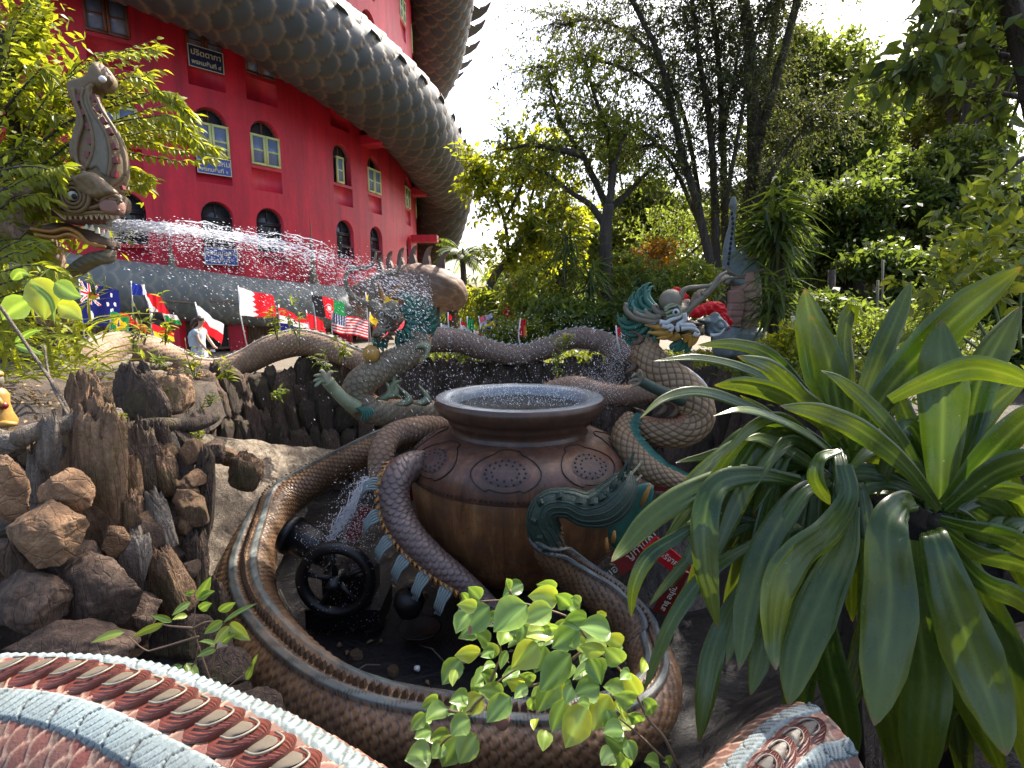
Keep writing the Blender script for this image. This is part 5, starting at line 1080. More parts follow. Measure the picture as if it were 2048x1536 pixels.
# fallen logs
for (p0, p1, r_, lab, mt) in (((25, 888, 3.3), (165, 832, 3.55), 19, 'straight grey weathered log resting slantwise on the left rocks', 'log'), ((252, 862, 4.0), (438, 836, 4.6), 17, 'dark jagged log lying across the top of the middle rocks', 'rock_dark'), ((-60, 872, 3.6), (62, 862, 3.7), 12, 'pinkish plank end under the yellow-robed figurine', 'log'), ((190, 758, 5.2), (262, 712, 6.4), 8, 'thin grey branch propped against the naga body', 'log'), ((250, 735, 6.8), (345, 728, 7.4), 8, 'splintered branch lying under the sagging naga body', 'log'), ((60, 648, 6.6), (165, 712, 6.4), 11, 'long bare grey branch sloping through the left undergrowth', 'log')):
    a, b = W(*p0), W(*p1); t_ = np.linspace(0, 1, 14)[:, None]; P = a+(b-a)*t_+np.array([0, 0, 1])*.02*np.sin(t_*7); r = r_*MP(p0[0], p0[1], p0[2])*np.interp(t_[:, 0], [0, .08, .9, 1], [.45, 1, .85, .35])
    V, f = tube_vf(P, r, 20); V = V+noise3(V, 9., int(p0[0])+200)[:, None]*.012*unit(V-P.repeat(20, 0)); tag(Acc().add(V, f).build('log', M[mt]), lab, 'log')
# ---------------------------------------------------------------- retaining wall round the back of the basin
protos = []
for i in range(8):
    V, f = rock_vf('slab', 300+i, 4); o = mesh_obj('wall_stone', V, f, M['rock_wall' if i % 3 else 'rock_dark']); tag(o, 'upright brown stone of the retaining wall behind the basin', 'stone', 'upright stones of the back wall'); protos.append(o)
path = catmull(np.array([W(250, 850, 6.2), W(330, 850, 7.4), W(430, 850, 8.6), W(560, 850, 9.6), W(720, 850, 10.2), W(900, 850, 10.5), W(1100, 850, 10.5), W(1280, 850, 10.1), W(1420, 850, 8.9), W(1530, 850, 7.6), W(1640, 850, 6.4)]), 10)[:, [0, 1]]
P3 = np.hstack([path, np.zeros((len(path), 1))]); PR, _, SS = resample(P3, None, .02)
cnt = 0
for rowi, (zb, hh, back) in enumerate(((.0, .62, -.35), (.5, .62, -.16), (1.0, .6, -.02), (1.45, .62, .12), (1.78, .46, .20))):
    s = RNG.random()*.2
    while s < SS[-1]-.1:
        w = .2+.22*RNG.random(); i = min(int((s+w/2)/.02), len(PR)-1); p = PR[i]; t = unit(PR[min(i+1, len(PR)-1)]-PR[max(i-1, 0)]); nrm = np.array([t[1], -t[0], 0])
        hgt = hh*(.75+.6*RNG.random()); o = protos[cnt] if cnt < 8 else protos[RNG.integers(8)].copy()
        if cnt >= 8: COL.objects.link(o)
        o.location = [float(v) for v in (p[0]-nrm[0]*back, p[1]-nrm[1]*back, zb+hgt*.42)]; o.scale = (w*.62, .16+.1*RNG.random(), hgt*.55)
        o.rotation_euler = (RNG.normal()*.08, RNG.normal()*.12, math.atan2(t[1], t[0])+RNG.normal()*.25); cnt += 1; s += w*.95
V = np.concatenate([np.hstack([path+0, np.full((len(path), 1), z)])+np.array([0, .3, 0]) for z in (-.1, .6, 1.3, 2.08)]); V2 = V.copy(); V2[:, 1] += .8
n_ = len(path); A = Acc(); A.add(V, grid_faces(4, n_)); A.add(np.vstack([V[3*n_:], V2[3*n_:]]), grid_faces(2, n_)); tag(A.build('retaining_wall', M['soil'], None, False), 'mortar core of the retaining wall behind the basin', 'wall')
# smaller stones packed between the big ones of the left bank
rgk = np.random.default_rng(404); k_ = 0; RSP = [rock_vf('boulder', 600+i, 4) for i in range(4)]+[rock_vf('slab', 610+i, 4) for i in range(3)]; SPO = [mesh_obj('bank_stone', v, f, M[m_]) for (v, f), m_ in zip(RSP, ['rock_tan', 'rock_wall', 'rock_wall', 'rock_tan', 'rock_wood', 'rock_grey', 'rock_wood'])]
for i in range(64):
    py = rgk.uniform(900, 1300); px = rgk.uniform(-20, np.interp(py, [900, 1300], [390, 400])); Y = np.interp(py, [900, 1000, 1200, 1300], [4.05, 3.75, 3.5, 3.4])+(.1 if px > 300 else -.12); o = SPO[i] if i < 7 else SPO[rgk.integers(7)].copy()
    if i >= 7: COL.objects.link(o)
    s_ = rgk.uniform(18, 38)*MP(px, py, Y); o.location = [float(v) for v in W(px, py, Y)]; o.scale = (s_, s_*.8, s_*rgk.uniform(.7, 1.3)); o.rotation_euler = (rgk.normal()*.3, rgk.normal()*.4, rgk.random()*6); tag(o, 'small brown stone wedged among the bigger rocks of the left bank', 'stone', 'small stones packed in the left bank')
# loose stones and sticks lying in the basin
for i in range(26):
    px = rgk.uniform(560, 1320); py = rgk.uniform(1180, 1420) if px < 1000 else rgk.uniform(1150, 1330); o = SPO[rgk.integers(7)].copy(); COL.objects.link(o); p = WZ(px, py, .02); s_ = rgk.uniform(.03, .08); o.name = 'basin_stone'; o.location = [float(v) for v in p]; o.scale = (s_, s_, s_*.7); o.rotation_euler = (0, 0, rgk.random()*6)
    tag(o, 'small wet stone lying loose on the dark basin floor inside the naga ring', 'stone', 'loose stones on the basin floor')
for i, (p0, p1, lab) in enumerate((((838, 1290), (890, 1325), 'thin pale bent twig on the wet floor right of the shallow dish'), ((700, 1350), (760, 1330), 'short twig on the wet floor left of the white scrap'), ((560, 1180), (600, 1290), 'dark stick leaning by the flywheel'))):
    a, b = WZ(*p0, .04), WZ(*p1, .06); tag(Acc().add(*tube_vf(np.array([a, (a+b)/2+[0, .03, .03], b]), .008, 6)).build('stick', M['log']), lab, 'stick')
V, f = rock_vf('boulder', 900, 3); tag(mesh_obj('white_scrap', V*.035+WZ(833, 1337, .04), f, M['white']), 'small white scrap lying on the dark wet floor', 'scrap')
# ================================================================ trees and plants
def twig_set(stems, n_tw, tl, lsz, asp, mat, droop=.3, start=.35, up=.2, nl=12, lkind='diamond', r0=.01, spread=.9, seed=0, keep=None):
    """side twigs with leaves along them; returns (wood Acc, leaf Acc)"""
    rg = np.random.default_rng(seed); Wd = Acc(); P_, D_, N_ = [], [], []
    lens = np.array([np.linalg.norm(np.diff(s, axis=0), axis=1).sum() for s in stems]); pr = lens/lens.sum()
    for _ in range(n_tw):
        s = stems[rg.choice(len(stems), p=pr)]; t = start+(1-start)*rg.random()**.8; x = t*(len(s)-1.001); i = int(x); p = s[i]+(s[i+1]-s[i])*(x-i); T = unit(s[min(i+1, len(s)-1)]-s[max(i-1, 0)])
        d = unit(rg.normal(size=3)*spread+T*.6+np.array([0, 0, up])); L = tl*(.5+rg.random()); pts = [p]; dd = d.copy()
        for q in range(5): dd = unit(dd+rg.normal(size=3)*.22-np.array([0, 0, droop*.25*(q+1)*.6])); pts.append(pts[-1]+dd*L/5)
        pts = np.array(pts); Wd.add(*tube_vf(pts, np.linspace(r0, r0*.25, 6), 3, False))
        tt = rg.random(nl)*4.6+.4; ii = tt.astype(int).clip(0, 4); base = pts[ii]+(pts[ii+1]-pts[ii])*(tt-ii)[:, None]
        tw = pts[ii+1]-pts[ii]; ld_ = unit(unit(tw)*.6+rg.normal(size=(nl, 3))*.55-np.array([0, 0, droop])); P_.append(base+rg.normal(size=(nl, 3))*lsz*.25); D_.append(ld_); N_.append(unit(np.array([0, 0, 1.])+rg.normal(size=(nl, 3))*.6))
    P_, D_, N_ = map(np.vstack, (P_, D_, N_)); n = len(P_); Ls = lsz*(.65+.7*rg.random(n)); A = Acc(); A.add(*leaves_vf(P_, D_, N_, Ls, Ls*asp, lkind, .12, .2, rg.random(n))); return Wd, A
def cloud(ells, n_cl, per, cs, lsz, asp, seed, hang=.2, lkind='diamond'):
    rg = np.random.default_rng(seed); A = Acc(); wts = np.array([e[3]*e[4]*e[5] for e in ells])**(2/3); wts /= wts.sum(); C = []
    for _ in range(n_cl):
        e = ells[rg.choice(len(ells), p=wts)]; d = unit(rg.normal(size=3)); r = .35+.65*rg.random()**.5; C.append(np.array(e[:3])+d*r*np.array(e[3:6]))
    C = np.array(C); Cn = np.repeat(C, per, 0); n = len(Cn); sz = np.repeat(.5+rg.random(n_cl), per)[:, None]
    P_ = Cn+rg.normal(size=(n, 3))*cs*sz*[1, 1, .55]; D_ = unit(rg.normal(size=(n, 3))-np.array([0, 0, hang*2])); N_ = unit(np.array([0, 0, 1.])+rg.normal(size=(n, 3))*.7)
    Ls = lsz*(.6+.8*rg.random(n)); rn = np.clip(np.repeat(rg.random(n_cl), per)*.6+rg.random(n)*.4, 0, 1)
    return A.add(*leaves_vf(P_, D_, N_, Ls, Ls*asp, lkind, .1, .2, rn))
def PT(pts, Y=None): return np.array([W(p[0], p[1], p[2] if len(p) > 2 else Y) for p in pts])
def stem3(pts, Y=None, wob=.02, seed=0):
    X = catmull(PT(pts, Y), 6); rg = np.random.default_rng(seed); return X+np.cumsum(rg.normal(size=X.shape)*wob*.3, 0)*[1, 1, 0]
def tree(name, label, cat, base, stems, rads, wood_m, leaf_m, leafacc, twigacc=None, group='trees behind the basin'):
    rt = empty(name, base, label, cat, group); A = Acc()
    for s, (r0, r1) in zip(stems, rads): A.add(*tube_vf(s, np.linspace(r0, r1, len(s))**1.0, 9))
    if twigacc is not None and twigacc.n: A.add(np.concatenate(twigacc.v), [np.concatenate(x) for x in twigacc.f.values()])
    A.build('trunk', M[wood_m], rt); leafacc.build('crown', M[leaf_m], rt); return rt
# big many-stemmed tree with fine drooping leaves
Yt = 15.
sp = [[(1432, 690), (1425, 560), (1400, 430), (1370, 330), (1345, 220), (1320, 110), (1270, 0), (1230, -120), (1200, -260)],
      [(1440, 690), (1438, 560), (1430, 400), (1420, 250), (1400, 120), (1385, 0), (1370, -200)],
      [(1450, 690), (1456, 540), (1452, 400), (1450, 250), (1442, 100), (1430, -60), (1440, -300)],
      [(1462, 690), (1475, 560), (1490, 420), (1515, 270), (1540, 120), (1565, -20), (1600, -220)],
      [(1470, 560), (1500, 430), (1550, 330), (1610, 250), (1660, 200)], [(1418, 500), (1380, 400), (1340, 320), (1290, 262), (1230, 240), (1170, 250)],
      [(1400, 400), (1370, 240), (1330, 140), (1270, 75), (1190, 40), (1120, 50)], [(1450, 420), (1475, 280), (1500, 150), (1530, 40), (1600, -50)],
      [(1345, 220), (1290, 160), (1220, 130), (1140, 120), (1080, 140)], [(1370, 330), (1320, 290), (1270, 300), (1230, 330)], [(1440, 300), (1460, 200), (1480, 80), (1490, -60)]]
S1 = [stem3([(x, y, Yt+(.5*i % 1.7)-.8+(.3 if y < 100 else 0)) for x, y in q], None, .03, i) for i, q in enumerate(sp)]
w_, l_ = twig_set(S1, 2400, 1.6, .105, .34, None, .35, .26, .1, 26, seed=11, r0=.010)
tree('slender_stemmed_tree', 'tall tree with a sheaf of dark slender stems and sparse fine leaves', 'tree', W(1450, 690, Yt), S1, [(.13, .03)]*4+[(.07, .02)]*3+[(.06, .015)]*4, 'bark', 'leaf_fine', l_, w_)
# added tree, crown unseen above the view, shaped to shade the basin
c2 = cloud([(5.0, 13.0, 14.6, 2.2, 2.8, 1.5), (8.0, 14.6, 15.5, 3.4, 3.2, 1.8), (10., 11.5, 14., 3.2, 3.2, 1.6)], 330, 34, .42, .28, .42, 12)
S = [np.array([[6.6, 15.4, 1.7], [6.4, 15.3, 7], [5.6, 14.8, 11], [3.4, 13.6, 13.6], [1.2, 13.6, 15.4]]), np.array([[6.4, 15.3, 7], [7, 14.4, 12], [6, 14, 15.4]])]
tree('added_shade_tree', 'added leafy tree, dark stem among the slender ones, unseen crown shading the basin', 'tree', (6.6, 15.4, 1.7), [catmull(s, 6) for s in S], [(.2, .06), (.12, .05)], 'bark', 'leaf_far', c2)
# middle tree
sp = [[(1212, 690), (1213, 600), (1212, 520), (1214, 450), (1218, 410)], [(1214, 460), (1180, 410), (1140, 385), (1095, 350), (1040, 330)], [(1218, 420), (1190, 360), (1165, 310), (1135, 270), (1110, 210), (1095, 150)],
      [(1218, 410), (1228, 350), (1240, 300), (1262, 250)], [(1219, 410), (1222, 340), (1215, 270), (1190, 200), (1170, 120)], [(1218, 420), (1250, 390), (1290, 350), (1320, 330)], [(1165, 310), (1120, 300), (1060, 290), (1010, 300)]]
S2 = [stem3([(x, y, 13.+(.4*i % 1.1)-.4) for x, y in q], None, .02, 20+i) for i, q in enumerate(sp)]
w_, l_ = twig_set(S2[1:], 270, .95, .115, .45, None, .25, .25, .15, 24, seed=21)
tree('forked_tree', 'single dark trunk forking into spreading limbs with light green leaves, right of the palm', 'tree', W(1212, 690, 13), S2, [(.17, .12)]+[(.09, .02)]*6, 'bark', 'leaf_bright', l_, w_)
# leaning tree with yellow-green sprays
sp = [[(968, 680), (968, 620), (985, 560), (1018, 515), (1055, 465), (1090, 440), (1140, 425)], [(1018, 515), (1010, 440), (985, 380), (960, 340)], [(1055, 465), (1060, 400), (1080, 350), (1100, 310)], [(1030, 495), (1060, 480), (1120, 490)], [(1010, 440), (1040, 380), (1050, 330), (1040, 290)]]
S3 = [stem3([(x, y, 16.+(.5*i % 1.3)) for x, y in q], None, .02, 30+i) for i, q in enumerate(sp)]
w_, l_ = twig_set(S3, 300, 1.0, .2, .5, None, .2, .4, .2, 22, seed=31)
tree('leaning_tree', 'leaning dark-stemmed tree with yellow green leaf sprays beside the tower coil', 'tree', W(968, 680, 16), S3, [(.15, .05)]+[(.06, .02)]*4, 'bark', 'leaf_yellow', l_, w_)
# coconut palm
def palm(name, px, py, Y, R_, label, nf=22, seed=5):
    rg = np.random.default_rng(seed); c = W(px, py, Y); m = MP(px, py, Y); rt = empty(name, (c[0], c[1], 1.7), label, 'tree', 'trees behind the basin')
    Acc().add(*tube_vf(np.array([[c[0]+.2, c[1], 1.6], [c[0]+.1, c[1], (c[2]+1.6)/2], c]), [.22, .16, .14], 10)).build('trunk', M['bark'], rt)
    A = Acc()
    for i in range(nf):
        az = 2*PI*i/nf+rg.random()*.3; el = .2+1.1*rg.random(); L = R_*m*(.8+.4*rg.random()); pts = []; p = c.copy(); v = np.array([math.cos(az)*math.cos(el), math.sin(az)*math.cos(el), math.sin(el)])
        for q in range(12): pts.append(p.copy()); p = p+v*L/11; v = unit(v-np.array([0, 0, .17]))
        pts = np.array(pts); A.add(*tube_vf(pts, np.linspace(.04, .01, 12), 4, False)); T = unit(np.gradient(pts, axis=0)); s = unit(np.cross(T, [0, 0, 1]))
        for sg in (-1, 1):
            for sub in range(3):
                b = pts[1:]-T[1:]*L/33*sub; A.add(*leaves_vf(b, unit(s[1:]*sg+T[1:]*.5-np.array([0, 0, .55+.3*rg.random()])), np.tile([0, 0, 1.], (11, 1)), L*.30*np.sin(np.linspace(.5, 2.8, 11)), L*.028, 'diamond'))
    A.build('fronds', M['leaf_dark'], rt)
palm('coconut_palm', 925, 518, 27., 62, 'small dark coconut palm standing right of the tower coil', 24)
palm('fan_palm', 1018, 560, 34., 30, 'far small palm left of the forked tree', 16, 9)
# dracaenas: stiff drooping tufts on thin stems
def tuft(name, heads, Y, L, label, mat='leaf_dark', n=60, base=None, wd=.05, seed=3, grp='tufted shrubs behind the basin'):
    rg = np.random.default_rng(seed); px0, py0 = heads[0][0], 690 if base is None else base; rt = empty(name, W(px0, py0, Y), label, 'shrub', grp); A = Acc(); B = Acc()
    for (px, py) in heads:
        c = W(px, py, Y); b = W(px+rg.normal()*6, py0, Y); A.add(*tube_vf(np.array([b, (b+c)/2+rg.normal(size=3)*.05, c]), [.05, .04, .035], 7))
        P_ = c+rg.normal(size=(n, 3))*[.05, .05, .16]*L*2; D_ = unit(rg.normal(size=(n, 3))*[1, 1, .5]+np.array([0, 0, .25])); B.add(*leaves_vf(P_, D_, np.tile([0, 0, 1.], (n, 1))+rg.normal(size=(n, 3))*.2, L*(.7+.5*rg.random(n)), wd, 'simple', .75, .3, rg.random(n)))
    A.build('stem', M['bark'], rt); B.build('leaves', M[mat], rt)
tuft('dracaena', [(1132, 470), (1130, 500)], 12.5, .75, 'tufted shrub with hanging strappy leaves left of the forked tree', seed=41)
tuft('dracaena', [(1180, 545), (1185, 575)], 12., .6, 'lower tufted shrub just left of the forked trunk', seed=42)
tuft('dracaena', [(1560, 420), (1556, 450), (1548, 480)], 9., .62, 'tall tufted shrub with broad drooping leaves right of the naga statue', n=70, wd=.075, seed=43)
tuft('dracaena', [(1545, 590), (1550, 620)], 8.4, .5, 'short tufted shrub below the tall one, right of the naga neck', seed=44)
tuft('flowering_shrub', [(1022, 600), (1045, 625), (1000, 640)], 13., .5, 'shrub with upright red flower spikes above the dipping naga', 'leaf_bright', n=60, seed=45)
a = Acc()
for (px, py) in ((1021, 573), (1022, 583), (1018, 620), (1016, 632), (1034, 618), (1037, 627), (1030, 638), (1044, 645)):
    c = W(px, py, 12.7); P_ = c+RNG.normal(size=(16, 3))*.05; a.add(*leaves_vf(P_, rand_dirs(16, .6), rand_dirs(16), .12, .06, 'diamond'))
tag(a.build('red_flowers', FC['red']), 'scarlet flower spikes on the shrub above the dipping naga', 'flowers')
# shrubs and hedges behind the wall
hd = [(985, 610, 14, 44, 36, 'leaf_bright', 'pale bright shrub under the leaning tree'), (940, 612, 20, 40, 42, 'leaf_yellow', 'glowing yellow green clump of bamboo right of the serpent hump'), (1075, 590, 12.5, 55, 55, 'leaf_bright', 'broad light-leaved shrub behind the bosnian-coloured flag'),
      (1120, 640, 11.8, 60, 40, 'leaf_far', 'mid green shrub above the rising naga back'), (1180, 645, 11.6, 50, 46, 'leaf_far', 'mid green shrub at the foot of the forked trunk'), (1250, 560, 13, 60, 60, 'leaf_far', 'round shrub right of the forked trunk'), (1240, 650, 11.4, 50, 50, 'leaf_dark', 'dark shrub left of the green dragon mane'),
      (1315, 530, 14, 60, 46, 'leaf_orange', 'copper orange leaved shrub above the right dragon'), (1330, 470, 17, 70, 60, 'leaf_far', 'soft green shrub between the trees'), (1380, 560, 12.5, 60, 44, 'leaf_bright', 'glittering small-leaved shrub above the red cloth'), (1020, 668, 11.4, 60, 26, 'leaf_bright', 'low pale plants just behind the dipping naga'),
      (1300, 600, 11.5, 60, 50, 'leaf_dark', 'dark shrub behind the right dragon horns'), (1600, 690, 7.5, 60, 40, 'leaf_yellow', 'low sunlit weeds left of the upright strap leaf'), (1660, 640, 9.5, 70, 50, 'leaf_dark', 'dark low shrub behind the upright strap leaves'), (1760, 660, 8.5, 80, 50, 'leaf_far', 'mid green ground shrub between the strap leaves'), (1880, 700, 7.0, 110, 70, 'leaf_far', 'broad shrub low behind the right strap leaves'),
      (1560, 760, 7.8, 80, 60, 'leaf_dark', 'dark creeper on the wall right of the tan dragon'), (1700, 760, 6.4, 110, 60, 'leaf_dark', 'dark undergrowth seen between the strap leaf bases')]
for i, (px, py, Y, rx, ry, mt, lab) in enumerate(hd):
    lab = lab.replace('bosnian-coloured', 'blue and yellow'); m = MP(px, py, Y); c = W(px, py, Y); rt = empty('shrub', (c[0], c[1], c[2]-ry*m), lab, 'shrub', 'shrubs behind the basin')
    cloud([(*c, rx*m, rx*m*.8, ry*m)], 60, 26, .14*rx*m+.05, .15 if Y > 9 else .1, .42, 500+i).build('foliage', M[mt], rt)
    A = Acc()
    for q in range(5): b = c+np.array([RNG.normal()*rx*m*.15, 0, -ry*m*1.3]); A.add(*tube_vf(np.array([b, b*.5+c*.5+RNG.normal(size=3)*.05, c+RNG.normal(size=3)*rx*m*.35]), [.03, .02, .01], 5))
    A.build('stem', M['bark'], rt)
# dense trees on the right
dn = [(1610, 400, 19, 110, 130, 'leaf_dark', 900), (1560, 190, 22, 100, 130, 'leaf_far', 900), (1730, 330, 20, 120, 120, 'leaf_far', 1000), (1700, 490, 16, 130, 90, 'leaf_dark', 900), (1860, 430, 17, 130, 110, 'leaf_dark', 1000), (1810, 190, 26, 120, 110, 'leaf_far', 900),
      (1660, 230, 27, 70, 80, 'leaf_far', 500), (1950, 190, 22, 120, 160, 'leaf_far', 1000), (2060, 400, 14, 130, 130, 'leaf_dark', 800), (1560, 500, 15, 70, 90, 'leaf_dark', 500), (1850, 570, 13, 140, 70, 'leaf_dark', 800), (1960, 60, 20, 120, 100, 'leaf_fine', 800), (1330, 420, 24, 90, 90, 'leaf_far', 560), (1240, 470, 26, 80, 70, 'leaf_far', 500), (1120, 520, 28, 90, 60, 'leaf_fine', 500), (2080, 620, 10, 130, 100, 'leaf_dark', 500)]
lb = ['dark dense tree right of the slender stems', 'lighter tree top rising beside the slender stems', 'broad mid green tree in the middle of the right wood', 'dark leafy tree low behind the tall tufted shrub', 'dark spreading tree right of the middle of the wood', 'pale tree top against the bright sky gap', 'small tree top just below the sky gap', 'tall mid green tree near the right edge', 'dark tree cut by the right edge', 'narrow dark tree behind the tall tufted shrub', 'low dark tree canopy above the bright right shrub', 'thin grey leafed tree top high at the right', 'soft green tree between the forked and slender trees', 'hazy green tree behind the forked trunk', 'hazy grey green tree left of the forked trunk', 'dark bush-like tree low at the right edge']
for i, (px, py, Y, rx, ry, mt, nc) in enumerate(dn):
    m = MP(px, py, Y); c = W(px, py, Y); rg = np.random.default_rng(700+i); ell = [(c[0]+rg.normal()*rx*m*.45, c[1]+rg.normal()*rx*m*.3, c[2]+rg.normal()*ry*m*.45, rx*m*.55*(.7+.5*rg.random()), rx*m*.5, ry*m*.45*(.7+.5*rg.random())) for _ in range(7)]
    b = np.array([c[0]+rg.normal()*.5, c[1], 1.7]); st = [catmull(np.array([b, (b+c)/2+rg.normal(size=3)*.3, c]), 6)]+[catmull(np.array([(b+c)/2, (b+c)/2*.5+np.array(e[:3])*.5+rg.normal(size=3)*.3, e[:3]]), 5) for e in ell]
    tree('leafy_tree', lb[i], 'tree', b, st, [(.22, .12)]+[(.10, .03)]*7, 'bark', mt, cloud(ell, int(nc*.62), 34, .24*m*rx*.16+.12, .11+.0045*Y, .5, 700+i))
# far wood closing the horizon
rg = np.random.default_rng(99); ell = []
for px in range(560, 2900, 46):
    yt = np.interp(px, [560, 930, 1050, 1200, 1350, 1500, 1650, 2100, 2900], [610, 560, 545, 500, 420, 380, 330, 300, 200])
    for py in range(int(yt), 640, 60): Y = 34+rg.random()*10; c = W(px+rg.normal()*10, py+20, Y); m = MP(px, py, Y); ell.append((*c, 46*m, 1.6, 44*m))
for px in range(-900, 560, 90): c = W(px, 600, 60.); ell.append((*c, 7, 2, 6))
tag(cloud(ell, 3000, 22, .8, .62, .5, 99).build('far_wood', M['leaf_dark']), 'distant dark wood closing the view behind the garden trees', kind='stuff')
# low planting along the paving behind the wall
ell = []
for px in range(840, 1760, 36):
    for Y, yy in ((11.6, 726), (12.8, 705), (14.5, 686)): c = W(px+RNG.normal()*8, yy, Y); ell.append((c[0], c[1], 1.85, .42, .5, .26))
tag(cloud(ell, 900, 22, .13, .13, .42, 97).build('ground_cover', M['leaf_bright']), 'low leafy ground cover behind the naga wall', kind='stuff')
# bare pale stems in the shade of the wood
for (px, y0, y1, Y, lab) in ((1762, 520, 680, 10.5, 'upright pale thin pole in the shaded wood'), (1752, 560, 690, 10.2, 'second pale thin pole, left of the taller one'), (1660, 540, 690, 11, 'grey trunk of a young tree in the dark gap')):
    a, b = W(px, y1, Y), W(px+4, y0, Y); tag(Acc().add(*tube_vf(np.array([a, (a+b)/2, b]), .02 if px > 1700 else .07, 8)).build('bamboo_pole' if px > 1700 else 'young_trunk', M['horn' if px > 1700 else 'bark']), lab, 'pole' if px > 1700 else 'tree')
w0 = W(1590, 650, 8.6); rt = empty('white_board', w0, 'white board standing in the dark beside the left upright strap leaf', 'board'); A = Acc().add(*beam_vf(W(1590, 632, 8.6), W(1594, 690, 8.6), .15, .03, (0, 1, 0))); A.build('panel', M['white'], rt, False)
# overhanging dark branches with big leaves, top right
Yo = 5.2; sp = [[(2110, 500), (2075, 250), (2040, 80), (2000, -40), (1960, -160)], [(2050, 120), (1990, 110), (1930, 95), (1870, 110), (1815, 140)], [(2060, 200), (2000, 190), (1940, 200), (1890, 230)], [(2020, 0), (1960, -20), (1890, -10), (1850, 10)], [(2075, 300), (2030, 330), (1990, 360), (1950, 400)]]
S4 = [stem3([(x, y, Yo+.2*i) for x, y in q], None, .01, 60+i) for i, q in enumerate(sp)]
w_, l_ = twig_set(S4, 85, .5, .16, .5, None, .3, .25, 0., 9, 'simple', .006, seed=61)
tree('overhanging_tree', 'dark thick-leaved branch overhanging the top right corner', 'tree', W(2110, 500, Yo), S4, [(.10, .07)]+[(.03, .008)]*4, 'bark', 'leaf_dark', l_, w_, 'trees close on the right')
# bright shrub at the right edge
sp = [[(2010, 720), (1990, 620), (1960, 520), (1985, 440), (2030, 400)], [(1990, 700), (1940, 620), (1900, 560), (1880, 600)], [(2040, 700), (2040, 600), (2048, 520), (2080, 450)], [(1960, 700), (1890, 650), (1850, 620)], [(2000, 600), (1960, 560), (1920, 500)], [(2050, 560), (2010, 500), (1990, 470)]]
S5 = [stem3([(x, y, 4.+.15*i) for x, y in q], None, .006, 80+i) for i, q in enumerate(sp)]
w_, l_ = twig_set(S5, 60, .32, .125, .42, None, .1, .25, .2, 11, 'lance', .004, seed=81)
tree('bright_shrub', 'sunlit yellow green shrub at the right edge above the strap leaves', 'shrub', W(2010, 720, 4), S5, [(.012, .004)]*6, 'stem_green', 'leaf_bright', l_, w_, 'shrubs close on the right')

# ---------------------------------------------------------------- leafy tree round the naga fountain, left
def spray(Wd, out, pts, Y, L, n, side=.75, seed=0, asp=.42, r=.012):
    X = catmull(PT(pts, Y), 8); rg = np.random.default_rng(seed); Wd.add(*tube_vf(X, np.linspace(r, r*.25, len(X)), 5)); T = unit(np.gradient(X, axis=0)); x = np.linspace(.12, .999, n)*(len(X)-1.01); i = x.astype(int); b = X[i]+(X[i+1]-X[i])*(x-i)[:, None]
    sd_ = np.where(np.arange(n) % 2 == 0, 1, -1)[:, None]; s = unit(np.cross(T[i], [0, -.6, .8])); D_ = unit(T[i]*.8+s*sd_*side+rg.normal(size=(n, 3))*.15-np.array([0, 0, .38])); out.append((b, D_, unit(np.array([0, -.5, .8])+rg.normal(size=(n, 3))*.35), L*(.75+.5*rg.random(n)), asp))
    return X
Wd, out = Acc(), []; Yl = 6.25
main = [([(-20, 430), (30, 400), (70, 390), (100, 400)], 22), ([(-20, 350), (40, 330), (80, 340), (110, 370)], 24)]; NF = len(main); main += [([(-60, 420), (20, 330), (70, 230), (120, 170), (200, 120), (320, 92)], 60), ([(20, 330), (90, 250), (160, 200), (230, 165), (300, 150)], 46), ([(60, 300), (150, 240), (250, 190), (340, 195), (378, 222)], 56), ([(80, 330), (180, 270), (290, 240), (360, 245), (390, 270)], 54), ([(100, 350), (180, 300), (270, 275), (350, 280), (425, 292)], 58), ([(90, 380), (160, 340), (240, 330), (300, 352)], 40), ([(-40, 240), (10, 120), (40, 40), (80, -20)], 44), ([(-20, 200), (40, 110), (85, 70), (80, 40)], 34), ([(0, 150), (50, 60), (80, 10), (90, -60)], 36), ([(10, 220), (60, 160), (90, 150), (110, 170)], 30),
        ([(-30, 460), (40, 430), (80, 415), (110, 420)], 30), ([(-30, 520), (20, 490), (60, 480), (95, 490)], 30), ([(-40, 560), (20, 540), (70, 530), (120, 545)], 34), ([(-30, 400), (30, 370), (80, 345), (130, 330)], 36), ([(-30, 340), (30, 290), (70, 290), (120, 310)], 34), ([(-20, 600), (40, 585), (90, 575), (120, 590)], 28), ([(150, 330), (190, 322), (220, 330)], 14), ([(-60, 300), (-10, 240), (50, 220), (100, 225)], 34)]
rg = np.random.default_rng(5)
for i, (p, n) in enumerate(main):
    for q in range(5):
        Yq = 5.4 if i < NF or 11+NF <= i <= 13+NF else 6.35; jit = [(x+rg.normal()*(10 if q else 0)*(j > 0), y+rg.normal()*14*(q > 0)*(j > 0)+q*9-14*(q > 0)) for j, (x, y) in enumerate(p)]; spray(Wd, out, jit, Yq+rg.random()*1.0-.2*(i % 3), .125, n, seed=i*9+q)
A = Acc()
for b, D_, N_, Ls, asp in out: A.add(*leaves_vf(b, D_, N_, Ls, Ls*asp, 'lance', .25, .25))
cl = cloud([(*W(30, 300, 6.4), 1.0, .6, 1.3), (*W(10, 520, 6.6), .7, .5, .9), (*W(-20, 120, 6.6), .8, .5, 1.)], 150, 26, .16, .12, .4, 901); A.add(np.concatenate(cl.v), [np.concatenate(x) for x in cl.f.values()], dict(rnd=np.repeat(RNG.random(cl.n//4), 4)*.5))
rt = empty('leafy_tree', W(40, 640, 6.4), 'glowing yellow green tree with long leaf sprays around the water-spouting naga', 'tree', 'foliage on the left bank')
tr_ = Acc(); 
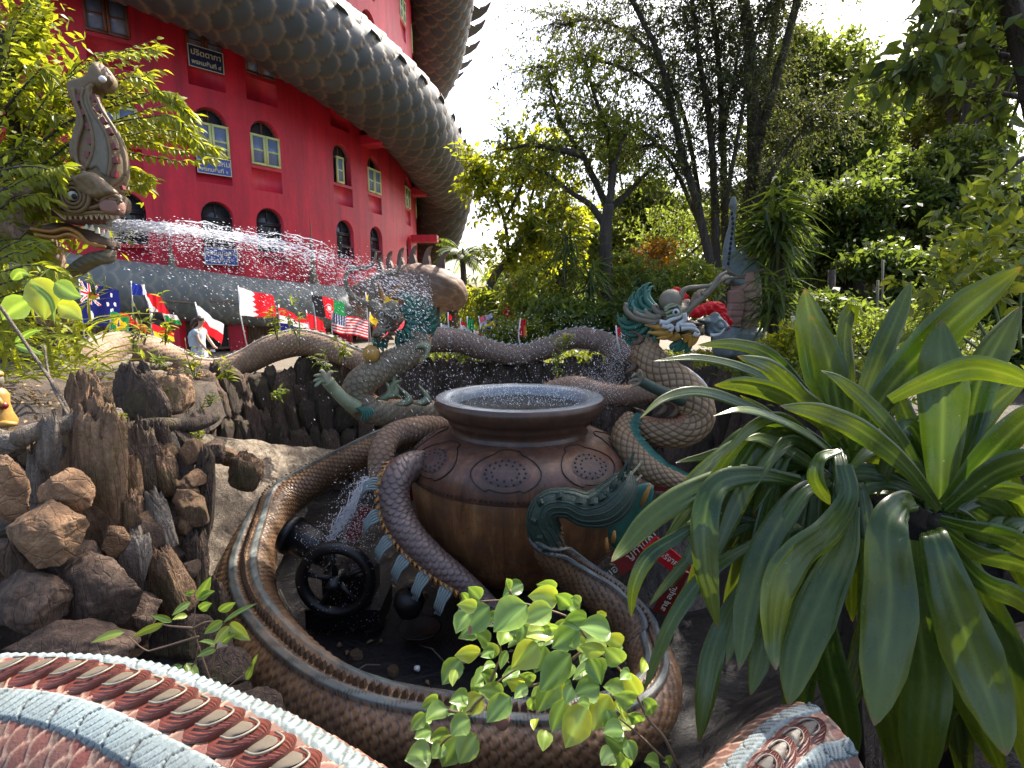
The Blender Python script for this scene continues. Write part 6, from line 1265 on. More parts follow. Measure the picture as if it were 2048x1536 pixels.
for p, r0 in (([(60, 680), (70, 560), (60, 420), (35, 320), (20, 200), (0, 60)], .10), ([(60, 440), (90, 380), (60, 330), (50, 250)], .06), ([(90, 400), (75, 330), (40, 270), (30, 180), (25, 90)], .04)): X = stem3(p, 6.5, .01); tr_.add(*tube_vf(X, np.linspace(r0, r0*.4, len(X)), 10))
tr_.add(np.concatenate(Wd.v), [np.concatenate(x) for x in Wd.f.values()]); tr_.build('trunk', M['bark'], rt); A.build('crown', M['leaf_yellow'], rt)
# undergrowth: arching blades and broad leaves on the left
A = Acc(); rg = np.random.default_rng(8)
for i in range(240):
    c = W(rg.random()*230-20, 640+rg.random()*130, 4.9+rg.random()*1.6); d = unit([rg.normal()*.8, -.3+rg.normal()*.4, .7]); A.add(*leaves_vf([c], [d], [[0, -.4, 1]], .26+.3*rg.random(), .028+.016*rg.random(), 'lance', .6, .3, [rg.random()]))
tag(A.build('undergrowth', M['leaf_yellow']), 'sunlit grassy blades and weeds under the left tree', kind='stuff')
def strap(name, pts, Ys, wpx, mat, parent, prof='strap', arch=.18, tilt=0., nw=13, seg=12, thick=0, roll=None, wav=.0, seed=0):
    """one broad leaf: photo points base->tip, distances, greatest width in photo pixels"""
    n = len(pts); Ys = np.interp(np.linspace(0, 1, n), np.linspace(0, 1, len(np.atleast_1d(Ys))), np.atleast_1d(Ys)); P = catmull(np.array([W(px, py, y) for (px, py), y in zip(pts, Ys)]), seg)
    P, _, s = resample(P, None, np.linalg.norm(np.diff(P, axis=0), axis=1).sum()/(seg*4)); m = len(P); t = np.linspace(0, 1, m); T = unit(np.gradient(P, axis=0)); view = unit(P-np.array([0, 0, E]))
    S = unit(np.cross(T, view)); N = np.cross(S, T); N = np.where((np.sum(N*view, 1) > 0)[:, None], -N, N)
    a = tilt+(roll if roll is not None else 0)*(t-.5); S2 = S*np.cos(a)[:, None]+N*np.sin(a)[:, None]; N2 = -S*np.sin(a)[:, None]+N*np.cos(a)[:, None]
    wm = wpx*MP(pts[0][0], pts[0][1], float(Ys.mean()))
    if prof == 'strap': w = np.interp(t, [0, .1, .35, .6, .8, .92, .985, 1], [.45, .5, .8, 1, .82, .46, .14, .01])
    else: w = np.interp(t, [0, .1, .25, .45, .7, .88, 1], [.05, .6, .92, 1, .7, .3, .01])
    u = np.linspace(-1, 1, nw); off = (-arch*(u**2)+.06*np.abs(np.sin(u*PI*1.0))*arch*3) if prof != 'strap' else -.05*u**2+.075*np.exp(-(u/.09)**2)*-1+.03*np.cos(u*9)
    V = P[:, None]+S2[:, None]*(u[None, :, None]*w[:, None, None]*wm/2)+N2[:, None]*(off[None, :, None]*w[:, None, None]*wm)+N2[:, None]*(wav*np.sin(t*17+seed)[:, None, None]*u[None, :, None]*wm)
    mid = np.tile(np.exp(-(u/.12)**2)+.30*(np.abs(u) > .93)+.10*np.exp(-((np.abs(u)-.5)/.1)**2), m)
    rnd = np.full(m*nw, RNG.random())
    return Acc().add(V.reshape(-1, 3), grid_faces(m, nw), dict(mid=mid, rnd=rnd, tip=np.repeat(t, nw), uu=np.tile(u, m))).build(name, mat, parent)
# ---------------------------------------------------------------- glossy strap-leaved plants, right foreground
m, t, b = node_mat('glossy_strap_leaf_blade'); v = coords(t); rn = attr(t, 'rnd')
c = ramp(t, rn, [(0, (.014, .036, .006)), (.6, (.028, .060, .008)), (1, (.046, .080, .012))])
c = mix(t, math_(t, 'MULTIPLY', attr(t, 'mid'), .55), c, (.13, .20, .06)); tp = ramp(t, attr(t, 'tip'), [(.55, (0, 0, 0)), (1, (1, 1, 1))]); n1 = noise(t, 7, 6, .6, v); c = mix(t, ramp(t, noise(t, 2.2, 5, .6, v), [(.48, (0, 0, 0)), (.66, (.7, .7, .7))]), c, (.075, .105, .016))
c = mix(t, math_(t, 'MULTIPLY', tp, .4), c, (.13, .16, .015)); c = mix(t, ramp(t, n1, [(.62, (0, 0, 0)), (.72, (.5, .5, .5))]), c, (.10, .12, .03)); c = mix(t, ramp(t, noise(t, 60, 3, .5, v), [(.72, (0, 0, 0)), (.76, (.6, .6, .6))]), c, (.25, .22, .15))
c = mix(t, math_(t, 'MULTIPLY', ramp(t, attr(t, 'tip'), [(.965, (0, 0, 0)), (1, (1, 1, 1))]), .9), c, (.16, .09, .04))
setc(t, b, c); b.inputs['Specular IOR Level'].default_value = .55; t.links.new(ramp(t, n1, [(.3, (.20,)*3), (.7, (.36,)*3)]), b.inputs['Roughness'])
wv = nn(t, 'ShaderNodeMath', operation='SINE'); t.links.new(math_(t, 'MULTIPLY', attr(t, 'uu'), 70.), wv.inputs[0])
bump(t, b, math_(t, 'ADD', wv.outputs[0], noise(t, 18, 6, .6, v)), .06, .003)
tr = nn(t, 'ShaderNodeBsdfTranslucent'); t.links.new(mix(t, 1., c, (2.2, 2.0, .5), 'MULTIPLY'), tr.inputs[0]); ms = nn(t, 'ShaderNodeMixShader'); ms.inputs[0].default_value = .3
t.links.new(b.outputs[0], ms.inputs[1]); t.links.new(tr.outputs[0], ms.inputs[2]); t.links.new(ms.outputs[0], t.nodes['Material Output'].inputs[0]); M['strap'] = m
pa = empty('strap_leaved_plant', W(1680, 960, 2.6), 'large glossy strap-leaved plant, the left clump with drooping leaves over the basin', 'plant', 'strap-leaved plants')
pb = empty('strap_leaved_plant', W(1880, 1010, 2.3), 'large glossy strap-leaved plant at the right edge with a deep green central rosette', 'plant', 'strap-leaved plants')
LA = [([(1690, 930), (1660, 830), (1640, 720), (1620, 640), (1608, 578)], (2.7, 2.9), 86, 0), ([(1700, 930), (1680, 830), (1662, 740), (1640, 670), (1622, 632)], (2.55, 2.65), 74, .1), ([(1700, 900), (1730, 790), (1770, 690), (1800, 620), (1822, 562)], (2.6, 2.8), 52, .3),
      ([(1700, 860), (1698, 760), (1690, 690), (1695, 640), (1704, 615), (1712, 650)], (2.7, 2.75), 48, .7), ([(1710, 900), (1770, 790), (1850, 700), (1930, 620), (2046, 532)], (2.5, 2.3), 92, .3), ([(1720, 900), (1760, 820), (1800, 760), (1835, 715), (1856, 692)], (2.8, 3.), 40, -.4),
      ([(1690, 900), (1650, 830), (1600, 790), (1540, 735), (1475, 712)], (2.5, 2.3), 50, .3), ([(1680, 880), (1620, 830), (1560, 790), (1490, 770), (1428, 770)], (2.45, 2.2), 48, -.2), ([(1660, 850), (1600, 770), (1540, 710), (1470, 688), (1395, 690)], (2.7, 2.6), 32, .2), ([(1650, 860), (1580, 790), (1500, 740), (1400, 715), (1305, 722)], (2.6, 2.4), 26, .6),
      ([(1660, 900), (1580, 850), (1480, 805), (1400, 782), (1330, 795), (1278, 838)], (2.4, 2.), 30, .5), ([(1690, 930), (1620, 870), (1540, 830), (1480, 818), (1425, 832)], (2.35, 2.1), 30, .9), ([(1670, 960), (1610, 920), (1560, 890), (1520, 876), (1488, 880)], (2.4, 2.2), 40, .5), ([(1670, 980), (1600, 900), (1540, 830), (1480, 790)], (2.5, 2.45), 24, .4),
      ([(1660, 960), (1600, 990), (1540, 1080), (1500, 1200), (1478, 1340)], (2.3, 1.8), 76, 0), ([(1650, 970), (1610, 985), (1560, 1060), (1520, 1150), (1470, 1270), (1452, 1330)], (2.2, 1.9), 50, .3), ([(1690, 930), (1700, 990), (1660, 1060), (1600, 1110), (1560, 1180), (1548, 1290), (1552, 1340)], (2.1, 1.75), 92, -.5),
      ([(1600, 965), (1520, 950), (1440, 965), (1410, 1030), (1412, 1140), (1436, 1258)], (2.25, 1.95), 66, .1), ([(1600, 960), (1500, 945), (1400, 975), (1310, 1030), (1248, 1095), (1222, 1124)], (2.3, 2.), 62, .15), ([(1440, 1020), (1360, 1070), (1300, 1110), (1268, 1170), (1262, 1235)], (2.15, 2.05), 38, .2), ([(1560, 1030), (1450, 1070), (1380, 1115), (1330, 1170), (1298, 1212)], (2.3, 2.15), 32, .5),
      ([(1600, 1050), (1500, 1090), (1410, 1150), (1350, 1230), (1310, 1320), (1288, 1385)], (2.2, 1.95), 40, .4), ([(1700, 1010), (1690, 1090), (1650, 1180), (1600, 1300), (1576, 1412)], (2.1, 1.75), 100, 0), ([(1590, 1120), (1560, 1180), (1530, 1270), (1515, 1330), (1500, 1392)], (2.05, 1.9), 58, .3),
      ([(1520, 1120), (1470, 1200), (1430, 1290), (1412, 1380), (1398, 1485)], (2.15, 1.9), 56, .2), ([(1560, 1080), (1500, 1040), (1420, 1030), (1350, 1050)], (2.35, 2.3), 30, .6), ([(1620, 1330), (1585, 1350), (1600, 1430), (1640, 1510), (1680, 1560)], (2.0, 1.85), 30, .4), ([(1600, 1020), (1530, 1000), (1450, 1010), (1370, 1060)], (2.5, 2.4), 44, .2), ([(1610, 1060), (1540, 1050), (1470, 1080), (1400, 1150)], (2.5, 2.4), 44, .2),
      ([(1640, 1000), (1560, 960), (1470, 905), (1400, 915), (1350, 925)], (2.6, 2.5), 26, .3), ([(1660, 1100), (1640, 1200), (1660, 1330), (1690, 1450), (1700, 1560)], (2.15, 2.0), 80, .2)]
rgx = np.random.default_rng(31)
for q in range(44):
    an = R(rgx.uniform(130, 290)); L = rgx.uniform(190, 380); x0, y0 = 1670+rgx.normal()*12, 950+rgx.normal()*20; bx = x0+math.cos(an)*L*.5; by = y0-math.sin(an)*L*.25-50; ex = x0+math.cos(an)*L; ey = y0-math.sin(an)*L*.5+rgx.uniform(40, 230)
    LA.append(([(x0, y0), ((x0+bx)/2, (y0+by)/2-18), (bx, by), ((bx+ex)/2, (by+ey)/2-20), (ex, ey)], (2.5, 2.1+.4*rgx.random()), rgx.uniform(30, 54), rgx.normal()*.4))
for i, (p, Ys, w, tl) in enumerate(LA): strap('leaf', p, Ys, w*.84, M['strap'], pa, 'strap', .16, tl, wav=.03, seed=i, roll=.3*math.sin(i*2.3))
LB = [([(1880, 1015), (1884, 900), (1886, 780), (1880, 700), (1882, 640)], (2.2, 2.35), 100, 0), ([(1890, 1010), (1930, 880), (1960, 760), (2000, 680), (2040, 612)], (2.25, 2.4), 74, -.2), ([(1780, 800), (1840, 770), (1930, 738), (2000, 745), (2080, 775)], (2.1, 1.9), 62, .3), ([(1880, 1020), (1810, 930), (1720, 860), (1640, 825), (1560, 812)], (2.15, 2.0), 56, .25),
      ([(1875, 1010), (1800, 880), (1740, 810), (1680, 760), (1640, 740)], (2.25, 2.3), 42, .4), ([(1890, 1010), (1960, 930), (2040, 850), (2120, 790)], (2.1, 1.9), 70, .2), ([(1890, 1020), (1980, 950), (2060, 920), (2140, 920)], (2.05, 1.8), 64, .3), ([(1870, 1010), (1850, 930), (1820, 850), (1790, 780), (1760, 740)], (2.35, 2.5), 44, .4),
      ([(1890, 1000), (1920, 900), (1980, 820), (2060, 750)], (2.3, 2.3), 60, .4), ([(1830, 1000), (1800, 1010), (1775, 1060), (1780, 1200), (1765, 1340), (1748, 1452)], (1.95, 1.6), 118, 0), ([(1860, 1060), (1870, 1080), (1900, 1180), (1950, 1320), (1990, 1430), (2012, 1512)], (1.85, 1.5), 128, -.1), ([(1880, 1040), (1950, 1060), (2020, 1080), (2100, 1130)], (2.0, 1.8), 60, .5),
      ([(1890, 1060), (1960, 1110), (2040, 1130), (2120, 1170)], (2.05, 1.9), 56, .6), ([(1890, 1080), (1960, 1160), (2040, 1200), (2110, 1260)], (2.1, 1.9), 60, .4), ([(1890, 1100), (1950, 1220), (2020, 1290), (2080, 1380)], (2.15, 2.0), 60, .5), ([(1820, 1080), (1830, 1200), (1850, 1350), (1840, 1480), (1835, 1600)], (2.05, 1.85), 110, .1), ([(1740, 1080), (1740, 1200), (1760, 1350), (1790, 1500), (1790, 1600)], (2.15, 2.0), 90, .3),
      ([(1900, 990), (1990, 980), (2060, 1000), (2130, 1050)], (2.1, 2.0), 56, .5), ([(1850, 960), (1800, 905), (1740, 900), (1690, 950)], (2.3, 2.25), 34, .7), ([(1860, 980), (1790, 900), (1830, 860), (1900, 845)], (2.5, 2.5), 34, .6), ([(1880, 1120), (1900, 1300), (1960, 1450), (2010, 1560)], (2.2, 2.1), 80, .3), ([(1680, 900), (1640, 915), (1630, 960), (1660, 1010)], (2.1, 2.05), 44, .6), ([(1900, 1060), (1990, 1250), (2040, 1420), (2060, 1560)], (2.1, 2.0), 90, .2)]
for q in range(22):
    an = R(rgx.uniform(-60, 170)); L = rgx.uniform(160, 300); x0, y0 = 1885+rgx.normal()*10, 1020+rgx.normal()*20; bx = x0+math.cos(an)*L*.5; by = y0-math.sin(an)*L*.5-30; ex = x0+math.cos(an)*L; ey = by+rgx.uniform(-60, 160)
    LB.append(([(x0, y0), ((x0+bx)/2, (y0+by)/2-14), (bx, by), ((bx+ex)/2, (by+ey)/2-18), (ex, ey)], (2.35, 2.3+.3*rgx.random()), rgx.uniform(34, 60), rgx.normal()*.4))
for q in range(12):
    x0, y0 = 1860+rgx.normal()*60, 1090+rgx.normal()*20; ex = x0+rgx.uniform(-160, 160); LB.append(([(x0, y0), (x0*.6+ex*.4, y0+90), (x0*.3+ex*.7, y0+230), (ex, y0+rgx.uniform(330, 520))], (2.4, 2.2), rgx.uniform(50, 80), rgx.normal()*.4))
for i, (p, Ys, w, tl) in enumerate(LB): strap('leaf', p, Ys, w*.84, M['strap'], pb, 'strap', .16, tl, wav=.03, seed=i+50, roll=.3*math.sin(i*1.7))
A = Acc().add(*tube_vf(np.array([W(1880, 1560, 2.5), W(1885, 1250, 2.45), W(1882, 1040, 2.3)]), [.09, .07, .05], 14)); A.build('stalk', M['bark'], pb)
A = Acc().add(*tube_vf(np.array([W(1700, 1560, 2.7), W(1690, 1250, 2.65), W(1690, 960, 2.65)]), [.08, .06, .045], 14)); A.build('stalk', M['bark'], pa)

# ---------------------------------------------------------------- fig sprig at the bottom and the sprigs beside it
k = lambda x, y: (700+x/2.926, 1100+y/2.926)
fs = empty('fig_sapling', W(1010, 1536, 1.5), 'bright green fig sapling with heart-pointed leaves rising at the bottom centre', 'plant', 'saplings in the foreground')
FL = [(935, 235, 915, 165, 50), (760, 290, 690, 215, 80), (690, 300, 650, 250, 40), (740, 340, 625, 320, 70), (700, 360, 620, 490, 90), (815, 330, 655, 500, 150), (1035, 320, 840, 480, 165), (1215, 290, 1040, 270, 110), (1195, 240, 1090, 200, 80), (1180, 345, 1000, 420, 110), (1290, 330, 1200, 260, 90), (1345, 320, 1290, 285, 60), (1385, 400, 1240, 430, 95), (1345, 360, 1270, 350, 80),
      (1525, 480, 1340, 450, 120), (1480, 400, 1445, 360, 55), (1590, 560, 1480, 520, 90), (1590, 660, 1485, 570, 100), (1190, 460, 1030, 510, 125), (1010, 430, 985, 570, 70), (1335, 455, 1180, 575, 130), (1485, 500, 1330, 590, 150), (1480, 610, 1340, 560, 90), (1100, 550, 940, 700, 140), (815, 550, 725, 490, 80), (845, 590, 765, 625, 60), (760, 600, 610, 620, 90), (650, 640, 540, 790, 100), (620, 700, 600, 800, 45), (920, 590, 880, 700, 50),
      (845, 770, 765, 720, 75), (1000, 800, 915, 770, 75), (1075, 770, 985, 730, 70), (1040, 800, 960, 870, 60), (1290, 610, 1110, 830, 165), (1140, 560, 1080, 720, 100), (1400, 620, 1470, 790, 95), (1460, 800, 1310, 850, 120), (1520, 850, 1420, 1060, 130), (1390, 910, 1260, 1160, 140), (1210, 750, 1100, 950, 120), (1290, 760, 1200, 880, 80), (1260, 870, 1180, 1070, 110), (1220, 760, 1250, 950, 70), (940, 860, 800, 1010, 110), (895, 850, 750, 820, 90), (770, 850, 660, 960, 100),
      (690, 860, 580, 890, 80), (570, 930, 440, 1000, 100), (515, 880, 415, 920, 80), (440, 960, 355, 1060, 80), (475, 1060, 375, 1100, 75), (580, 1090, 455, 1120, 80), (475, 1190, 320, 1230, 120), (550, 1130, 480, 1220, 80), (700, 990, 590, 1090, 100), (740, 1080, 640, 1250, 130), (640, 1090, 540, 1270, 130), (1640, 720, 1580, 760, 60), (1690, 850, 1580, 700, 85), (1610, 830, 1480, 800, 90), (1660, 900, 1540, 850, 90), (1770, 960, 1710, 870, 75), (1620, 960, 1530, 910, 80), (1600, 1060, 1480, 1070, 100),
      (1610, 1180, 1490, 1090, 100), (1540, 1190, 1470, 1260, 90), (1620, 1110, 1660, 1240, 70), (1700, 1010, 1620, 960, 70), (1610, 1290, 1580, 1180, 90), (1810, 1260, 1720, 1240, 80), (1880, 1250, 1830, 1240, 50), (930, 480, 880, 560, 80), (860, 620, 800, 540, 60), (1130, 520, 1060, 560, 60), (1380, 560, 1280, 560, 70), (1500, 700, 1400, 680, 80), (1300, 800, 1260, 900, 70), (1120, 470, 1240, 460, 60), (1050, 930, 1110, 860, 50), (1400, 900, 1330, 900, 60), (1500, 930, 1520, 1080, 80)]
for i, (x0, y0, x1, y1, w) in enumerate(FL):
    a, b = k(x0, y0), k(x1, y1); Y = 1.55+.28*((i*37) % 11)/11; m_ = ((a[0]+b[0])/2+RNG.normal()*2, (a[1]+b[1])/2-3); strap('leaf', [a, m_, b], (Y, Y-.04), w/2.926*1.3, M['leaf_ficus'], fs, 'ovate', -.12-.08*RNG.random(), RNG.normal()*.35, 7, 7, roll=.2*RNG.normal())
rgf = np.random.default_rng(77)
for q in range(46):
    t_ = rgf.random(); cx, cy = [(1050, 420), (900, 700), (650, 950), (1400, 700), (1500, 950), (1200, 900), (1300, 500)][q % 7]; x0 = cx+rgf.normal()*130; y0 = cy+rgf.normal()*110; an = rgf.uniform(1.6, 4.4); L = rgf.uniform(80, 170); x1, y1 = x0+math.cos(an)*L, y0+abs(math.sin(an))*L*.8
    a, b = k(x0, y0), k(x1, y1); strap('leaf', [a, ((a[0]+b[0])/2, (a[1]+b[1])/2-4), b], (1.86, 1.8), L*.62/2.926, M['leaf_ficus'], fs, 'ovate', -.15, rgf.normal()*.4, 7, 6)
A = Acc()
for p in ([(1920, 1270), (1840, 1100), (1740, 980), (1640, 780), (1560, 680), (1420, 560), (1330, 440), (1250, 380), (1050, 320), (900, 295), (760, 300)], [(1840, 1230), (1700, 1090), (1580, 990)], [(640, 1260), (700, 960), (790, 850), (870, 770), (1000, 690), (1110, 700)], [(880, 620), (870, 520), (860, 460), (830, 420)], [(790, 850), (880, 640), (930, 660)], [(660, 660), (760, 610), (850, 590)], [(450, 1250), (560, 1110), (620, 1080)], [(1300, 640), (1350, 600), (1420, 560)], [(1250, 520), (1180, 520), (1100, 540)], [(935, 235), (950, 300)], [(570, 940), (680, 950), (760, 880)], [(1000, 800), (1110, 780), (1190, 700)]): X = catmull(PT([k(*q) for q in p], 1.72), 5); A.add(*tube_vf(X, np.linspace(.006, .0022, len(X)), 7))
A.build('stem', M['stem'], fs)
for (x0, y0, x1, y1) in ((702, 440, 702, 500),): strap('young_bud', [k(x0, y0), k(x0, 470), k(x1, y1)], 1.6, 8, M['pink_cement'], fs, 'ovate', .1, 0, 5, 6)
tag(ellipsoid(Acc(), W(*k(890, 990), 1.9), .03, .03, .045, 12).build('pale_fruit', M['pink_cement']), 'pale pinkish fruit hanging under a fig leaf', 'fruit')
k2 = lambda x, y: (x/2.415, 900+y/2.415)
sg = empty('leafy_sprig', W(430, 1400, 2.2), 'thin upright sprig with a few pale pointed leaves left of the fig sapling', 'plant', 'saplings in the foreground')
for i, (x0, y0, x1, y1, w) in enumerate([(790, 835, 635, 905, 55), (600, 880, 440, 930, 50), (960, 720, 1020, 610, 60), (935, 690, 890, 700, 40), (960, 720, 1040, 680, 45), (920, 735, 830, 800, 40), (830, 830, 725, 800, 35), (905, 800, 830, 820, 35), (965, 770, 1025, 740, 55), (1060, 780, 1140, 735, 55), (1080, 830, 1245, 740, 40), (1075, 825, 985, 890, 60), (1110, 840, 1210, 920, 85), (1110, 850, 1035, 940, 50), (1070, 930, 1140, 890, 50), (1040, 940, 960, 925, 36), (1045, 960, 950, 1000, 40), (1190, 1110, 1230, 1030, 36), (1220, 1040, 1245, 985, 20), (880, 1040, 800, 1100, 50), (900, 1030, 960, 1130, 60), (905, 1030, 900, 1140, 50), (1010, 1160, 940, 1150, 36)]):
    a, b = k2(x0, y0), k2(x1, y1); strap('leaf', [a, ((a[0]+b[0])/2, (a[1]+b[1])/2-2), b], (2.2, 2.15), w/2.415*.9, M['leaf_ficus'], sg, 'ovate', -.15, RNG.normal()*.4, 7, 6)
A = Acc()
for p in ([(1040, 1200), (1010, 1100), (960, 950), (935, 850), (950, 720)], [(935, 860), (820, 850), (780, 840)], [(960, 900), (760, 960), (700, 965), (620, 900)], [(1020, 1080), (1040, 960), (1080, 840), (1200, 760)], [(1040, 1200), (1120, 1130), (1210, 1060), (1235, 990)], [(935, 860), (1000, 830), (1070, 830)], [(960, 950), (940, 1030), (890, 1040)]): X = catmull(PT([k2(*q) for q in p], 2.2), 5); A.add(*tube_vf(X, np.linspace(.0055, .002, len(X)), 7))
A.build('stem', M['stem'], sg)
# weeds along the wall top and the rocks
def weed(px, py, Y, hpx, lab, mat='leaf_bright', n=26, seed=0, L=.1):
    rg = np.random.default_rng(seed); b = W(px, py, Y); rt = empty('weed', b, lab, 'plant', 'weeds on the rocks'); A, B = Acc(), Acc(); H_ = hpx*MP(px, py, Y)
    for q in range(4):
        tp = b+np.array([rg.normal()*.25*H_, rg.normal()*.1, H_*(.6+.4*rg.random())]); P = catmull(np.array([b, (b+tp)/2+rg.normal(size=3)*.03, tp]), 5); A.add(*tube_vf(P, np.linspace(.008, .003, len(P)), 5)); i = rg.integers(2, len(P), n//4)
        B.add(*leaves_vf(P[i], unit(rg.normal(size=(n//4, 3))*[1, .7, .4]+[0, 0, .2]), np.tile([0, -.3, 1.], (n//4, 1)), L*(.6+.7*rg.random(n//4)), L*.36, 'lance', .3, .25, rg.random(n//4)))
    A.build('stem', M['stem_green'], rt); B.build('leaves', M[mat], rt)
WD = [(288, 690, 8.0, 110, 'tall weed with yellow leaves in front of the blue flag'), (330, 690, 8.2, 60, 'weed beside the tall yellow-leaved one, before the red and yellow flag'), (555, 680, 8.6, 70, 'weed growing behind the naga hump below the tricolour flag'), (600, 690, 8.6, 110, 'taller bushy weed right of the white and red flag'), (690, 720, 8.6, 50, 'bright weed under the striped flag'), (390, 760, 7.6, 90, 'thin-stemmed weed before the person'), (310, 740, 7.2, 40, 'small weed on the sagging naga'), (460, 770, 7.6, 60, 'leafy weed right of the person'), (345, 790, 5.6, 26, 'low weed beside the squat brown rock'), (420, 812, 6.0, 24, 'tiny weed on the rocks above the dark log'), (250, 860, 3.95, 34, 'fresh green seedling at the butt of the dark log'), (385, 880, 4.6, 44, 'weed hanging below the dark log'), (560, 800, 9.2, 26, 'tiny weed on the shaded wall stones'), (1128, 700, 9.0, 40, 'bright green leafy shoot on the rising naga'), (1115, 745, 8.9, 44, 'pale green shoot hanging from the naga wall'), (655, 760, 8.5, 60, 'dark weed behind the dragon claw'), (60, 590, 4.6, 60, 'broad-leaved seedling at the left edge'), (190, 590, 5.4, 40, 'leafy shoot under the naga chin'), (265, 700, 7.4, 60, 'weed with a bare brown stem on the naga hump')]
for i, (px, py, Y, h, lab) in enumerate(WD): weed(px, py, Y, h, lab, 'leaf_yellow' if i % 3 else 'leaf_bright', 30, 1000+i, .14 if Y > 7 else .07)
for i, (p, w) in enumerate([([(60, 560), (85, 590), (90, 640)], 62), ([(110, 565), (140, 585), (165, 595)], 40), ([(60, 600), (25, 620), (5, 640)], 50), ([(115, 610), (140, 620), (165, 640)], 42), ([(30, 690), (60, 700), (88, 712)], 16), ([(30, 685), (60, 665), (85, 660)], 14), ([(25, 560), (40, 545), (60, 550)], 20), ([(60, 565), (100, 600), (110, 650)], 12)]):
    tag(strap('broad_leaf', p, 4.4, w, M['leaf_ficus'], None, 'ovate', -.1, .2, 7, 8), ['large rounded leaf lit from behind at the upper left of the bank', 'broad ribbed leaf beside the large rounded one', 'dull broad leaf touching the left edge', 'pale broad leaf before the blue flag corner', 'narrow pale leaf pointing right at the left edge', 'narrow leaf arching over the pale one', 'small bent leaf above the rounded one', 'long thin yellow leaf hanging down the bank'][i], 'leaf', 'broad leaves on the left bank')
for (p, r, lab) in (([(0, 612, 3.9), (60, 700, 3.9), (120, 790, 3.7), (152, 856, 3.5)], .012, 'long bare stick slanting down to the tall petrified column'), ([(88, 690, 3.9), (100, 760, 3.8), (125, 810, 3.6), (140, 835, 3.5)], .008, 'thin crooked twig beside the long bare stick')):
    X = catmull(PT(p), 6); tag(Acc().add(*tube_vf(X, r, 8)).build('stick', M['log']), lab, 'stick')
# ================================================================ flags
def flag(label, cor, Y, pat, cols, pole=True, pole_bot=None, wave=.05, n=(26, 18), seed=0, name='flag'):
    Y = Y if cor[0][0] < 860 else Y-2.9
    c = [W(x, y, Y) for x, y in cor]; rg = np.random.default_rng(seed+3); ph = rg.random()*6; nu, nv = n; V = []
    for j in range(nv+1):
        for i in range(nu+1):
            u, v = i/nu, j/nv; p = (c[0]*(1-u)+c[1]*u)*(1-v)+(c[3]*(1-u)+c[2]*u)*v; p = p+np.array([0, wave*math.sin(u*8+ph+v*2.5)*u**.5+wave*.5*math.sin(u*17+v*5+ph), .012*math.sin(u*9+ph)]); V.append(p)
    f = grid_faces(nv+1, nu+1); mi = []
    for j in range(nv):
        for i in range(nu): mi.append(pat((i+.5)/nu, (j+.5)/nv))
    rt = empty(name, c[3], label, 'flag', 'national flags around the tower garden'); under(mesh_obj('cloth', np.array(V), f, [FC[q] for q in cols], None, True, None, mi), rt)
    if pole:
        pb_ = pole_bot or (cor[3][0]+6, 705); Acc().add(*tube_vf(np.array([W(cor[0][0], cor[0][1]-4, Y), c[3], W(*pb_, Y)]), .013, 7)).build('pole', M['white'], rt)
def star5(u, v, cu, cv, r, asp=1.6):
    dx, dy = (u-cu)*asp, v-cv; a = math.atan2(dx, -dy) % (2*PI/5)-PI/5; return math.hypot(dx, dy) < r*.42/max(.3, math.cos(a) if False else .38+.62*abs(a)/(PI/5)*.0+(1-abs(a)/(PI/5))*.55)
flag('white and red flag with a serrated edge, flying tall left of centre', [(476, 575), (546, 592), (556, 634), (481, 632)], 13., lambda u, v: 0 if u < .38+.12*(1-abs(((v*5) % 1)*2-1)) else 1, ['white', 'red'], n=(44, 40), pole_bot=(496, 702))
flag('white over red flag drooping beside the person', [(390, 608), (447, 650), (443, 690), (402, 655)], 13.6, lambda u, v: 0 if v < .5 else 1, ['white', 'red'], seed=1)
flag('red, white and blue horizontally striped flag behind the bushy weed', [(557, 613), (612, 640), (622, 668), (560, 660)], 13.2, lambda u, v: min(2, int(v*3)), ['red', 'white', 'navy'], seed=2)
flag('plain red flag hanging left of the black, red and green one', [(612, 624), (645, 640), (658, 682), (620, 664)], 13.1, lambda u, v: 0, ['red'], seed=3)
flag('black, red and green upright-striped flag with a pale emblem', [(623, 588), (688, 604), (692, 648), (630, 630)], 12.9, lambda u, v: 3 if (.03 < abs(math.hypot((u-.5)*1.5, v-.5)-.14) < .055 or (abs(u-.5) < .04 and abs(v-.5) < .08)) else min(2, int(u*3)), ['black', 'red', 'green', 'white'], n=(42, 30), seed=4)
flag('striped red and white flag with a starred blue corner', [(664, 626), (737, 640), (737, 676), (664, 664)], 12.7, lambda u, v: (0 if ((u*15) % 1-.5)**2+((v*13) % 1-.5)**2 > .09 else 1)+2 if (u < .4 and v < .54) else int(v*13) % 2, ['red', 'white', 'navy', 'white'], n=(60, 52), seed=5)
for i, (cr, lab) in enumerate((([(731, 588), (762, 607), (772, 614), (733, 606)], 'small yellow pennant left of the dragon antlers'), ([(769, 591), (797, 603), (792, 612), (768, 608)], 'yellow flag behind the dragon forehead'), ([(740, 628), (756, 642), (752, 654), (738, 640)], 'folded yellow flag end under the dragon chin'))): flag(lab, cr, 13.8, lambda u, v: 0, ['yellow'], seed=6+i, wave=.03)
def aus(u, v):
    if u < .5 and v < .5:
        x, y = u*2, v*2; d = min(abs(x-y), abs(x+y-1)); c_ = min(abs(x-.5)*1.6, abs(y-.5)); return 2 if c_ < .07 or d < .04 else (1 if c_ < .13 or d < .10 else 0)
    for cu, cv, r in ((.25, .76, .12), (.75, .2, .06), (.63, .45, .06), (.87, .4, .06), (.75, .82, .06), (.8, .56, .035)):
        if math.hypot((u-cu)*1.7, v-cv) < r: return 1
    return 0
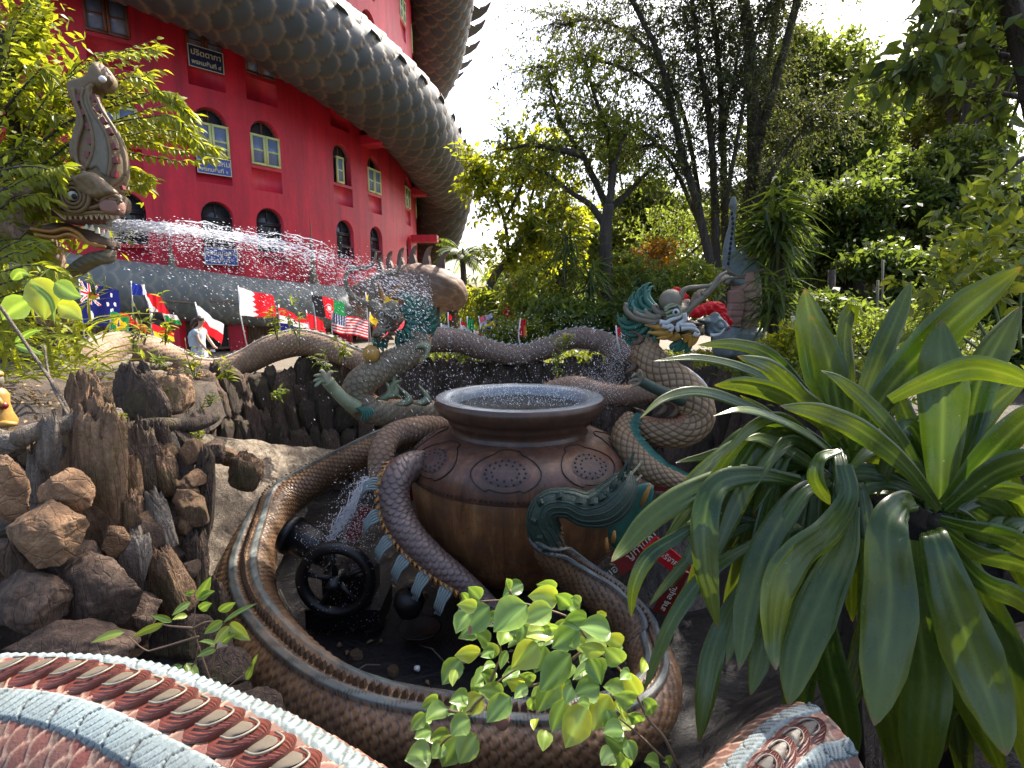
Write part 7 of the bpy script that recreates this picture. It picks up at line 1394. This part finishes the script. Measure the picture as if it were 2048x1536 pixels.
flag('large dark blue flag with white stars, low behind the left weeds', [(158, 562), (238, 580), (246, 656), (166, 648)], 12.6, aus, ['navy', 'white', 'red'], n=(60, 40), seed=9)
flag('blue flag edge peeping over the tall yellow-leaved weed', [(262, 566), (288, 570), (290, 590), (264, 590)], 13.5, lambda u, v: 0 if u < .8 else 1, ['blue', 'white'], seed=10)
flag('green flag with a yellow diamond beside the dark blue one', [(222, 622), (258, 634), (254, 668), (220, 662)], 12.4, lambda u, v: (2 if math.hypot((u-.5)*1.4, v-.5) < .17 else 1) if abs(u-.5)/.45+abs(v-.5)/.42 < 1 else 0, ['green', 'yellow', 'blue'], seed=11)
flag('red and dark blue flag crumpled behind the tall weed', [(236, 620), (292, 650), (300, 676), (248, 672)], 12.8, lambda u, v: 0 if v < .5 else (1 if u < .7 else 0), ['red', 'navy'], seed=12)
flag('red and white flag streaming behind the leafy weeds', [(290, 585), (322, 592), (338, 628), (300, 622)], 13.3, lambda u, v: 1 if u < .12+.3*v*v else 0, ['red', 'white'], seed=13)
flag('black, white and green flag end left of the person', [(318, 606), (348, 622), (362, 652), (330, 640)], 13.5, lambda u, v: [0, 1, 2][min(2, int(v*3))], ['black', 'white', 'green'], seed=14)
flag('black, red and yellow flag sagging left of the person', [(303, 630), (350, 655), (350, 682), (308, 678)], 12.9, lambda u, v: min(2, int(v*3)), ['black', 'red', 'yellow'], seed=15)
flag('small red, white and blue flag near the shrub right of the green mane', [(921, 641), (931, 646), (937, 670), (922, 664)], 14.5, lambda u, v: min(2, int(v*3)), ['red', 'white', 'blue'], seed=16, wave=.02)
flag('small plain green flag beside the leaning trunk', [(934, 636), (948, 640), (949, 661), (936, 660)], 14.6, lambda u, v: 0, ['green'], seed=17, wave=.03)
flag('quartered pink and pale blue flag at the foot of the leaning tree', [(957, 636), (984, 626), (987, 645), (962, 658)], 14.4, lambda u, v: (0 if u < .5 else 1) if v < .5 else (1 if u < .5 else 2), ['pink', 'lilac', 'blue'], seed=18, wave=.03)
flag('blue flag with a yellow triangle and a row of white stars', [(960, 655), (994, 638), (998, 655), (964, 668)], 14.2, lambda u, v: 1 if .25 < u < .85 and v < (u-.25)*1.7 else (2 if abs(v-(u-.25)*1.7-.12) < .08 and int(u*16) % 2 else 0), ['blue', 'yellow', 'white'], n=(40, 24), seed=19, wave=.03)
flag('small red over green flag right of the yellow triangle one', [(990, 648), (1003, 642), (1005, 656), (992, 664)], 14.3, lambda u, v: 0 if v < .5 else 1, ['red', 'green'], seed=20, wave=.02)
flag('pale greyish flag on the shrub left of the hanging red cloth', [(1017, 652), (1034, 650), (1035, 666), (1018, 667)], 14., lambda u, v: 0, ['white'], seed=21, wave=.03)
flag('hanging red cloth strip with an orange tail', [(1041, 640), (1051, 638), (1054, 672), (1037, 673)], 13.6, lambda u, v: 0 if u < .6 or v < .4 else 1, ['red', 'orange'], seed=22, wave=.03)
flag('tiny red pennant right of the serpent hump post', [(896, 628), (904, 631), (903, 641), (896, 639)], 14.6, lambda u, v: 0, ['red'], seed=23, wave=.01)
flag('small lilac blue flag low beside the green mane', [(882, 650), (896, 650), (896, 661), (882, 660)], 14., lambda u, v: 0, ['lilac'], seed=24, wave=.01)
flag('red flag end sinking behind the dipping naga', [(948, 664), (962, 670), (965, 684), (952, 678)], 13.4, lambda u, v: 0, ['red'], seed=25, wave=.01)
flag('pale pink flag left of the right dragon beard', [(1232, 655), (1250, 652), (1251, 672), (1234, 676)], 12.5, lambda u, v: 0 if u < .5 else 1, ['red', 'white'], seed=26, wave=.02)
# ================================================================ the visitor
pz = 1.5; pr_ = W(398, 700, 12.5); pe = empty('person', (pr_[0], pr_[1], pz), 'person in pale blue blouse and striped skirt, holding a phone low, hair tied back', 'person')
M['skin'] = plain('warm_skin', (.48, .27, .18), .5, var=.12, bmp=0); M['hair'] = plain('dark_brown_hair', (.05, .028, .018), .5, nscale=30)
M['blouse'] = plain('pale_blue_blouse', (.45, .52, .56), .8, nscale=12, bmp=.4); M['skirt'] = plain('white_blue_striped_skirt', (.55, .57, .66), .8, nscale=9)
sk = [((0, 0, .82), .12), ((.01, 0, .97), .105), ((.02, 0, 1.13), .12), ((.04, 0, 1.24), .085), ((.065, 0, 1.31), .042), ((.09, 0, 1.37), .05), ((.10, 0, 1.42), .075), ((.095, 0, 1.47), .07),   # 0-7 trunk and head
      ((.04, -.15, 1.22), .045), ((.13, -.20, 1.0), .036), ((.27, -.20, .80), .026), ((.34, -.19, .76), .022), ((.40, -.18, .755), .012),  # near arm
      ((.04, .15, 1.22), .045), ((.14, .19, 1.0), .036), ((.28, .16, .82), .026), ((.35, .14, .79), .02),
      ((.02, -.08, .78), .085), ((.08, -.09, .44), .058), ((.04, -.09, .08), .038), ((.15, -.09, .03), .03), ((-.02, .08, .78), .085), ((-.06, .09, .44), .058), ((-.16, .09, .08), .038), ((-.06, .09, .03), .03)]
ed = [(0, 1), (1, 2), (2, 3), (3, 4), (4, 5), (5, 6), (6, 7), (3, 8), (8, 9), (9, 10), (10, 11), (11, 12), (3, 13), (13, 14), (14, 15), (15, 16), (0, 17), (17, 18), (18, 19), (19, 20), (0, 21), (21, 22), (22, 23), (23, 24)]
me = bpy.data.meshes.new('body'); me.from_pydata([s[0] for s in sk], ed, []); bo = bpy.data.objects.new('body', me); COL.objects.link(bo)
md = bo.modifiers.new('skin', 'SKIN'); md2 = bo.modifiers.new('sub', 'SUBSURF'); md2.levels = md2.render_levels = 2
for i, s in enumerate(sk): me.skin_vertices[0].data[i].radius = (s[1], s[1]); me.skin_vertices[0].data[i].use_root = (i == 0)
dg = bpy.context.evaluated_depsgraph_get(); m2 = bpy.data.meshes.new_from_object(bo.evaluated_get(dg)); bo.modifiers.clear(); bo.data = m2; m2.materials.clear(); m2.materials.append(M['skin']); bo.parent = pe
for p in m2.polygons: p.use_smooth = True
def ploc(name, acc, mat): o = acc.build(name, mat); o.parent = pe; return o
def ring_loft(rows, n=24):
    V = np.array([[cx+rx*math.cos(a)*(1), cy+ry*math.sin(a), z] for (cx, cy, z, rx, ry) in rows for a in np.arange(n)*2*PI/n]); return V, [grid_faces(len(rows), n, True)]
v, f = ring_loft([(-.02, 0, .86, .17, .17), (-.03, 0, .95, .16, .17), (-.03, 0, 1.08, .17, .19), (0, 0, 1.18, .14, .20), (.03, 0, 1.26, .08, .12), (.045, 0, 1.28, .055, .07)]); v[:, 0] += .012*np.sin(v[:, 2]*40+v[:, 1]*30); ploc('blouse', Acc().add(v, f), M['blouse'])
for sy in (-1, 1): a = Acc(); ellipsoid(a, (.045, .17*sy, 1.17), .075, .06, .085, 12); ploc('sleeve', a, M['blouse'])
v, f = ring_loft([(-.02, 0, .30, .26, .22), (0, 0, .5, .22, .2), (0, 0, .7, .18, .17), (0, 0, .88, .135, .13)]); an = np.tile(np.arange(24)*2*PI/24, 4); v[:, :2] *= (1+.05*np.sin(an*11))[:, None]; ploc('skirt', Acc().add(v, f), M['skirt'])
a = Acc(); ellipsoid(a, (.075, 0, 1.465), .095, .085, .085, 14); a.add(*tube_vf(np.array([(.0, 0, 1.46), (-.06, -.01, 1.42), (-.10, -.02, 1.34), (-.11, -.02, 1.25)]), [.05, .055, .045, .012], 10)); ploc('hair', a, M['hair'])
a = Acc(); ellipsoid(a, (.172, 0, 1.415), .014, .01, .016, 6); ellipsoid(a, (.10, -.075, 1.42), .014, .01, .02, 6); ploc('nose_and_ear', a, M['skin'])
a = Acc(); [ellipsoid(a, (.158, s*.028, 1.437), .008, .008, .006, 6) for s in (-1, 1)]; ploc('eyes', a, M['dark_hole']); a = Acc(); ellipsoid(a, (.163, 0, 1.388), .007, .018, .005, 6); ploc('mouth', a, M['dark_red'])
for q in range(4): a = Acc(); b0 = np.array([.355, -.19+.012*q-.01, .757]); a.add(*tube_vf(np.array([b0, b0+[.035, 0, .008], b0+[.06-.004*q, .004, -.004], b0+[.066, .006, -.02]]), [.0085, .008, .007, .004], 6)); ploc('finger', a, M['skin'])
a = Acc(); a.add(*tube_vf(np.array([(.34, -.165, .765), (.365, -.155, .785), (.385, -.15, .78)]), [.01, .009, .005], 6)); ploc('thumb', a, M['skin'])
v, f = box_vf(.37, .47, -.20, -.19, .745, .80); o = Acc().add(v+np.array([pr_[0], pr_[1], pz]), f).build('phone', M['white'], None, False); tag(o, 'small pale phone held in the hand of the visitor', 'phone')
# ---------------------------------------------------------------- yellow-robed figurine at the left edge
fg = empty('seated_figurine', W(8, 850, 3.9), 'little seated figurine in a yellow robe at the left edge of the bank', 'figurine'); c = W(4, 850, 3.9); s_ = MP(4, 800, 3.9)
v, f = lathe_vf(np.array([(24, 0), (26, 8), (20, 25), (17, 45), (19, 62), (12, 72), (6, 76)])*s_, 28, c); Acc().add(v+noise3(v, 20, 3)[:, None]*.004, f).build('robe', M['ochre'], fg)
ellipsoid(Acc(), c+np.array([0, 0, 90*s_]), 13*s_, 13*s_, 16*s_, 14).build('head', M['horn'], fg); ellipsoid(Acc(), c+np.array([0, 0, 103*s_]), 14*s_, 14*s_, 8*s_, 12).build('cap', M['ochre'], fg)
ellipsoid(Acc(), c+np.array([20*s_, -12*s_, 42*s_]), 8*s_, 8*s_, 8*s_, 10).build('held_fruit', M['dark_red'], fg); Acc().add(*tube_vf(np.array([c+np.array([8, -14, 62])*s_, c+np.array([20, -18, 50])*s_, c+np.array([18, -18, 42])*s_]), 5*s_, 8)).build('arm', M['ochre'], fg)
Acc().add(*tube_vf(np.array([c+np.array([0, -16, 4])*s_, c+np.array([26, -18, 6])*s_, c+np.array([38, -8, 4])*s_]), [8*s_, 7*s_, 4*s_], 8)).build('folded_leg', M['ochre'], fg)

# ================================================================ falling water
OCT = np.array([[1, 0, 0], [-1, 0, 0], [0, 1, 0], [0, -1, 0], [0, 0, 1], [0, 0, -1]], float); OF = np.array([[0, 2, 4], [2, 1, 4], [1, 3, 4], [3, 0, 4], [2, 0, 5], [1, 2, 5], [3, 1, 5], [0, 3, 5]])
def drops(C, sz, vel, st):
    C = np.asarray(C); n = len(C); D = unit(vel); A_ = unit(np.cross(D, RNG.normal(size=(n, 3)))); B_ = np.cross(D, A_); sz = np.asarray(sz)[:, None]; st = np.asarray(st).reshape(-1, 1)*np.ones((n, 1))
    V = np.stack([C+D*sz*st, C-D*sz*st, C+A_*sz, C-A_*sz, C+B_*sz, C-B_*sz], 1).reshape(-1, 3); f = (np.arange(n)[:, None, None]*6+OF[None]).reshape(-1, 3); return V, f
def arc_y(x): return 450+(x-215)**2*.00034
n = 10500; x = 225+640*RNG.random(n)**1.35; fall = RNG.exponential(1., n)*(8+(x-215)*.085)*np.where(RNG.random(n) < .4, .35, 1.5)-RNG.random(n)*(6+.03*(x-215)); y = arc_y(x)+fall+RNG.normal(size=n)*(3+(x-215)*.018)
Yd = 6.0+RNG.normal(size=n)*(.05+.00045*(x-215)); C = np.array([W(a, b, c) for a, b, c in zip(x, y, Yd)])
sl2 = np.stack([np.ones(n), RNG.normal(size=n)*.1, -(x-215)*.0009-fall*.004], 1); sz = .0020+.0045*RNG.random(n)**3; A = Acc(); V, f = drops(C, sz, sl2, 1.5+3.5*RNG.random(n)**2); A.add(V, [f])
n = 1900; x = 800+400*RNG.random(n); y = 620+190*RNG.random(n)**.8; C = np.array([W(a, b, c) for a, b, c in zip(x, y, 6+RNG.normal(size=n)*.35)]); V, f = drops(C, .0022+.004*RNG.random(n)**3, np.tile([.3, 0, -1], (n, 1)), 1.4); A.add(V, [f])
n = 2600; q = RNG.random(n); x = 1270-90*q+RNG.normal(size=n)*24; y = 670+135*q+RNG.normal(size=n)*22; C = np.array([W(a, b, c) for a, b, c in zip(x, y, 6.3+RNG.normal(size=n)*.2)]); V, f = drops(C, .0018+.0022*RNG.random(n), np.tile([-.6, 0, -1], (n, 1)), 1.2); A.add(V, [f])
n = 900; x = 960+200*RNG.random(n); y = 772+40*RNG.random(n); C = np.array([W(a, b, c) for a, b, c in zip(x, y, 6+RNG.normal(size=n)*.3)]); V, f = drops(C, .002+.0035*RNG.random(n)**2, np.tile([0, 0, -1.], (n, 1)), 1.3); A.add(V, [f])
n = 1500; q = RNG.random(n); x = 735-60*q+RNG.normal(size=n)*22; y = 955+140*q+RNG.normal(size=n)*16; C = np.array([W(a, b, c) for a, b, c in zip(x, y, 5.3+RNG.normal(size=n)*.1)]); V, f = drops(C, .002+.004*RNG.random(n)**2, rand_dirs(n, -1), 1.5); A.add(V, [f])
n = 900; x = 590+170*RNG.random(n); y = 1050+220*RNG.random(n)**1.5; C = np.array([W(a, b, c) for a, b, c in zip(x, y, 5.0+RNG.random(n)*.3)]); V, f = drops(C, .0018+.003*RNG.random(n)**2, rand_dirs(n, -1), 1.5); A.add(V, [f])
tag(A.build('water_spray', M['foam']), 'flying drops of water falling from the naga jet towards the pot', kind='stuff')
A = Acc(); rg = np.random.default_rng(17)      # ropes of water leaving the mouth
for i in range(130):
    x0 = 175+rg.random()**2.1*420; L = 25+rg.random()*90; xs = np.linspace(x0, x0+L, 8); off = rg.normal()*(3.5+(x0-175)*.022); P = np.array([W(a, arc_y(max(a, 215))+off+rg.normal()*1.2+(a-x0)*.02*rg.normal(), 6.0+rg.normal()*.01+off*.004) for a in xs]); r = (.003+.007*rg.random()*(1-(x0-175)/700))*np.sin(np.linspace(.3, 2.9, 8)); A.add(*tube_vf(P, r, 6))
for i in range(60):
    a0, a1 = (738, 950), (655, 1090); t0 = rg.random()*.7; P = np.array([W(a0[0]+(a1[0]-a0[0])*t+rg.normal()*7, a0[1]+(a1[1]-a0[1])*t+rg.normal()*6, 5.3) for t in np.linspace(t0, t0+.3, 6)]); A.add(*tube_vf(P, (.003+.004*rg.random())*np.sin(np.linspace(.3, 2.9, 6)), 5))
tag(A.build('water_jet', M['foam']), 'white ropes of water shooting from the naga mouth', kind='stuff')
